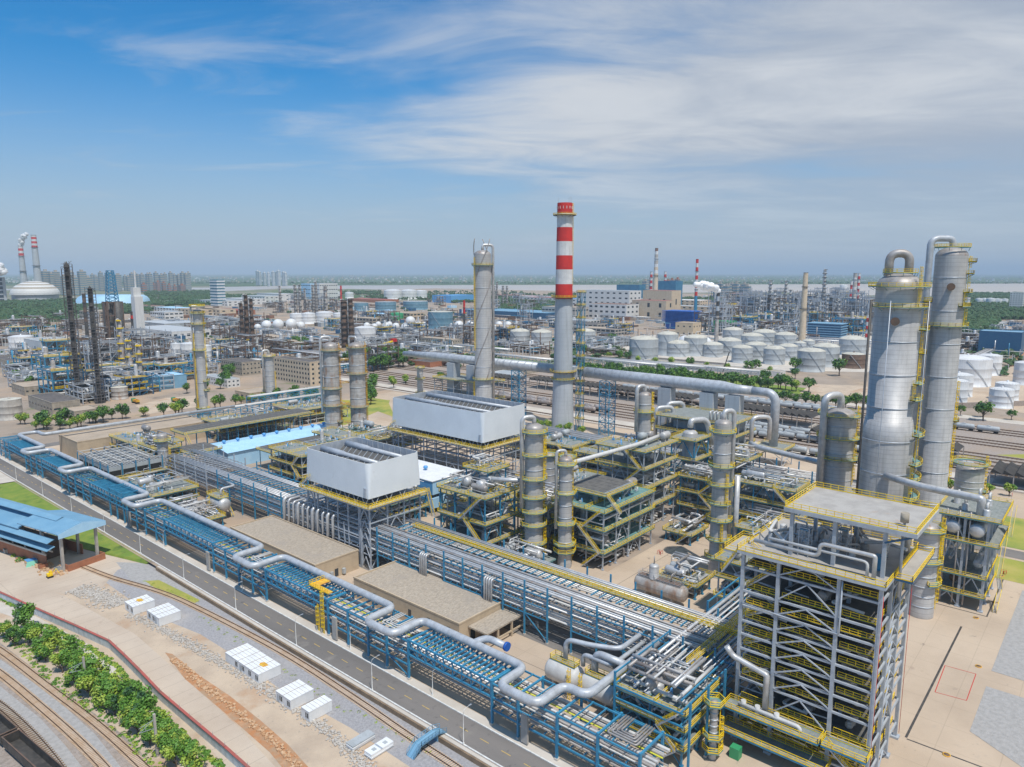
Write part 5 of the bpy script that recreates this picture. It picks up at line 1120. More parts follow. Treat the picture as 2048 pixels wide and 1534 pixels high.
# ================================================ PROCESS STRUCTURES
def valve_mb(mb,x,y,z,s=.5,m='pipe_dull'): mb.box(x-s/2,y-s/2,z,x+s/2,y+s/2,z+s,m); mb.box(x-.06,y-.06,z+s,x+.06,y+.06,z+s*2,'dark_metal'); mb.lathe([(s*.55,z+s*2),(s*.55,z+s*2.12),(.01,z+s*2.12)],x,y,8,'mid_blue')
def module(label,x0,y0,x1,y1,levels,seed,m='blue_steel',dm='deck_grate',cat='process structure',name='process_structure',ves=True,dens=1.0,rails=True,rm='yellow',px=None,py=None,st=True,base=0,edge='teal_steel',group=None,vm=('cladding','pipe_dull','pipe_silver','tank_grey')):
    q=random.Random(seed); t=T(name,label,cat,((x0+x1)/2,(y0+y1)/2,0),group)
    nx=px or max(1,round((x1-x0)/6.5)); ny=py or max(1,round((y1-y0)/6.5)); xs=[x0+(x1-x0)*i/nx for i in range(nx+1)]; ys=[y0+(y1-y0)*i/ny for i in range(ny+1)]
    hframe(t,xs,ys,levels,base,None,m,.4,.3,True,seed=seed)
    zs=[base]+list(levels)
    for i,z in enumerate(levels):
        if i<len(levels)-1 or (x1-x0)<9: deck(t,x0-1,y0-1,x1+1,y1+1,z,dm,rails,edge,rm=rm)
        else:
            u=q.uniform(.3,.5); v=q.uniform(.3,.5); deck(t,x0-1,y0-1,x1+1,y0+(y1-y0)*u,z,dm,rails,edge,rm=rm); deck(t,x0-1,y0+(y1-y0)*u+.01,x0+(x1-x0)*v,y1+1,z-.003,dm,rails,edge,rm=rm,sides='NEW')
    W=min(x1-x0,y1-y0)
    for a,b in zip(zs,zs[1:]+[zs[-1]+6]):
        H=b-a
        if ves and H>2.4:
            for k in range(int(1+dens)):
                r=min(H*.28,W*.16,2.0)*q.uniform(.6,1); cx_=q.uniform(x0+r,x1-r); cy_=q.uniform(y0+r+1,y1-r-1)
                if q.random()<.6:
                    L_=min(6,(x1-x0)*.6); 
                    if q.random()<.5: hvessel(t,(max(x0+r,cx_-L_/2),cy_,a+r+.9),(min(x1-r,cx_+L_/2),cy_,a+r+.9),r,q.choice(vm),zs=a)
                    else: hvessel(t,(cx_,max(y0+r,cy_-L_/2),a+r+.9),(cx_,min(y1-r,cy_+L_/2),a+r+.9),r,q.choice(vm),zs=a)
                elif a>base or len(levels)<2: vvessel(t,cx_,cy_,a+.05,a+min(H-.8,q.uniform(2,4.5)) if b!=zs[-1]+6 else a+q.uniform(2.5,5.5),r*.8,q.choice(vm))
        n=int(dens*(4+(x1-x0)*(y1-y0)/(45 if a!=zs[-1] else 22)))
        for k in range(n):
            r=q.choice((.12,.18,.26,.4)); xa,xb=q.uniform(x0,x1),q.uniform(x0,x1); ya,yb=q.uniform(y0,y1),q.uniform(y0,y1); z=a+q.uniform(.5,H-.9) ; z2=a+q.uniform(.3,H-.6)
            pts=q.choice(([(xa,y0,z),(xa,y1,z)],[(x0,ya,z),(x1,ya,z)],[(xa,ya,z2),(xb,ya,z2),(xb,yb,z2),(xb,yb,z)],[(xa,ya,a),(xa,ya,z),(xb,ya,z),(xb,yb,z)]))
            if len([1 for c in t.children if c.name.startswith('pipe')])<90: MB().tube(pts,r,7,None,R_=r*3,seg=3).build('pipe',q.choice(('pipe_white','pipe_silver','pipe_dull','pipe_silver')),t)
        if dens>=1:
            mb=MB()
            for k in range(int(4*dens)): valve_mb(mb,q.uniform(x0,x1),q.uniform(y0,y1),a+.1,q.uniform(.4,.8),q.choice(('pipe_dull','pipe_silver','tank_grey','mid_blue')))
            mb.build('valve_cluster',None,t)
    zt=zs[-1]
    for k in range(int(dens*(x1-x0)*(y1-y0)/70)+1):
        cx_=q.uniform(x0,x1-2); cy_=q.uniform(y0,y1-2); mb=MB(); mb.box(cx_-.8,cy_-.6,zt+.03,cx_+1.4,cy_+.6,zt+.25,'teal_steel').box(cx_-.5,cy_-.35,zt+.25,cx_+.4,cy_+.35,zt+.95,'tank_grey').lathe([(.3,zt+.25),(.3,zt+1.5),(.02,zt+1.7)],cx_+.9,cy_,8,q.choice(('mid_blue','pipe_silver','pipe_white'))); mb.build('pump_skid',None,t)
    if st:
        for i,(a,b) in enumerate(zip(zs,zs[1:])):
            L_=min((b-a)*1.1,y1-y0-1); 
            if i%2: stair(t,(x0-1.6,y0+.5,a),(x0-1.6,y0+.5+L_,b))
            else: stair(t,(x0-1.6,y0+.5+L_,a),(x0-1.6,y0+.5,b))
    return t
s1=(174.2,162.1,0); z1=[HT(s1,v) for v in (1049,997,955)]
module('blue-legged three-deck process frame with drums left of the slim yard columns',174.2,162.1,190,184,[7,z1[0],z1[1]],11,dens=2,px=2,py=3)
t=T('reactor_drum','pair of silver drums under the top deck of the blue-legged frame','drum',(181,172,0)); 
for y in (168,175): hvessel(t,(178,y,z1[1]+2.6),(189,y,z1[1]+2.6),1.9,'pipe_silver',zs=z1[1])
module('small railed top platform above the drums of the blue-legged frame',180.5,166.5,190,177,[z1[1]+.02,z1[2]],12,dens=1,px=1,py=1,base=z1[1],st=False,ves=False)
s2=(196,128,0)
module('teal multi-deck frame with outside stairs standing directly on the tan yard',196,128,228,148.5,[6.3,14.2,20.5],13,m='grey_steel',dm='teal_steel',dens=2,px=4,py=3)
module('four-deck grey frame carrying a column behind the teal frame',237,137,262,158,[9,17,25,32],14,m='grey_steel',dens=2,px=3,py=3)
t4=T('hanging_reactor','open blue braced frame around a hanging vertical reactor','reactor frame',(280,141,0)); hframe(t4,[274,287],[134.5,145],[7,14,21.5,30],0,30.3,'blue_steel',.5,.38,True,seed=3)
for z in (7,14,21.5,30): deck(t4,273,133.5,288,146,z)
vvessel(t4,280.5,139.8,6,33,3.2,'cladding'); 
for a,b in ((0,7),(7,14),(14,21.5),(21.5,30)): MB().beam((274,134.6,a),(274,139.8,b-.5),.32).beam((274,144.9,a),(274,139.8,b-.5),.32).build('brace','blue_steel',t4)
MB().tube([(280.5,139.8,34),(280.5,139.8,37),(288,136,37),(290,134,26)],1.25,14,None,R_=3,seg=8).build('overhead_pipe','pipe_silver',t4); stair(t4,(289,134,7),(289,142,14)); stair(t4,(289,142,14),(289,134,21.5)); stair(t4,(289,134,21.5),(289,142,30))
module('blue frame with vessels to the right of the hanging reactor',290,118,304,140,[7,14,21],15,dens=2,px=2,py=2)
module('low blue frame with tangled piping between the yard column and tall frame',222,70,236,92,[6,12,17],16,dens=2)
module('yellow-railed low process deck at the foot of the blue frame on the yard',236,116,248,126,[4],17,dens=1.5)
module('tall blue lattice frame behind the yard column',250,84,262,106,[6,12,18,24],18,dens=1.6,m='blue_steel')
module('piping structure between the tallest frame and the wide tower',190,64,212,84,[7,13,18],20,dens=2.2,m='grey_steel')
module('manifold frame under the crossing pipes by the yard drum',196,94,206,106,[4.5],21,dens=2)
module('dense pipe manifold frame behind the teal frame with serpentine pipes',232,165,258,196,[6,12],22,dens=3,m='grey_steel')
module('dense frame with pumps between the cooler boxes',212,188,230,208,[5,10],23,dens=2.4)
module('pipe frame in front of the chimney base',280,160,300,200,[5,10,14],24,dens=2,m='grey_steel')
module('pipe frame beyond the farther cooler box',290,210,312,255,[6,12],25,dens=2)
module('low frame with exchangers left of the blue compressor house',176,214,194,246,[5,10],26,dens=2)
module('low process decks with yellow rails behind the blue truss rack',121,300,139,334,[4.5,8.5],27,dens=2.2,py=3)
module('cluttered pump frame between drum and low process decks',122,268,134,292,[4],28,dens=2.5)
module('grey column frame with yellow stairs below the long blue roof',184,288,222,314,[5,10,15],29,dens=1.6,m='grey_steel')
module('yellow-railed frame beneath the twin weathered columns',226,300,262,340,[6,12],30,dens=2,m='teal_steel')
module('frame with exchangers left of the farther cooler box',232,292,262,300,[8,14],31,dens=2,m='grey_steel')
module('blue frame beside the grey vessel near the cooler battery',146,352,156,372,[6,11,15],32,dens=2)
module('pipe frame at the foot of the tall thin pale column',205,404,250,426,[6,11],33,dens=1.6)
module('drum support frame of the rack crossing by the red valve',124,61,138,76,[4.2,8.4,12],34,dens=2.4,m='blue_steel',px=2,py=2)
module('slim pipe frame between the two slim yard columns',194,150,206,164,[6,12,18],41,dens=3,m='grey_steel',ves=False)
module('exchanger frame behind the blue-legged frame',194,178,208,204,[7,13],42,dens=3)
module('pipe frame beside the hanging reactor and the teal frame',262,118,272,134,[6,12,18],43,dens=2.5,m='blue_steel')
module('pipe frame between yard column and stocky column',262,88,280,112,[6,12],44,dens=3)
module('ground level pump row at the foot of the slim yard columns',176,142,186,158,[3.5],45,dens=3,rails=False,st=False)
module('pipe frame in front of the farther cooler box',214,216,228,236,[7],46,dens=2,m='grey_steel') if False else None
module('small frame beside the tan-roofed building',150,380,170,420,[6,11],47,dens=2.5)
module('exchanger frame behind the tall thin column',262,410,300,440,[6,10],48,dens=2,m='grey_steel')
# horizontal drums
t=T('horizontal_drum','silver horizontal drum on a concrete saddle with yellow ladder beside the sandy yard','drum',(138,278,0)); hvessel(t,(138,273.5,6.2),(138,284.5,6.2),2.7,'pipe_silver'); ladder(t,138,280,2.6,180,0,9.5); deck(t,135.8,274,140.2,284,9.2); stair(t,(141.6,274,0),(141.6,282,9))
pipe('silver pipe arching over the horizontal drum by the sandy yard',[(138,276,9),(138,276,12.5),(144,276,12.5),(146,290,12.5)],.5,'pipe_silver')
for k,(ya,yb) in enumerate(((92.3,99.5),(81.5,89.2))):
    t=T('knockout_drum',['left of two big pale drums with yellow rails under the pipe bend','right of two big pale drums with rust marks under the pipe bend'][k],'drum',(131,ya,0)); hvessel(t,(131,ya,4.2),(131,yb,4.2),2.75,'pipe_white'); deck(t,130,ya,132.2,yb,7.1); ladder(t,131,yb-.2 if k else ya,2.6,180,0,8)
pipe('silver pipe arching from the left pale drum to the crossing rack',[(131.5,96,6.8),(131.5,96,12.6),(133,90,12.6),(136,83.5,12.6),(152,83.5,12.6)],.6,'pipe_big',n=12,R_=2)
pipe('silver pipe arching from the right pale drum into the thick zigzag pipe',[(131.5,87.5,6.8),(131.5,87.5,12.3),(131.5,79.5,12.3)],.85,'pipe_big',n=14,R_=2.4,seg=6)
t=T('yard_drum','grey horizontal vessel with an upright stack on top at the yard edge','drum',(188,101,0)); hvessel(t,(188,94,4.6),(188,109,4.6),2.5,'cladding_old'); vvessel(t,188,104,6.8,11.5,1.5,'cladding'); MB().box(187,94.5,7.12,189,108.6,7.3).build('top_walk','rust',t)
mb=MB(); rail_mb(mb,rect(186.6,94.4,189.4,108.8,7.3),closed=True,t=.06); mb.build('railing','galv',t); MB().tube([(188,104,11.5),(188,104,14)],.18,8).tube([(188,98,7.3),(188,98,9.5),(191,98,9.5)],.25,8,None,.6).build('nozzle','pipe_dull',t)
# crossing rack towards the right
for xs_,l in (([122,130,138,146],'blue crossing rack between front drums and the tallest frame'),([166,176,186,196,206],'blue crossing rack running from the wide rack to the yard column')):
    t=T('crossing_rack',l,'pipe rack',(xs_[0],66,0))
    for x in xs_:
        for y in (60.5 if x>150 else 58.5,76):
            pedestal_col(t,x,y,16.2)
        for z in (7.2,10.4,13.2): MB().box(x-.15,60,z-.35,x+.15,76,z).build('cross_beam','blue_steel',t)
    for z in (7.4,10.6,13.4,16):
        for y in (60.5,76): MB().box(xs_[0],y-.12,z-.35,xs_[-1],y+.12,z).build('side_beam','blue_steel',t)
q_=random.Random(4)
for z in (7.5,10.8,13.7):
    for k in range(11):
        y=61.5+1.3*k; r=q_.choice((.16,.24,.32,.45)); 
        if q_.random()<.8: pipe('silver pipe among those on the crossing rack',[(124+q_.choice((0,6,14)),y,z+r),(214-q_.choice((0,8,30)),y,z+r)],r,q_.choice(('pipe_silver','pipe_silver','pipe_white')) ,group='parallel pipes on the crossing rack')
w_=T('service_walkway','yellow-railed walkway over the crossing rack beside the tallest frame','walkway',(150,68,0)); d=MB().box(138,66.4,14.2,208,67.6,14.3).build('deck','deck_grate',w_)
for y in (66.4,67.6): rail_mb(MB(),[(138,y,14.3),(208,y,14.3)],t=.1).build('railing','yellow',d)
pipe('yellow pipe lying along the crossing rack',[(130,65.2,14.2),(205,65.2,14.2)],.12,'yellow')
# ================================================ TALLEST FRAME (right foreground)
B=T('tall_reactor_frame','tallest grey steel frame of eleven floors with yellow rails and roof canopy','steel structure',(151,43,0))
X0,X1,Y0,Y1=140,163,30.2,56.6; yc=[30.2,37.6,49.2,56.6]; xc=[140,147.5,155,163]
lv=[3.9,9.5,14.8,18.3,21.5,24.8,27.8,31.1,34.4,39.6,43]
hframe(B,xc,yc,[],0,42.9,'grey_steel',.85,.5,False) if False else None
for x in xc:
    for y in yc: MB().box(x-.34,y-.34,0,x+.34,y+.34,42.6).box(x-.8,y-.8,0,x+.8,y+.8,.5).build('column','grey_steel',B)
for i,z in enumerate(lv[:-1]):
    mb=MB()
    for y in yc: mb.box(X0,y-.16,z-.6,X1,y+.16,z-.15)
    for x in xc: mb.box(x-.2,Y0,z-.58,x+.2,Y1,z-.16)
    mb.build('floor_beam','grey_steel',B)
    mb=MB(); mb.box(X0+1.0,Y0+.6,z-.14,X1-.6,Y1-.6,z); d=mb.build('floor_deck','dark_grate',B)
    rb=MB()
    for a,b in zip(yc,yc[1:]): rail_mb(rb,[(X0+1.1,a+.6,z),(X0+1.1,b-.6,z)],st=1.25,t=.10)
    for a,b in zip(xc,xc[1:]): rail_mb(rb,[(a+.6,Y0+.7,z),(b-.6,Y0+.7,z)],st=1.25,t=.10)
    rb.build('railing','yellow',d)
zz_=[.5]+lv
for i,(a,b) in enumerate(zip(zz_,zz_[1:])):
    if i in (1,): continue
    MB().beam((139.75,yc[1]+.3,a+.1 if i else .5),(139.75,43.4,b-.5),.24).beam((139.75,yc[2]-.3,a+.1 if i else .5),(139.75,43.4,b-.5),.24).build('brace','grey_steel',B)
    MB().beam((xc[1]+.3,Y0-.25,a),(151.2,Y0-.25,b-.5),.24).beam((xc[2]-.3,Y0-.25,a),(151.2,Y0-.25,b-.5),.24).build('brace','grey_steel',B)
q_=random.Random(77)
for i,z in enumerate(lv[:-1]):
    for k in range(2):
        y=q_.uniform(Y0+3,Y1-3); r=q_.uniform(.7,1.1); hvessel(B,(143.5,y,z+r+.5),(158,y,z+r+.5),r,q_.choice(('pipe_dull','pipe_silver','cladding_old')),zs=z)
    for k in range(4):
        y=q_.uniform(Y0+1,Y1-1); MB().tube([(142.2,y,z+q_.uniform(1,2.3)),(142.2,y+q_.uniform(2,6),z+1.5),(150,y+3,z+1.5)],q_.choice((.14,.2,.3)),7,None,R_=.6).build('pipe',q_.choice(('pipe_silver','pipe_white','galv')),B)
    if i%2==0: stair(B,(141.8,56.2,z),(141.8,50.2,lv[i+1]),1.0)
    else: stair(B,(143.2,50.2,z),(143.2,56.2,lv[i+1]),1.0)
# top deck
deck(B,138.9,Y0-.9,164.6,57.6,43,'deck_light',True,'grey_steel',th=.5,name='top_deck'); deck(B,145,26.2,163.8,29.2,42.9,'deck_light',True,'navy_steel',name='side_platform')
deck(B,140,57.7,150,61,42.0,'deck_light',True,'grey_steel',name='side_platform'); stair(B,(139.8,61,37),(139.8,57.8,42))
for x in (143.4,158.5):
    for y in (29.6 if 0 else 31,40,48.3): MB().box(x-.35,y-.35,43.05,x+.35,y+.35,52.4).build('canopy_column','grey_steel',B)
c=MB(); c.box(142.6,25.8,52.5,161,49.6,53.0,'deck_light').box(142.4,25.6,52.2,161.2,25.79,53.05,'grey_steel').box(142.4,49.61,52.2,161.2,49.8,53.05,'grey_steel').box(142.4,25.8,52.2,142.59,49.6,53.05,'grey_steel').box(161.01,25.8,52.2,161.2,49.6,53.05,'grey_steel'); c=c.build('canopy',None,B)
rail_mb(MB(),rect(142.6,25.8,161,49.6,53.05),closed=True,st=1.5,t=.10).build('railing','yellow',c); MB().beam((143,31,50),(143,26.2,52.2),.3).beam((158.5,31,50),(158.5,26.2,52.2),.3).build('canopy_brace','navy_steel',B)
MB().tube([(141.3,55,45),(141.3,42,45),(141.3,42,47.6),(141.3,33,47.6),(141.3,32,47.6),(141.3,32,43.2)],.42,12,None,R_=1.2,seg=6).build('pipe','pipe_silver',B); MB().tube([(141.3,52,46.2),(141.3,33.2,46.2),(141.3,33.2,43.2)],.3,10,None,R_=1).build('pipe','pipe_white',B)
MB().tube([(159,30.4,43.1),(159,30.4,50.0),(156,33,50),(150,33,50)],.7,12,None,R_=1.4).build('pipe','pipe_silver',B); MB().tube([(146,28.6,39),(146,28.6,54.8)],.28,10,'galv').tube([(146,28.6,53.8),(146,28.6,55.6)],.75,12,'old_wall').build('vent_stack',None,B)
for k,(x,y,r,h) in enumerate(((148,54,1.0,2.2),(151,51,.9,2.6),(155,54,1.1,2),(146,46,.8,3),(150,44,1.2,2.2),(155,46,1,3.2),(149,38,.9,2.4),(154,37,1.2,2.2),(158,42,.8,3))):
    vvessel(B,x,y,43.05,43.05+h,r*.7,('pipe_silver','cladding_old','pipe_white')[k%3])
for k in range(26):
    y=32+q_.random()*24; x=145+q_.random()*13; MB().tube([(x,y,43.3),(x,y,44+q_.random()*3.5),(x+q_.uniform(-5,5),y,45.5),(x+1,y+q_.uniform(-5,5),45.5)],q_.choice((.15,.22,.35)),8,None,R_=.7).build('pipe',q_.choice(('pipe_silver','pipe_white','pipe_dull')),B)
for (x,y) in ((145,46),(150,40)): 
    w2_=MB()
    for a,b in ((-1,-1),(1,-1),(1,1),(-1,1)): w2_.beam((x+a,y+b,43.05),(x+a,y+b,49),.14)
    for z in (45,47,49): 
        for a,b in (((-1,-1),(1,-1)),((1,-1),(1,1)),((1,1),(-1,1)),((-1,1),(-1,-1))): w2_.beam((x+a[0],y+a[1],z),(x+b[0],y+b[1],z),.12)
    w2_.box(x-1,y-1,48.5,x+1,y+1,48.62,'roof_blue'); 
    w2_.mats=['galv','roof_blue'] ; w2_.m=[0]*(len(w2_.m)-6)+[1]*6; w2_.build('scaffold',None,B)
MB().box(150-3,31.5,43.06,150-2.6,33.4,45.6).box(146.2,31.5,45.6,148.4,33.4,45.7).box(146.2,31.5,43.06,146.5,33.4,45.6).build('step_frame','blue_steel',B)
# lower overhanging walkways, front left
deck(B,135.6,38.2,139.2,57.6,9.3,'deck_grate',True,'blue_steel',name='lower_platform'); deck(B,135.4,36.5,139.2,58,4.0,'deck_grate',True,'blue_steel',name='lower_platform'); deck(B,136,29.5,139.4,37.8,9.2,'deck_grate',True,'blue_steel',name='lower_platform'); stair(B,(137,31,4.3),(137,37,9.2))
MB().tube([(138,58.5,21.5),(138.4,57.3,19.6),(138.4,50.6,18.2),(138.4,49.8,18),(138.4,49.8,9.4)],.62,14,None,R_=1.6,seg=6).build('pipe','pipe_silver',B)
MB().tube([(137.2,55,10.3),(137.2,46,10.3),(137.2,42.5,10.3),(137.2,42.0,9.4)],.42,12,None,R_=.8).build('pipe','pipe_white',B)
for y in (54,51,47): MB().tube([(137.4,y,9.4),(137.4,y,11.2)],.55,10).build('valve_body','pipe_white',B)
MB().tube([(139.5,36.9,42),(139.5,36.9,31),(139.5,48.6,31.2),(139.5,56.5,31.5)],.16,8,None,R_=.5).build('pipe','galv',B); MB().tube([(163.5,29.6,42),(163.5,29.6,1)],.05,6).build('fire_main','red_paint',B); MB().tube([(139.3,29.6,41),(139.3,29.6,2)],.05,6).build('fire_main','red_paint',B)
t=tag(MB().box(133.2,52.8,0,135,54.8,2.4).build('control_box','pipe_green'),'green cabinet at the foot of the tallest frame','cabinet')
# ================================================ DRUM STRUCTURE (right edge)
t=T('drum_structure','multi-deck frame with two round drum heads near the right edge','steel structure',(253,32,0))
hframe(t,[244,251,258,265],[25.8,31.7,37.6],[4.6,10.4,21,28.5],0,None,'grey_steel',.7,.45,True,bm='blue_steel',seed=6)
for z in (4.6,10.4): deck(t,243,25,266,38.6,z)
for z in (21,28.5): deck(t,242.4,22.6,267,39.5,z)
for y in (28.6,34.8): hvessel(t,(243.6,y,24.7),(262,y,24.7),2.15,'pipe_silver',zs=21)
for z0_,z1_ in ((0,4.6),(10.4,21)): stair(t,(246,22.4,z0_),(254,22.4,z1_))
stair(t,(256,21.6,21),(262,21.6,28.5)); stair(t,(254,22.4,4.6),(247,22.4,10.4))
for y,x in ((27,247),(33,250),(36,256),(28,259),(31,262)): vvessel(t,x,y,28.5,30.8,.9,'pipe_silver'); MB().tube([(x,y,30.6),(x,y,32.2),(x+2.5,y,32.2),(x+2.5,y,28.6)],.35,8,None,R_=.7).build('pipe','pipe_white',t)
for y in (30.4,33.2,36.4): MB().tube([(243.4,y,30),(243.4,y,1)],.22,8).build('pipe','pipe_dull',t)
for z in (14,17.5): MB().tube([(245,27,z),(263,27,z)],.45,10).build('pipe','pipe_white',t); MB().tube([(246,35,z),(263,35,z)],.5,10).build('pipe','pipe_silver',t)
hvessel(t,(248,28,13.2),(262,28,13.2),1.3,'tank_white',zs=10.4); hvessel(t,(248,34,7.0),(262,34,7.0),1.1,'rust',zs=4.6)
pipe('thick silver pipe from the widest tower to the drum structure top',[(256,57,33.5),(250,46,33.5),(247.5,30,33.5),(247.5,28.6,33.5),(247.5,28.6,28)],1.15,'pipe_silver',n=14,R_=3,seg=6)
pipe('silver pipe looping between the two tall towers',[(300,60,33),(283,66,33),(276,62,33),(276,60,28)],.9,'pipe_silver',n=12,R_=3)
pipe('long horizontal silver pipe from the blue frame to the stocky column',[(318,128,22),(305,120,24),(296,90,24),(292,86,24)],1.2,'pipe_silver',n=12,R_=4)
pipe('long straight tan pipe sloping between yard column and teal frame',[(192,140,36),(238,141,34),(262,142,34)],.8,'pipe_white',n=12)
pipe('silver pipe joining the blue-legged frame to the left slim column',[(181,170,28),(181,160,29),(187,151,29)],.8,'pipe_silver',n=12)
t=T('wind_flag','small red flag on the right edge of the plant','flag',tuple(G(2022,1005))); p=G(2022,1005); MB().beam((p.x,p.y,0),(p.x,p.y,4),.1).build('pole','galv',t); MB().box(p.x,p.y-.02,2.6,p.x+2.2,p.y+.02,4).build('cloth','red_paint',t)
# rack behind
for ys,l in (([86,96,106,116],'open blue portal rack between stocky column and hanging reactor'),([150,160,170,180,190,200,210,220,230,240,250,260,270],'long far pipe rack running in front of the chimney')):
    rack_bents(l,ys,306,319,[5.5,9,13],17 if ys[0]==86 else 13.4,bs=.4,cs=.5,dia=False)
for k in range(9):
    for z in (5.6,9.1,13.1):
        pipe('silver pipe on the far rack in front of the chimney',[(307+1.35*k,60,z+.3),(307+1.35*k,290,z+.3)],(.25,.35,.2)[k%3],('pipe_silver','pipe_white','pipe_dull')[(k+int(z))%3],group='parallel pipes on the far rack by the chimney')
# rack along the far left edge, going to the upper right
t=rack_bents('blue trussed pipe rack crossing behind the long cooler deck',[0,1],0,1,[1],1) if False else None
for (xa,xb,y0_,z,l) in ((150,330,462,8,'long blue pipe bridge behind the tan-roofed building'),(262,330,470,12,'blue truss pipe bridge behind the twin columns')):
    t=T('pipe_bridge',l,'pipe rack',(xa,y0_,0)); n=int((xb-xa)/9)
    for i in range(n+1):
        x=xa+(xb-xa)*i/n
        for y in (y0_,y0_+7): MB().box(x-.2,y-.2,0,x+.2,y+.2,z).build('column','blue_steel',t)
    for y in (y0_,y0_+7):
        mb=MB(); mb.box(xa,y-.15,z-.4,xb,y+.15,z).box(xa,y-.15,z-3.2,xb,y+.15,z-2.9)
        for i in range(n*3): a=xa+(xb-xa)*i/n/3; b=a+(xb-xa)/n/3; mb.beam((a,y,z-2.9 if i%2 else z-.3),(b,y,z-.3 if i%2 else z-2.9),.16)
        mb.build('side_truss','blue_steel',t)
    for k in range(5): MB().tube([(xa,y0_+1+1.2*k,z+.35),(xb,y0_+1+1.2*k,z+.35)],.3,8).build('pipe','pipe_white',t)
# ================================================ BACKGROUND PLANT
def gpt(px,py): p=G(px,py); return (p.x,p.y)
def tank(label,px,py,w_,top,m='tank_grey',rm='tank_roof',cone=.10,group='pale grey storage tanks of the middle tank farm',stairs=True):
    p=G(px,py); r=WD(p,w_)/2; x,y=p.x+r*.758,p.y+r*.652; h=HT((x-r*.5,y-r*.4),top); t=T('storage_tank',label,'storage tank',(x,y,0),group)
    MB().lathe([(r+.3,0),(r+.3,.5),(r,.52),(r,h*.33),(r+.05,h*.335),(r,h*.34),(r,h*.66),(r+.05,h*.665),(r,h*.67),(r,h)],x,y,36,m).build('shell',None,t)
    MB().lathe([(r+.02,h),(r*.66,h+r*cone*.8),(r*.33,h+r*cone*1.1),(.05,h+r*cone*1.25)],x,y,36,rm).lathe([(.8,h+r*cone*1.2),(.8,h+r*cone*1.25+1),(.02,h+r*cone*1.25+1.1)],x,y,10,m).build('roof',None,t)
    if stairs:
        mb=MB(); n=14; a0=rad(-175+R.uniform(-20,20))
        for i in range(n):
            a=a0+i*.075; b=a+.075; mb.beam((x+(r+.4)*math.cos(a),y+(r+.4)*math.sin(a),h*(1-i/n)),(x+(r+.4)*math.cos(b),y+(r+.4)*math.sin(b),h*(1-(i+1)/n)),.3,.35)
        mb.build('spiral_stair','chimney_grey',t)
        mb=MB(); mb.lathe([(r,h+.9),(r+.08,h+.9),(r+.08,h+1.0),(r,h+1.0)],x,y,30,'galv')
        for i in range(24): a=i*.2618; mb.beam((x+r*math.cos(a),y+r*math.sin(a),h),(x+r*math.cos(a),y+r*math.sin(a),h+1),.09,.09,'galv')
        mb.build('roof_railing',None,t)
    return t
TK=[(1292,727,58,679,'rust-streaked widest grey tank at the left of the middle tank farm'),(1339,712,42,669,''),(1360,714,46,687,''),(1396,713,46,676,''),(1431,715,40,690,''),(1465,712,47,682,''),(1490,727,41,696,''),(1518,722,43,690,''),(1471,690,40,660,''),(1511,697,44,672,''),(1536,690,46,665,''),(1555,730,42,698,''),(1582,722,39,693,''),(1632,745,54,703,'widest grey tank in the front row near the brick stack'),(1661,735,52,694,''),(1604,705,24,686,''),(1578,695,42,670,''),(1621,701,24,682,''),(1716,712,52,679,''),(1040,690,40,663,''),(1084,692,42,665,''),(1173,684,40,663,''),(1128,672,30,655,'')]
for a,b,c,d,l in TK: tank(l or 'pale grey conical-roofed tank of the crowded middle tank farm',a,b,c,d,cone=.22 if not l else .18,group=None if l else 'pale grey conical-roofed tanks')
tank('rusty dark red tank below the grey tanks near the widest tower',1716,738,44,709,'rust','tank_roof',group=None)
for a,b,c,d,l in [(1958,775,88,719,'largest white tank in the fenced yard on the right'),(1991,752,42,712,'white tank behind the largest white tank'),(1930,795,52,751,'cream white tank in front of the largest white tank'),(1923,812,40,763,'white tank partly hidden by the tall tower'),(2026,803,42,768,'white tank behind the small front tank at the right edge'),(2015,818,43,780,'small white tank in front at the right edge'),(2066,772,44,727,'white tank cut by the right picture edge'),(374,722,36,688,'white tank with yellow stripe beside the thin pale column'),(349,718,20,688,'slim white tank left of the yellow-striped tank'),(404,725,28,692,'white tank right of the yellow-striped tank'),(30,706,44,674,'white tank at the left picture edge'),(727,692,42,656,'grey-white tank behind the twin weathered columns')]: tank(l,a,b,c,d,'tank_white','tank_white',.12,None)
for a,b,c,d in [(783,600,36,581),(815,599,34,581),(840,597,26,582),(668,596,20,584),(697,596,17,585),(1690,577,14,570),(590,648,26,628),(614,648,28,627),(646,648,34,625),(676,645,24,627),(1961,608,12,597),(1973,608,12,597),(1986,609,16,597),(2000,609,14,598),(2013,609,12,598)]: tank('distant white tank in a cluster before the river',a,b,c,d,'tank_white','tank_white',.10,'distant white tanks before the river',False)
tank('dark blue banded tank with yellow stair beside the white spheres',879,661,50,624,'tank_blue','tank_roof',.05,None); tank('green-topped tank behind the white spheres',791,641,28,627,'pipe_green','pipe_green',.1,None,False)
for a,b,c,d in [(720,622,28,606),(828,620,50,603),(768,622,42,604)]: tank('wide low grey tank with floating roof beyond the spheres',a,b,c,d,'tank_blue','tank_grey',.02,'wide low tanks beyond the spheres',False)
tank('old round brick-banded tank beside the scaffolded columns',232,800,30,775,'cladding_old','tank_roof',.05,None,False); tank('round concrete tank at the far left edge',8,842,42,800,'concrete','tank_roof',.03,None,False)
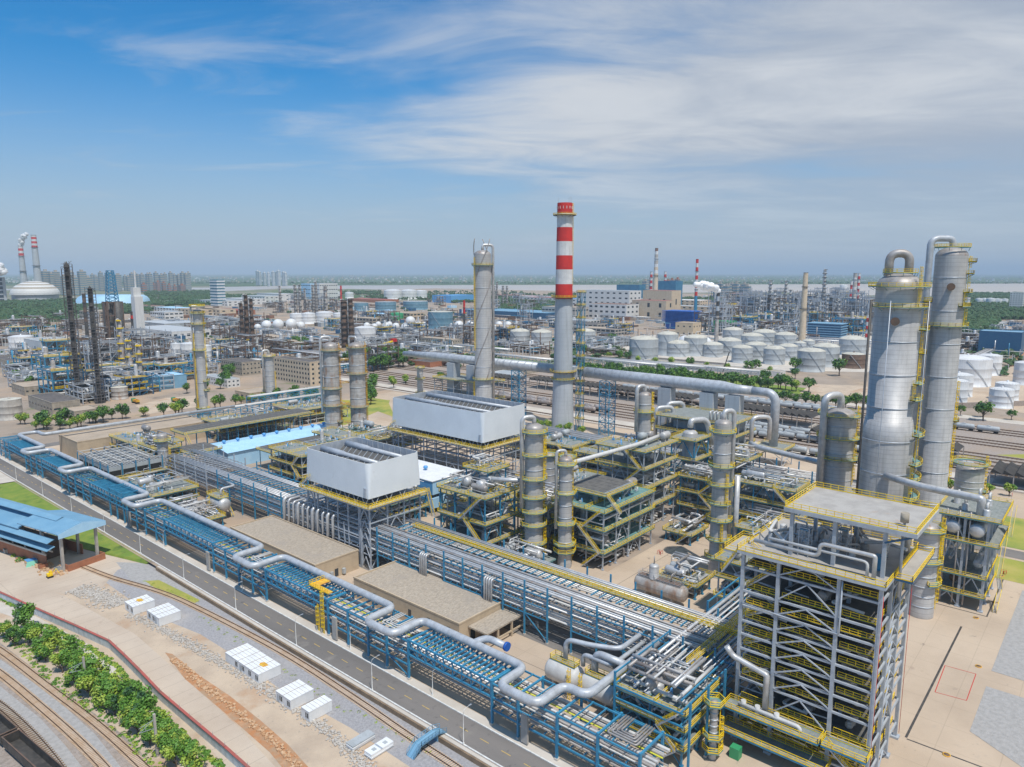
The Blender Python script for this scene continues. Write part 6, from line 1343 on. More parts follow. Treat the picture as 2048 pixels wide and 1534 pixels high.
for a,b,w_,d in [(516,664,14,0),(534,664,20,0),(557,664,22,0),(583,663,22,0),(602,662,16,0),(734,660,13,0),(749,662,13,0),(757,657,12,0),(772,662,15,0),(779,658,13,0),(792,663,15,0),(821,656,20,0),(811,667,18,0),(837,664,18,0),(848,658,12,0),(918,665,20,0),(941,662,18,0),(998,660,15,0),(1016,660,15,0),(1369,700,25,0),(1411,700,22,0)]:
    p=G(a,b); r=WD(p,w_)/2; z=r+r*.35; t=T('sphere_tank','white spherical gas tank on legs'+(' behind the middle tank farm' if a>1300 else ' in the row before the pipe racks'),'sphere tank',(p.x,p.y,0),'white spherical tanks behind the tank farm' if a>1300 else 'white spherical tanks in the row')
    MB().lathe([(max(.02,r*math.sin(k*math.pi/12)),z-r*math.cos(k*math.pi/12)) for k in range(13)],p.x,p.y,22,'tank_white').build('shell',None,t)
    for k in range(8): MB().beam((p.x+r*.9*math.cos(k*.785),p.y+r*.9*math.sin(k*.785),0),(p.x+r*.9*math.cos(k*.785),p.y+r*.9*math.sin(k*.785),z),.5).build('leg','tank_grey',t)
# ---------------- stacks
def stack(label,px,py,top,w_,bands,body='chimney_grey',taper=.65,name='chimney',bz=.5,grp=None,plat=True):
    p=G(px,py); r=WD(p,w_)/2; h=HT(p,top); t=T(name,label,'chimney',(p.x,p.y,0),grp); f=lambda z:r*(1-(1-taper)*z/h)
    z0=h*(1-bz) if bands else h
    if z0>0: MB().lathe([(f(0),0),(f(z0),z0)],p.x,p.y,20,body).build('shaft',None,t)
    for i,m in enumerate(bands):
        a=z0+(h-z0)*i/len(bands); b=z0+(h-z0)*(i+1)/len(bands); MB().lathe([(f(a),a),(f(b),b)],p.x,p.y,20,m).build('painted_band',None,t)
    MB().lathe([(f(h)+.01,h-.4),(f(h)*1.12,h-.3),(f(h)*1.12,h),(f(h)*.8,h),(f(h)*.8,h-2),(.02,h-2)],p.x,p.y,16,'dark_metal').build('mouth',None,t)
    if plat: 
        for q in (.5,.8): MB().lathe([(f(h*q),h*q),(f(h*q)*1.35,h*q),(f(h*q)*1.35,h*q+.8),(f(h*q)*1.3,h*q+.8),(f(h*q)*1.3,h*q+.2),(f(h*q),h*q+.2)],p.x,p.y,16,'dark_metal',sm=False).build('platform',None,t)
    return t
rw_=['chimney_red','chimney_white']
stack('right and taller of two far grey stacks with red bands at the left edge',79,592,470,15,['chimney_white','chimney_red','chimney_white','chimney_red','chimney_white','chimney_red','chimney_white'],taper=.62,bz=.24)
stack('left and shorter of two far grey stacks with red bands at the left edge',51,592,492,14,['chimney_white','chimney_red','chimney_white','chimney_red','chimney_white'],taper=.6,bz=.24)
stack('tan and white banded brown stack of the power plant',1310,606,496,12,['chimney_white','cream_wall','chimney_white','concrete','chimney_white','concrete','chimney_white','brown_roof'],'cream_wall',.5,bz=.46)
stack('slim red and white banded stack left of the tan one',1301,602,543,6,rw_*4,taper=.8,bz=.8); stack('slim red and white banded stack right of the tan one',1329,600,543,6,rw_*4,taper=.8,bz=.8)
stack('tall slim red and white stack right of the power plant',1390,640,518,6.5,rw_*4+['chimney_red'],'blue_steel',.8,bz=.6)
stack('plain tan brick stack behind the tank farm',1603,690,545,14,[],'cream_wall',.62)
stack('grey and white banded stack in the right refinery',1706,615,546,8,['chimney_white','concrete']*3,'concrete',.85,bz=.8); stack('red and white stack, tallest of those left of the widest tower',1714,610,546,5,rw_*5,taper=.95,bz=1); stack('short red and white stack beside the grey banded one',1700,610,562,4.5,rw_*3,taper=.95,bz=1); stack('short red and white stack near the widest tower',1722,640,588,6,rw_*4,taper=.95,bz=1); stack('lowest red and white stack partly behind the widest tower',1732,690,628,6,rw_*4,taper=.95,bz=1)
stack('small red stack in the central refinery',683,612,571,3.6,['chimney_red'],taper=1,bz=1); stack('short stack with orange and black bands among scaffolded columns',175,680,587,6,['rust','dark_metal']*3,'dark_metal',.95,bz=.6); stack('dark slim stack with red top in front of the white tower',270,700,623,7,['dark_metal','chimney_red','dark_metal'],'dark_metal',.9,bz=.3)
stack('red-tipped dark slim column before the strake-wrapped tower',929,680,600,4.5,['dark_metal','chimney_red','chimney_red'],'dark_metal',.95,bz=.5)
stack('dark banded flare column giving off white smoke',1432,690,583,9,['dark_metal','galv','dark_metal','galv','dark_metal'],'cladding_old',.6,bz=.45)
# ---------------- distant columns
def bgcol(label,px,py,top,w_,m='cladding_old',grp=None,rm='dark_metal'):
    p=G(px,py); r=WD(p,w_)/2; h=HT(p,top); t=T('process_column',label,'column',(p.x,p.y,0),grp)
    MB().lathe([(r,0),(r,h*.62),(r*.82,h*.65),(r*.82,h-r*.5),(r*.5,h-r*.1),(.02,h)],p.x,p.y,14,m).build('shell',None,t); n=int(h/7); mb=MB()
    for i in range(1,n+1):
        z=h*i/n-1; rr_=(r if z<h*.63 else r*.85); mb=MB(); mb.lathe([(rr_,z),(rr_+1.5,z),(rr_+1.5,z+1.1),(rr_+1.4,z+1.1),(rr_+1.4,z+.2),(rr_,z+.2)],p.x,p.y,10,rm,R.random()*3,R.random()*3+4,sm=False); mb.build('platform',None,t)
    MB().tube([(p.x-r-.7,p.y+.3,2),(p.x-r-.7,p.y+.3,h+1),(p.x,p.y,h+1),(p.x,p.y,h-1)],.5,6,None,R_=1.5,seg=3).build('side_pipe','pipe_silver',t); return t
for a,b,c,d in [(562,625,572,4.5),(593,640,570,6),(602,640,570,5),(611,620,577,4),(628,630,570,6),(634,632,564,6),(653,640,573,8),(989,612,572,4),(994,612,564,4),(1006,612,572,4.5),(1014,612,572,4.5)]: bgcol('distant grey refinery column among a group before the river',a,b,c,d,grp='distant grey columns of the central refinery')
for a,b,c,d in [(1537,640,561,7),(1545,662,581,6.5),(1568,636,562,6),(1577,650,580,5),(1630,632,583,6),(1560,665,600,6),(1590,640,598,5),(1520,650,605,5),(1617,660,600,5),(1660,650,596,6),(1675,655,602,5),(1650,670,590,6)]: bgcol('distant silver column of the right-hand refinery',a,b,c,d,'cladding',grp='distant silver columns of the right refinery')
bgcol('tallest silver column of the right-hand refinery',1643,650,539,7,'cladding',rm='dark_metal')
for a,b,c,d,l in [(691,700,600,15,'broad dark rusty column pair member behind the twin columns, left'),(704,702,598,11,'dark rusty column behind the twin columns, right'),(497,700,590,9,'left of three dark banded columns beside the beige office block'),(507,702,597,8,'middle of three dark banded columns beside the beige office block'),(487,702,606,8,'shortest of three dark banded columns beside the beige office block')]: bgcol(l,a,b,c,d,'rust')
for a,b,c,d,l in [(247,745,640,9,'pale column beside the white slab tower'),(283,770,690,8,'short pale column right of the white slab tower'),(262,760,680,7,'slim tan column among the scaffolded columns')]: bgcol(l,a,b,c,d,'cladding_old',rm='yellow')
def scaff(label,px,py,top,w_):
    p=G(px,py); r=WD(p,w_)/2; h=HT(p,top); t=T('scaffolded_column',label,'column',(p.x,p.y,0)); MB().lathe([(r*.45,0),(r*.45,h*.97),(.02,h)],p.x,p.y,14,'dark_metal').build('shell',None,t)
    mb=MB(); q=random.Random(px); n=int(h/2.2)
    c=[(p.x+r*math.cos(k*.785),p.y+r*math.sin(k*.785)) for k in range(8)]
    for a in c: mb.beam((*a,0),(*a,h*q.uniform(.93,1.0)),.28)
    for i in range(n):
        z=h*i/n
        for a,b in zip(c,c[1:]+c[:1]):
            if q.random()<.85: mb.beam((a[0],a[1],z),(b[0],b[1],z),.22)
            if q.random()<.2: mb.beam((a[0],a[1],z),(b[0],b[1],z+h/n),.2)
        if q.random()<.35: mb.lathe([(r*.45,z),(r*.95,z),(r*.95,z+.2),(r*.45,z+.2)],p.x,p.y,8,None,sm=False)
    mb.build('scaffolding','scaffold',t)
scaff('taller scaffold-wrapped dark column of the left old refinery',158,800,522,20); scaff('shorter scaffold-wrapped dark column of the left old refinery',200,806,571,19)
p=G(232,690); t=T('coke_tower','blue lattice derrick on top of dark coke drums','derrick',(p.x,p.y,0)); k=WD(p,1); 
for dx in (-9,9): MB().lathe([(9*k,HT(p,648)*.4),(9*k,HT(p,605)),(.1,HT(p,602))],p.x+dx*k*.75,p.y-dx*k*.66,16,'dark_metal').build('drum',None,t)
z0,z1_=HT(p,603),HT(p,541); 
for i in range(9):
    a=z0+(z1_-z0)*i/9; b=z0+(z1_-z0)*(i+1)/9; wa,wb=(9-4*i/9)*k,(9-4*(i+1)/9)*k; mb=MB(); C_=[(-1,-1),(1,-1),(1,1),(-1,1)]
    for (u,v),(s_,r_) in zip(C_,C_[1:]+C_[:1]): mb.beam((p.x+u*wa,p.y+v*wa,a),(p.x+s_*wb,p.y+r_*wb,b),.6).beam((p.x+u*wa,p.y+v*wa,a),(p.x+u*wb,p.y+v*wb,b),.9).beam((p.x+u*wb,p.y+v*wb,b),(p.x+s_*wb,p.y+r_*wb,b),.6)
    mb.build('lattice_panel','blue_steel',t)
hframe(t,[p.x-14*k,p.x,p.x+14*k],[p.y-10*k,p.y,p.y+10*k],[z0*.35,z0*.7,z0],0,z0,'rust',2.2,1.5,True)
p=G(282,700); k=WD(p,1); h1=HT(p,575); t=T('white_tower','plain white enclosed tower slab with a thin mast on top','tower',(p.x,p.y,0)); MB().box(p.x-8*k,p.y-8*k,0,p.x+8*k,p.y+9*k,h1*.86).box(p.x-7*k,p.y-3*k,h1*.86,p.x+7*k,p.y+9*k,h1).build('wall','white_wall',t); MB().beam((p.x,p.y+3*k,h1),(p.x,p.y+3*k,HT(p,541)),1.6).build('mast','chimney_white',t)
# ---------------- far process units (prototypes copied)
def far_unit(seed,Lx,Ly,H,m,rm):
    q=random.Random(seed); t=T('process_unit','x','process unit'); lv=[H*i/3 for i in (1,2,3)]; mb=MB(); nx=max(2,int(Lx/8)); ny=max(2,int(Ly/8))
    for i in range(nx+1):
        for j in range(ny+1):
            if 0<i<nx and 0<j<ny: continue
            x=-Lx/2+Lx*i/nx; y=-Ly/2+Ly*j/ny; mb.box(x-.3,y-.3,0,x+.3,y+.3,H+q.choice((0,0,2)))
    for z in lv:
        for y in (-Ly/2,0,Ly/2): mb.box(-Lx/2,y-.25,z-.6,Lx/2,y+.25,z-.1)
        for x in (-Lx/2,Lx/2): mb.box(x-.25,-Ly/2,z-.6,x+.25,Ly/2,z-.1)
        for k in range(3): x=q.uniform(-Lx/2,Lx/2-8); mb.beam((x,-Ly/2,z-H/3),(x+7,-Ly/2,z-.4),.3)
    mb.build('frame',m,t)
    for z in lv:
        x0=q.uniform(-Lx/2,0); x1=q.uniform(2,Lx/2); mb=MB(); mb.box(x0,-Ly/2,z-.1,x1,Ly/2,z,'dark_grate'); rail_mb(mb,[(x0,-Ly/2,z),(x1,-Ly/2,z)],st=3,t=.22,m=rm); rail_mb(mb,[(x0,-Ly/2,z),(x0,Ly/2,z)],st=3,t=.22,m=rm); mb.build('deck',None,t)
    for k in range(9):
        z=q.uniform(1,H+1); r=q.uniform(.25,.7); x=q.uniform(-Lx/2,Lx/2); y=q.uniform(-Ly/2,Ly/2); x2=q.uniform(-Lx/2,Lx/2)
        MB().tube(q.choice(([(-Lx/2,y,z),(Lx/2,y,z)],[(x,-Ly/2,z),(x,Ly/2,z)],[(x,y,0),(x,y,z),(x2,y,z),(x2,y,z*.5)])),r,6,None,R_=1.5,seg=3).build('pipe',q.choice(('pipe_white','pipe_silver','pipe_dull','pipe_white')),t)
    for k in range(4):
        x=q.uniform(-Lx/2+2,Lx/2-2); y=q.uniform(-Ly/2+2,Ly/2-2); z=q.choice(lv[:2]+[0]); r=q.uniform(1,2)
        if q.random()<.5: hvessel(t,(x-4,y,z+r+.6),(x+4,y,z+r+.6),r,q.choice(('pipe_silver','tank_grey','pipe_dull')),sad=False)
        else: vvessel(t,x,y,z,z+q.uniform(5,12),r,q.choice(('pipe_silver','tank_grey','cladding_old')),n=12)
    t.location=(-900,-900,0); return kids(t)
FU=[far_unit(1,26,18,14,'blue_steel','yellow'),far_unit(2,34,16,10,'grey_steel','galv'),far_unit(3,22,22,20,'rust','galv'),far_unit(4,40,14,9,'rust','galv'),far_unit(5,24,16,26,'grey_steel','galv'),far_unit(6,30,20,12,'navy_steel','yellow')]
FL=['blue steel process unit with yellow rails','low grey process unit with pipes','square rusty brown process unit','long low rusty process unit','tall grey process unit with vessels','dark navy process unit']
def units(spots,zone,sx=1.0,sz=1.0):
    for a,b,k in spots:
        p=G(a,b); place(FU[k],(p.x,p.y,0),R.choice((0,math.pi/2))+R.uniform(-.03,.03),sx*R.uniform(.85,1.25),FL[k]+' '+zone,FL[k]+' '+zone,sx*sz*R.uniform(.8,1.35))
units([(70,745,0),(110,760,0),(40,755,1),(95,730,3),(140,745,5),(215,760,0),(180,770,5),(235,725,2),(255,740,5),(300,735,2),(60,715,1),(215,690,2),(120,640,3),(80,650,3),(150,655,3),(110,690,2),(315,715,3),(20,690,3),(275,765,0),(240,775,1),(205,745,4),(270,730,4),(160,735,2),(340,700,1)]+[(60,725,5),(85,770,1),(125,790,0),(150,775,3),(185,740,2),(165,710,5),(135,665,2),(185,660,4),(225,665,2),(260,705,5),(290,760,1),(320,740,3),(345,760,0),(365,735,1),(25,720,1),(45,675,0),(85,690,3),(195,700,3),(310,690,1),(220,790,1),(175,800,1),(255,790,5),(120,720,0),(90,710,5),(70,660,2),(30,655,3)],'in the left old refinery',1.1,1.15)
units([(430,672,3),(470,690,2),(495,715,2),(520,690,3),(450,715,1),(545,680,1),(580,690,3),(620,675,1),(650,690,3),(475,650,1),(520,650,3),(560,625,2),(590,615,4),(620,620,2),(645,615,4),(668,620,2),(540,615,3),(600,600,2),(440,650,1),(400,660,3),(350,655,1),(560,705,3),(625,705,3),(670,660,0),(480,735,2)],'in the central old refinery',1.15,1.15)
units([(740,700,1),(770,695,3),(800,690,1),(840,685,3),(870,690,2),(900,700,5),(920,690,4),(760,675,5),(820,672,1),(870,675,1),(900,670,3),(940,690,2),(960,680,1),(990,680,3),(1010,700,1),(1030,660,3),(1060,705,3),(930,640,5),(960,635,2),(985,630,4),(1035,612,4),(1060,620,2),(1085,612,4),(1100,635,1),(1130,625,2),(880,610,2),(910,605,3),(1190,690,1),(1215,715,3),(1230,695,1),(1240,668,5)]+[(700,665,3),(720,720,1),(760,735,2),(800,720,3),(850,715,1),(890,730,3),(780,655,2),(830,668,5),(895,655,2),(945,665,4),(975,655,1),(1020,680,5),(1050,680,2),(1080,650,3),(1120,655,5),(1150,665,1),(1190,650,3),(1220,655,0),(650,620,5),(700,630,3),(740,640,5),(1050,640,4),(1160,700,1),(1250,690,1)],'between the spheres and the chimney',1.15,1.05)
units([(1410,665,2),(1440,670,4),(1450,655,2),(1480,650,5),(1500,640,4),(1515,655,0),(1530,640,4),(1555,650,0),(1580,655,4),(1600,650,5),(1620,640,4),(1640,660,0),(1660,650,4),(1680,640,5),(1690,660,0),(1710,650,4),(1460,635,5),(1490,622,4),(1520,620,5),(1550,622,4),(1570,635,0),(1610,622,5),(1645,625,4),(1670,620,4),(1700,630,5),(1475,668,1),(1540,668,3),(1590,668,1),(1650,672,3),(1700,675,0),(1425,640,1),(1400,645,3),(1365,655,1),(1690,600,5),(1720,660,0)]+[(1435,645,4),(1470,640,2),(1490,660,0),(1525,665,5),(1560,672,1),(1575,620,4),(1600,612,2),(1625,655,4),(1645,645,5),(1665,665,2),(1705,655,4),(1715,645,5),(1590,640,4),(1510,630,4),(1460,615,2),(1735,650,2),(1740,670,4),(1480,632,4),(1505,648,4),(1545,640,2),(1585,628,4),(1615,645,4),(1635,632,5),(1655,625,4),(1680,628,4),(1700,645,2),(1640,610,4),(1670,605,4),(1560,610,4),(1530,608,5)],'in the right-hand refinery',1.45,1.25)
units([(400,745,1),(430,720,5),(520,735,1),(385,700,3),(310,775,1),(270,785,0),(360,735,5),(450,700,0),(500,700,5),(600,735,3)],'around the thin pale column',1.0,1.0)
units([(1925,665,1),(1945,680,3),(1960,700,1),(1930,700,3),(1985,690,1),(2010,670,3),(2040,690,0),(1920,720,3),(1900,690,1),(1990,665,1),(2045,665,1)],'behind the white tanks on the right')
# far pipe racks
def rk(seed,L_,H,m):
    q=random.Random(seed); t=T('pipe_rack','x','pipe rack'); mb=MB(); n=int(L_/10)
    for i in range(n+1):
        x=-L_/2+L_*i/n
        for y in (-4,4): mb.box(x-.3,y-.3,0,x+.3,y+.3,H)
        for z in (H-3.4,H-.3): mb.box(x-.25,-4,z-.5,x+.25,4,z)
    for y in (-4,4):
        mb.box(-L_/2,y-.2,H-.5,L_/2,y+.2,H); mb.box(-L_/2,y-.2,H-3.6,L_/2,y+.2,H-3.2)
        for i in range(n*2): x=-L_/2+L_*i/n/2; mb.beam((x,y,H-3.3 if i%2 else H-.4),(x+L_/n/2,y,H-.4 if i%2 else H-3.3),.25)
    mb.build('frame',m,t)
    for k in range(7): MB().tube([(-L_/2,-3.5+k*1.15,H+.3),(L_/2,-3.5+k*1.15,H+.3)],q.uniform(.25,.5),6).build('pipe',q.choice(('pipe_white','pipe_silver','pipe_dull')),t)
    t.location=(-900,-900,0); return kids(t)
RK=[rk(1,90,9,'blue_steel'),rk(2,120,8,'grey_steel'),rk(3,110,10,'rust')]
for a,b,k,r in [(60,690,0,0),(110,700,0,0),(40,740,1,0),(130,770,1,0),(330,690,0,0),(420,640,0,0),(470,645,0,0),(560,670,1,0),(620,690,2,0),(700,655,1,0),(790,680,1,0),(860,700,1,0),(905,655,1,0),(950,705,1,0),(1000,640,2,0),(1020,725,1,0),(560,735,0,0),(480,730,0,0),(700,745,0,1),(1220,735,1,0),(1300,740,1,0),(1400,748,1,0),(1560,680,2,0),(1620,690,1,0),(1680,690,1,0),(1940,650,1,1),(2000,655,1,1),(1960,720,1,1),(1250,640,1,0),(660,722,1,0),(600,720,2,0),(250,690,2,1),(500,620,0,0),(1100,640,1,0)]:
    p=G(a,b); lb=('blue trussed','grey','rusty')[k]+' pipe rack carrying parallel pipes '+('left of the twin columns' if a<690 else 'around the tank farm' if a<1780 else 'behind the white tanks'); place(RK[k],(p.x,p.y,0),(math.pi/2 if r==0 else 0)+R.uniform(-.05,.05),1,lb,lb)
# ---------------- buildings by footprint: near corner px, lengths
def bl(label,px,py,lx,ly,h,wm='white_wall',rm='tan_roof',rows=2,wins=True,sp=4,ww=1.6,wh=1.3,name='building'):
    p=G(px,py); return flat_building(label,p.x,p.y,p.x+lx,p.y+ly,h,wm,rm,.5,name,'building',0,wins,'glass_dark',rows,'WS',ww,wh,True,sp)
bl('five-storey beige office block with regular dark windows left of the twin columns',621,772,13,62,21,'cream_wall','dark_roof',5,True,4.4,2.0,1.9)
bl('low tan building with open bays beside the beige office block',500,808,26,22,8,'beige_wall','tan_roof',1,True,6,3.5,4)
bl('green-grey hall with black roof at the left',106,832,18,52,9,'old_wall','dark_roof',1,True,6,4,1.2); bl('low flat outbuilding beside the black-roofed hall',150,838,16,20,5,'old_wall','tan_roof',1); bl('low tan workshop at the far left',50,792,28,34,7,'old_wall','tan_roof',1)
bl('white windowless cube building left of the scaffolded columns',85,722,34,60,22,'white_wall','tank_grey',1,False)
bl('white low office with flat roof behind the thin pale column',455,776,12,46,7,'white_wall','tank_grey',2); bl('grey roofless workshop with small windows at left',18,740,22,60,9,'old_wall','dark_roof',1)
bl('grey-beige building left of the beige office block',485,752,20,40,13,'old_wall','dark_roof',3)
bl('two-storey cream building behind the office block',560,690,22,60,10,'cream_wall','tan_roof',2); bl('low cream building with small windows in the central plant',610,700,16,50,9,'cream_wall','tan_roof',2); bl('grey stepped building with rows of small windows by the strake-wrapped tower',905,702,18,62,14,'old_wall','tan_roof',3)
t=bl('blue metal-roofed open shed beside the scaffolded columns',305,782,30,26,11,'roof_blue','light_blue',1,False); bl('small blue canopy shed in front of the scaffolded columns',212,790,16,14,6,'roof_blue','light_blue',1,False)
# factories
t=bl('long factory hall with blue-grey roof and a row of white windows',345,680,60,150,12,'white_wall','chimney_grey',1,True,9,5,4); bl('large pale factory roof behind the white slab tower',330,662,70,110,12,'tank_grey','chimney_grey',1,False)
bl('big cream power plant building with red trim',1331,640,40,84,40,'cream_wall','red_roof',2,True,22,6,9,name='power_plant'); bl('taller cream block of the power plant',1342,628,48,80,56,'cream_wall','red_roof',1,True,30,6,14,name='power_plant')
bl('white plant building with rows of small dark windows',1252,640,52,98,32,'white_wall','brown_roof',3,True,14,7,4); bl('long white building with windows behind the small-windowed one',1258,622,60,170,52,'white_wall','tank_grey',4,True,18,8,4)
bl('blue-roofed flat block above the long white building',1278,605,40,90,58,'teal_blue','teal_blue',1,False); bl('large blue clad block beside the striped power stacks',1350,612,44,60,74,'teal_blue','teal_blue',1,False)
bl('peach coloured block below the bright blue slatted unit',1385,675,28,30,22,'beige_wall','tan_roof',2,True,9,3,2)
p=G(1378,660); t=T('cooling_unit','bright blue slatted cooling unit above the spheres','cooling unit',(p.x,p.y,0)); 
for i in range(9): MB().box(p.x-5,p.y-8,14+2.2*i,p.x+35,p.y+52,14.9+2.2*i).build('slat','deep_blue',t)
MB().box(p.x,p.y-3,0,p.x+30,p.y+47,33).build('core','deep_blue',t)
bl('green box building right of the smoke column',1458,668,30,30,20,'pipe_green','pipe_green',1,False); bl('small bright blue box right of the green one',1470,664,20,20,16,'deep_blue','deep_blue',1,False)
p=G(1680,682); t=T('louvred_building','blue building with horizontal white louvres in the right refinery','building',(p.x,p.y,0)); MB().box(p.x,p.y,0,p.x+30,p.y+48,24).build('wall','navy_steel',t)
for i in range(6): MB().box(p.x-1,p.y-1,2+3.6*i,p.x+31,p.y+49,3.2+3.6*i).build('louvre','roof_blue',t)
MB().box(p.x-1,p.y-1,24,p.x+31,p.y+49,25).build('roof','roof_blue',t)
bl('long low roof in two blues left of the chimney',1092,640,90,260,14,'navy_steel','roof_blue',1,False); bl('pale blue warehouse before the river',902,606,120,90,24,'mid_blue','mid_blue',1,False)
bl('low red-roofed hall before the river',770,606,60,190,10,'brick','red_roof',1,False)
bl('blue building with orange side at the right edge',2040,712,34,44,28,'navy_steel','roof_blue',1,False); bl('white office by the right edge before the woodland',2044,620,30,30,46,'white_wall','tank_grey',8,True,6,3,2)
for i,(a,b,lx,ly,h,wm,rm) in enumerate([(1435,626,60,200,14,'cream_wall','tank_grey'),(1400,612,80,220,16,'cream_wall','white_panel'),(1490,606,60,60,30,'cream_wall','red_roof'),(1175,655,40,90,12,'white_wall','tank_grey'),(1195,665,30,70,14,'concrete','dark_roof'),(1230,672,36,90,10,'concrete','tan_roof'),(1010,668,30,80,12,'beige_wall','tan_roof'),(1150,640,50,90,26,'concrete','tan_roof'),(820,640,40,60,14,'beige_wall','tan_roof'),(770,640,30,70,12,'white_wall','light_blue'),(745,650,30,60,12,'old_wall','tan_roof'),(1045,750,30,50,5,'old_wall','red_roof'),(1020,758,20,26,4,'white_wall','tank_grey'),(1560,755,14,150,5,'white_wall','old_wall'),(1440,738,16,120,4,'old_wall','dark_roof'),(1340,732,16,110,4,'old_wall','tan_roof'),(860,735,24,34,5,'brick','dark_roof'),(700,615,60,120,14,'concrete','tan_roof'),(455,613,70,170,16,'white_wall','tank_grey'),(492,610,70,150,18,'white_wall','chimney_grey'),(530,606,70,150,22,'white_wall','tank_grey'),(560,603,60,150,26,'white_wall','chimney_grey'),(480,630,40,160,10,'brick','red_roof'),(440,632,40,120,14,'cream_wall','tan_roof'),(400,632,50,110,14,'cream_wall','tan_roof'),(330,640,40,70,16,'white_wall','tank_grey'),(350,625,50,120,10,'white_wall','light_blue'),(300,620,40,120,10,'concrete','brown_roof'),(640,600,80,80,60,'white_wall','tank_grey'),(622,600,60,60,60,'light_blue','tank_grey'),(1180,612,60,120,20,'white_wall','mid_blue'),(1120,606,80,160,16,'white_wall','red_roof'),(1085,603,80,140,16,'white_wall','tank_grey'),(1060,598,60,200,12,'concrete','red_roof'),(180,640,60,60,18,'old_wall','tan_roof'),(1500,612,50,90,22,'white_wall','tank_grey'),(1600,606,60,90,26,'white_wall','tank_grey'),(1640,604,60,110,20,'concrete','tan_roof'),(1570,604,60,90,16,'white_wall','red_roof'),(1935,612,40,50,24,'white_wall','brick')]):
    bl(f"far {({'cream_wall':'cream','white_wall':'white','concrete':'grey','old_wall':'weathered','beige_wall':'beige','brick':'brick','light_blue':'pale blue'})[wm]} building with {({'tank_grey':'pale grey','white_panel':'white','red_roof':'red','dark_roof':'dark','tan_roof':'tan','light_blue':'light blue','chimney_grey':'blue-grey','brown_roof':'brown','mid_blue':'blue','old_wall':'dull','brick':'orange'})[rm]} roof, "+['left of the river bend','beyond the tank farm','between pipe racks','near the far bank road','by the rail yard'][i%5]+(', the largest' if ly>=150 else ', very low' if h<13 else ''),a,b,lx,ly,h,wm,rm,2 if h<30 else 4,h>9,16 if ly>100 else 9,7,3)
# office tower left
p=G(437,612); k=WD(p,1); h=HT(p,559); t=T('office_tower','curved white and blue banded office tower left of centre','office tower',(p.x,p.y,0)); MB().box(p.x-8*k,p.y-14*k,0,p.x+8*k,p.y+14*k,h).build('glass_wall','tank_blue',t)
for i in range(9): MB().box(p.x-8.6*k,p.y-14.6*k,h*i/9+2,p.x+8.6*k,p.y+14.6*k,h*i/9+5.4).build('floor_band','white_panel',t)
# dome, cooling structure
p=G(72,602); r=WD(p,86)/2; hd=HT(p,562); t=T('dome_hall','huge low cream dome with brown stripes at the left','dome',(p.x,p.y,0)); MB().lathe([(r*.93,0),(r*.93,hd*.33)],p.x,p.y,40,'chimney_grey').build('wall',None,t)
n=10
for i in range(n):
    a=i/n*1.5; b=(i+1)/n*1.5; f=lambda u:(r*math.cos(u)*.985+.5,hd*.33+(hd*.67)*math.sin(u)/math.sin(1.5)); MB().lathe([f(a),f(b)],p.x,p.y,40,('white_wall','old_wall')[i%2] if i>1 else 'white_wall').build('roof_ring',None,t)
bl('steel and glass boiler house at the far left edge',-6,606,30,60,84,'chimney_grey','tank_grey',6,True,20,12,10)
p=G(205,612); t=T('coal_shed','very long light blue arched roof behind the scaffolded columns','shed',(p.x,p.y,0)); q0=G(150,612); q1=G(262,612); d=(q1-q0); L_=d.length; d.normalize(); nn=Vector((-d.y,d.x,0)); mb=MB(); V=[]; 
for s_ in (0,1):
    for i in range(9): a=math.pi*i/8; c=q0+d*L_*s_+nn*(60-60*math.cos(a)); V.append((c.x,c.y,(HT(q0,590)-8)*math.sin(a)+8))
mb.add(V,[(i,i+1,i+10,i+9) for i in range(8)]+[tuple(range(9))[::-1],tuple(range(9,18))],None,True); mb.build('roof','light_blue',t); MB().beam(q0,q0+d*L_,2,16).build('wall','white_wall',t)
# city blocks
q=random.Random(9)
def towers_row(x0,x1,base,tops,n,wm,label,group,wpx=(4,8)):
    for i in range(n):
        a=x0+(x1-x0)*(i+q.uniform(.1,.9))/n; p=G(a,base+q.uniform(-1.2,1.2)); k=WD(p,1); w_=q.uniform(*wpx)*k; h=HT(p,q.uniform(*tops)); t=T('high_rise',label,'high-rise',(p.x,p.y,0),group)
        MB().box(p.x-w_/2,p.y-w_/2,0,p.x+w_/2,p.y+w_/2,h).build('wall',wm,t)
        mb=MB(); n_=max(3,int(h/9))
        for j in range(n_): z=h*(j+.3)/n_; mb.box(p.x-w_/2-.4,p.y-w_/2-.4,z,p.x+w_/2+.4,p.y+w_/2+.4,z+h/n_*.4)
        mb.build('window_bands','tank_blue',t)['kind']='stuff'; MB().box(p.x-w_*.2,p.y-w_*.2,h,p.x+w_*.2,p.y+w_*.2,h+8).build('roof_house',wm,t)
towers_row(86,182,590,(541,556),12,'concrete','near grey-blue residential high-rise right of the far stacks','near high-rises right of the far stacks',(7,13))
towers_row(185,385,582,(544,553),26,'concrete','hazy high-rise on the left skyline','hazy high-rises on the left skyline',(5,8)); towers_row(512,578,572,(541,546),9,'white_wall','pale high-rise of the cluster beyond the river','pale high-rises beyond the river',(4,6))
towers_row(285,370,584,(562,572),7,'brick','orange residential block behind the wood','orange residential blocks behind the wood',(6,10)); towers_row(1430,1498,600,(566,573),9,'concrete','grey residential block behind the smoking column','residential blocks behind the smoking column',(8,12)); towers_row(1283,1300,594,(558,562),2,'concrete','dark residential block left of the tan stack','residential blocks behind the power plant',(8,10)); towers_row(1330,1358,590,(557,562),3,'brick','reddish residential block right of the tan stack','reddish blocks behind the power plant',(7,9))
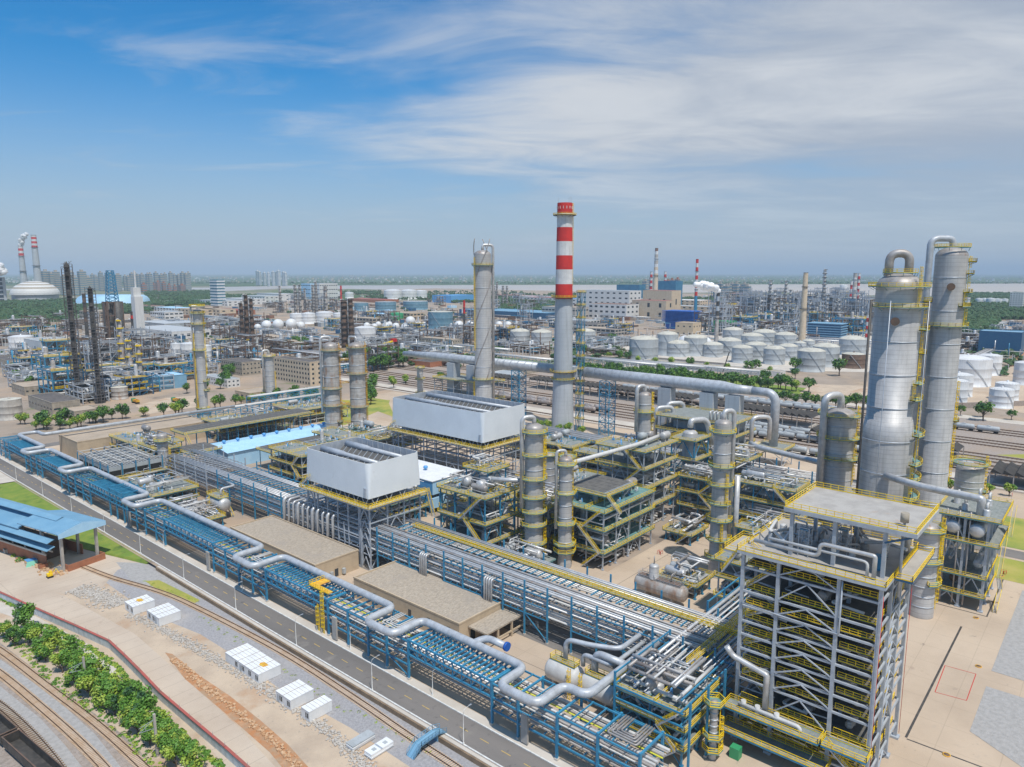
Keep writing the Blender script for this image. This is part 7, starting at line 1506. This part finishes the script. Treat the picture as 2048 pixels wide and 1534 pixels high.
# far shore town: uncountable small blocks
mb=MB()
for i in range(1500):
    a=q.uniform(-100,2150); b=q.choice((q.uniform(555,566),q.uniform(552.5,559),q.uniform(558,567))); p=G(a,b); k=WD(p,1); w_=q.uniform(1.2,4)*k; h=k*q.uniform(.5,3.2); 
    if b>566 and a<420: continue
    mb.box(p.x-w_/2,p.y-w_/2,-.8,p.x+w_/2,p.y+w_/2,h,q.choice(('white_wall','concrete','cream_wall','far_grey')))
o=tag(mb.build('far_town'),'hazy town spread along the far river shore',kind='stuff'); o['category']='town'
# small industrial sheds that read as one mass in the far plain
mb=MB()
for i in range(1600):
    a=q.uniform(-50,2100); b=594+q.random()**1.4*100
    if (a<300 and b<640) or (a>1900 and b<645) or 1240<a<1780 and b>655: continue
    p=G(a,b)
    if p.x<620 and p.y<470: continue
    k=1+ (700-b)/90; w_=q.uniform(5,22)*k*.6; d_=q.uniform(5,16)*k*.6; h=q.uniform(2.5,8)
    mb.box(p.x-w_/2,p.y-d_/2,-.1,p.x+w_/2,p.y+d_/2,h,q.choice(('white_wall','concrete','tan_roof','rust','dark_roof','tank_grey','old_wall','navy_steel','far_grey','light_blue' if i%5==0 else 'brown_roof')))
o=tag(mb.build('plant_clutter'),'countless small sheds and units of the far plant',kind='stuff'); o['category']='sheds'
mb=MB()
for i in range(1500):
    a=q.uniform(-20,2070); b=600+q.random()*150
    if (a<150 and b<650) or (a>1900 and b<650) or (1240<a<1780 and b>690) or (700<a<1240 and b>712): continue
    p=G(a,b); 
    if p.x<600 and p.y<470: continue
    h=q.uniform(4,13); L_=q.uniform(12,50); r=q.uniform(.25,.7); m_=q.choice(('pipe_white','pipe_silver','pipe_dull','rust','blue_steel'))
    if q.random()<.5: mb.tube([(p.x,p.y,h),(p.x,p.y+L_,h)],r,5,m_)
    elif q.random()<.5: mb.tube([(p.x,p.y,h),(p.x+L_*.6,p.y,h)],r,5,m_)
    else: mb.tube([(p.x,p.y,0),(p.x,p.y,h*q.uniform(1,2.2))],r*1.4,6,m_)
    if q.random()<.6:
        for j in range(3): mb.box(p.x-.3,p.y+j*L_/3-.3,0,p.x+.3,p.y+j*L_/3+.3,h)
o=tag(mb.build('pipework_clutter'),'countless far pipes and posts of the old refinery',kind='stuff'); o['category']='pipework'
# ---------------- railway yard
for i,x in enumerate((400,424,432,440,450,458,466,492,500,508,532,540,548)):
    track(('straight yard track %s of the rail yard')%(('nearest the plant','in the first group','in the first group','in the first group','in the second group','in the second group','in the second group','in the third group','in the third group','in the third group','in the farthest group','in the farthest group','farthest from the plant')[i]),[(x,-190),(x,300),(x,750)],.0,gauge=1.6,sl=2.8,step=2.0,smat='wood',w=.9,rw_=.34)
def tankcar(m):
    t=T('tank_car','x','tank wagon'); hvessel(t,(0,-5.4,2.75),(0,5.4,2.75),1.55,m,'tank_barrel',sad=False); MB().box(-.5,-6.4,.9,.5,6.4,1.25).build('underframe','dark_metal',t); MB().lathe([(.6,4.1),(.6,4.6),(.02,4.7)],0,0,10,m).build('dome',None,t)
    for y in (-4.2,4.2):
        b=MB(); b.box(-1.1,y-1.2,.35,1.1,y+1.2,.85); b.build('bogie','rubber',t)
    MB().box(-.8,-1.4,4.28,.8,1.4,4.36).build('walkway','galv',t); t.location=(-900,-900,0); return kids(t)
TC=[tankcar('tank_car'),tankcar('tank_grey')]
for x,ya,yb,k in ((424,292,420,0),(432,285,425,0),(440,150,262,1),(432,140,235,1),(424,160,230,1),(450,150,200,1),(500,235,330,0),(508,170,300,1),(532,150,330,1),(540,160,260,1),(400,95,150,1),(424,60,120,1),(440,70,128,0),(532,62,80,1)):
    y=ya
    while y<yb: place(TC[k],(x,y,.3),0,1,('brownish tank wagon coupled in a row in the rail yard','pale grey tank wagon coupled in a row in the rail yard')[k],('brownish tank wagons in rows','pale grey tank wagons in rows')[k]); y+=13.4
def saw_shed(label,x0,x1,y0,y1,h=7.5):
    t=T('sawtooth_shed',label,'shed',(x0,y0,0)); n=int((y1-y0)/4.6); s=(y1-y0)/n
    for i in range(n):
        y=y0+s*i; MB().add([(x0,y,h),(x1,y,h),(x1,y+s*.78,h+1.9),(x0,y+s*.78,h+1.9),(x1,y+s,h),(x0,y+s,h),(x0,y+.05,h-.15),(x1,y+.05,h-.15)],[(0,1,2,3),(3,2,4,5),(0,5,3),(1,2,4),(0,6,7,1)],'saw_roof').build('roof_bay',None,t)
        if i<48: MB().box(x0+.1,y-.12,h-.4,x0+.3,y+s*.5,h-.16).build('gutter','galv',t)
    k=max(1,int((y1-y0)/9))
    for i in range(k+1):
        for x in (x0+.4,x1-.4): MB().box(x-.22,y0+(y1-y0)*i/k-.22,0,x+.22,y0+(y1-y0)*i/k+.22,h-.01).build('column','concrete',t)
    MB().box(x0+2,y0+1,0,x1-2,y1-1,1.1).build('platform','concrete',t); return t
saw_shed('black sawtooth-roofed loading shed right of the flue duct elbow',429.5,446,62,138); saw_shed('long black sawtooth-roofed shed between chimney and lattice support',482,497,240,395); saw_shed('black sawtooth-roofed shed beyond the yard column',470,488,150,225); saw_shed('black sawtooth-roofed shed at the right edge of the yard',398,420,-60,44,6.5); saw_shed('short black sawtooth-roofed shed left of the chimney',470,484,400,440)
# dark stone wall behind yard
t=T('stone_wall','long dark stone retaining wall on the far side of the rail yard','wall',(560,200,0)); L_=[(576,700),(576,260),(580,180),(620,90),(680,40),(760,-60)]
for a,b in zip(L_,L_[1:]): MB().beam((*a,2),(*b,2),1.0,4).build('wall_section','dark_roof' if 0 else 'ballast',t)
# crane, barrier
p=G(735,712); t=T('gantry_crane','yellow gantry crane with red cab behind the twin columns','crane',(p.x,p.y,0)); q2=G(788,702); d=(q2-p); L_=d.length; d.normalize(); MB().beam(p+Vector((0,0,9)),q2+Vector((0,0,13)),2.2,1.6).build('girder','yellow',t)
for u in (.12,.9):
    c=p+d*L_*u; MB().beam(c-Vector((2,2,0)),c+Vector((0,0,10)),.8).beam(c+Vector((2,2,0)),c+Vector((0,0,10)),.8).build('leg','yellow',t)
MB().box(q2.x-3,q2.y-3,12,q2.x+3,q2.y+3,16).build('cab','red_paint',t)
for a,b,c,d in ((803,705,915,718),(925,706,870,700)):
    u=G(a,b); v=G(c,d); tag(MB().beam(u+Vector((0,0,2)),v+Vector((0,0,2)),.5,4).build('site_hoarding','deep_blue'),'bright blue site hoarding beyond the flue duct, '+('front stretch' if a==803 else 'short rear stretch'),'hoarding')
for a,b in ((1105+340,745),(1275,722)): 
    p=G(a,b); tag(MB().beam((p.x,p.y,0),(p.x-4,p.y-8,22),.7).build('crane_jib','dark_metal'),'dark raised crane jib by the tank farm, '+('right one' if a>1300 else 'left one'),'crane jib')
def truck(px,py,l):
    p=G(px,py); t=T('dump_truck',l,'truck',(p.x,p.y,0)); x,y=p.x,p.y
    MB().box(x,y,1,x+2.6,y+2.3,3.4).build('cab','pipe_green',t); b=MB(); b.box(x,y-7.4,1.4,x+2.6,y-.3,1.6); b.box(x,y-7.4,1.6,x+.15,y-.3,3); b.box(x+2.45,y-7.4,1.6,x+2.6,y-.3,3); b.box(x+.15,y-7.4,1.6,x+2.45,y-7.25,3); b.box(x+.15,y-.45,1.6,x+2.45,y-.3,3); b.build('dump_body','orange_plate',t)
    for yy in (y+1,y-5,y-6.4): MB().tube([(x-.05,yy,.55),(x+2.65,yy,.55)],.55,12).build('wheel','rubber',t)
truck(265,806,'left green-cabbed dump truck on the orange soil'); truck(345,804,'right green-cabbed dump truck on the orange soil'); 
# ---------------- trees
def treeline(pts,step,srcs,lab,grp,h=(5,7),jit=2,base=7.,far=False):
    L_=[G(*p) for p in pts]
    for a,b in zip(L_,L_[1:]):
        n=max(1,int((b-a).length/step))
        for i in range(n):
            p=a.lerp(b,(i+.5)/n); p.x+=R.uniform(-jit,jit); p.y+=R.uniform(-jit,jit); put_tree(R.choice(srcs),p,R.uniform(*h),lab,grp,base)
treeline([(1160,745),(1250,752),(1400,762),(1520,775),(1620,785)],5.2,P_mid+P_lime[:1],'round green tree in the long belt above the flue duct','long tree belt above the flue duct',(9,13),3)
treeline([(1165,752),(1260,760),(1420,772),(1540,785)],5.5,P_mid,'round green tree in the long belt above the flue duct','long tree belt above the flue duct',(9,13),3)
treeline([(1540,808),(1640,815),(1745,820)],6,P_mid,'small street tree in the row before the orange soil','street trees before the orange soil',(9,12),.6)
treeline([(1160,708),(1290,730),(1430,740),(1520,748),(1560,752)],16,P_lime+P_mid,'lone roadside tree before the grey tank farm','roadside trees before the tank farm',(8,11),2,6)
for a,b,h in [(1590,745,15),(1678,752,17),(1590,758,10),(1510,745,14),(1530,768,14),(1966,842,13)]: put_tree(P_mid[0],G(a,b),h,'big round tree standing out near the tank farm','big round trees near the tank farm')
treeline([(1905,830),(1940,832),(1990,838),(2050,842)],9,P_mid,'thin tree in the row below the white tanks','thin trees below the white tanks',(6,9),1)
treeline([(1880,985),(1920,985),(1960,985),(1995,990),(2045,995)],8,P_lime,'small bright tree on the lawn by the dark shed','small bright trees on the right lawn',(5,6.5),.5,6)
treeline([(40,848),(110,852),(180,845),(235,838),(300,832)],4.6,P_mid+P_lime,'bushy tree in the row behind the tan roof','bushy trees behind the tan roof',(7,11),3)
treeline([(60,862),(150,856),(215,842)],4.6,P_mid+P_lime,'bushy tree in the row behind the tan roof','bushy trees behind the tan roof',(7,11),3)
treeline([(320,838),(400,822),(470,812),(540,805),(600,800),(640,795)],5.5,P_mid+P_lime,'green tree of the strip left of the twin columns','green trees left of the twin columns',(8,12),4)
treeline([(570,812),(640,805)],6,P_mid,'green tree of the strip left of the twin columns','green trees left of the twin columns',(7,10),4)
treeline([(700,730),(740,722),(780,715),(790,735),(745,745)],7,P_mid,'tree in the dense clump right of the twin columns','dense clump right of the twin columns',(12,17),9)
treeline([(745,770),(735,790),(740,810)],8,P_mid,'tree on the yellow lawn beside the twin columns','trees on the yellow lawn',(8,11),3)
treeline([(770,778),(800,772),(830,765),(700,772),(720,765)],14,P_lime,'small bright tree by the road beyond the lawn','small bright roadside trees',(7,9),2,6)
treeline([(1060,850),(1090,862),(1150,870),(1180,875)],7,P_lime,'leafy tree by the chimney base','leafy trees by the chimney base',(6,9),2,6)
treeline([(1390,890),(1440,892),(1470,895)],6,P_lime+P_mid,'shrub tree behind the hanging reactor','shrubs behind the hanging reactor',(5,6),1)
treeline([(360,790),(390,785),(440,780),(470,745)],12,P_mid,'tree beside the thin pale column','trees beside the thin pale column',(8,12),4)
treeline([(580,692),(600,690),(625,705),(560,700)],14,P_mid,'tree in front of the cream building','trees by the cream building',(10,14),3)
treeline([(1215,690),(1235,690)],10,P_mid,'dense tree left of the grey tank farm','dense trees left of the tank farm',(14,18),5)
treeline([(10,712),(60,790)],60,P_mid,'scattered tree in the left old plant','scattered trees of the left plant',(8,11),5)
treeline([(880,760),(930,768)],9,P_mid,'tree under the left part of the flue duct','trees under the left flue duct',(7,9),3)
# far woods as mass
def wood(name,polys,n,label,s_=6,seed=3,per=5):
    q=random.Random(seed); mb=MB()
    for (x0,x1,y0,y1) in polys:
        for i in range(n):
            a=q.uniform(x0,x1); b=q.uniform(y0,y1); p=G(a,b); k=max(.6,WD(p,1)*.9); r0=s_*q.uniform(.6,1.3)*max(1,k*.45)
            for j in range(per):
                c=p+Vector((q.gauss(0,r0*.6),q.gauss(0,r0*.6),r0*q.uniform(.5,1.25))); rr_=r0*q.uniform(.45,.8); d=Vector((q.gauss(0,.5),q.gauss(0,.5),1)).normalized(); u=d.orthogonal().normalized(); v=d.cross(u); t=q.random()*6.28; u,v=u*math.cos(t)+v*math.sin(t),v*math.cos(t)-u*math.sin(t)
                mb.add([tuple(c+u*rr_),tuple(c+v*rr_),tuple(c-u*rr_),tuple(c-v*rr_),tuple(c+d*rr_*.7),tuple(c-d*rr_*.6)],[(0,1,4),(1,2,4),(2,3,4),(3,0,4),(1,0,5),(2,1,5),(3,2,5),(0,3,5)],'leaf_far' if q.random()<.7 else 'leaf_dark')
    o=tag(mb.build(name),label,kind='stuff'); o['category']='woodland'; return o
wood('woodland',[(-20,140,603,648),(110,300,600,628),(290,420,583,612),(360,560,592,604)],1500,'dark green woodland below the far city on the left')
wood('woodland',[(1908,2070,598,640),(1900,2070,588,598),(1915,1990,640,668)],1500,'dark green woodland behind the white tanks on the right',seed=5)
wood('tree_belt',[(740,1050,584,600),(1050,1280,590,604),(1420,1700,596,606),(900,1000,596,606),(1000,1110,600,625),(1290,1500,598,606),(560,760,584,590)],550,'belts of trees along the near river bank',seed=6)
wood('tree_belt',[(-60,2100,566.3,568.0)],900,'dark line of trees on the far river shore',5,seed=7,per=4)
wood('plant_greenery',[(250,560,640,735),(680,1000,700,740),(0,130,650,700),(1900,2048,700,760),(560,1000,610,660),(1100,1250,680,730)],60,'scattered trees between the far plant units',4,seed=8,per=9)
# ---------------- smoke
def smoke(name,label,px,py,pts,r0,al=.9):
    nm='steam_%d'%int(al*100); mat(nm,(.92,.92,.93),1.0); bb=M(nm).node_tree.nodes['Principled BSDF']; bb.inputs['Alpha'].default_value=al; bb.inputs['Subsurface Weight'].default_value=0
    p=G(px,py); k=WD(p,1); mb=MB(); q=random.Random(px); vr=Vector((math.cos(YAW),-math.sin(YAW),0))
    L_=[p+vr*k*a+Vector((0,0,HT(p,b))) for a,b in pts]
    for i in range(len(L_)-1):
        for j in range(7):
            u=q.random(); c=L_[i].lerp(L_[i+1],u); rr_=r0*k*(.35+.55*math.sin(math.pi*min(1,(i+u+.6)/len(L_))))*q.uniform(.45,.9); c=c+Vector((q.gauss(0,1),q.gauss(0,1),q.gauss(0,.8)))*r0*k*.25
            n=10; o=[]
            for a in range(n+1):
                th=math.pi*a/n; o.append((max(.01,rr_*math.sin(th)*(1+.12*q.gauss(0,1))),c.z-rr_*math.cos(th)))
            mb.lathe(o,c.x,c.y,12,None)
    tag(mb.build(name,nm),label,kind='stuff')['category']='smoke'
smoke('smoke_plume','white smoke plume drifting left from the dark flare column',1432,690,[(0,583),(-6,576),(-16,572),(-26,571),(-36,570),(-46,568)],10,.95)
smoke('smoke_plume','thin white steam rising from the shorter far stack',51,592,[(0,491),(2,486),(4,480),(8,474),(12,470),(17,468)],6,.5)
smoke('smoke_plume','white steam cloud at the far left edge',5,606,[(6,548),(4,543),(2,538),(-2,534),(-6,532),(-10,530)],10,.6)
# ---------------- haze
HZ=bpy.data.materials.new('haze_air'); HZ.use_nodes=True; nt=HZ.node_tree; nt.nodes.clear(); o=nt.nodes.new('ShaderNodeOutputMaterial'); v=nt.nodes.new('ShaderNodeVolumePrincipled'); v.inputs['Color'].default_value=HAZE_C; v.inputs['Density'].default_value=HAZE_D; v.inputs['Anisotropy'].default_value=-.2; nt.links.new(v.outputs[0],o.inputs[1]); MATS['haze_air']=HZ
if HAZE_D>0:
    mb=MB(); mb.box(-62000,-62000,-3,62000,62000,430); tag(mb.build('haze','haze_air'),'pale air haze over the whole plain',kind='stuff')
from collections import defaultdict
bylab=defaultdict(list)
for o in COL.objects:
    l=o.get('label')
    if l and o.parent is None and o.get('category'): bylab[l].append(o)
for l,v in bylab.items():
    if len(v)>1 and not all(o.get('group') for o in v):
        for o in v: o['group']=l
# prototypes are not part of the scene
for t in P_mid+P_lime+P_hedge+P_far+FU+RK+TC:
    for c in list(t.children):
        for g in list(c.children): bpy.data.objects.remove(g)
        bpy.data.objects.remove(c)
    bpy.data.objects.remove(t)
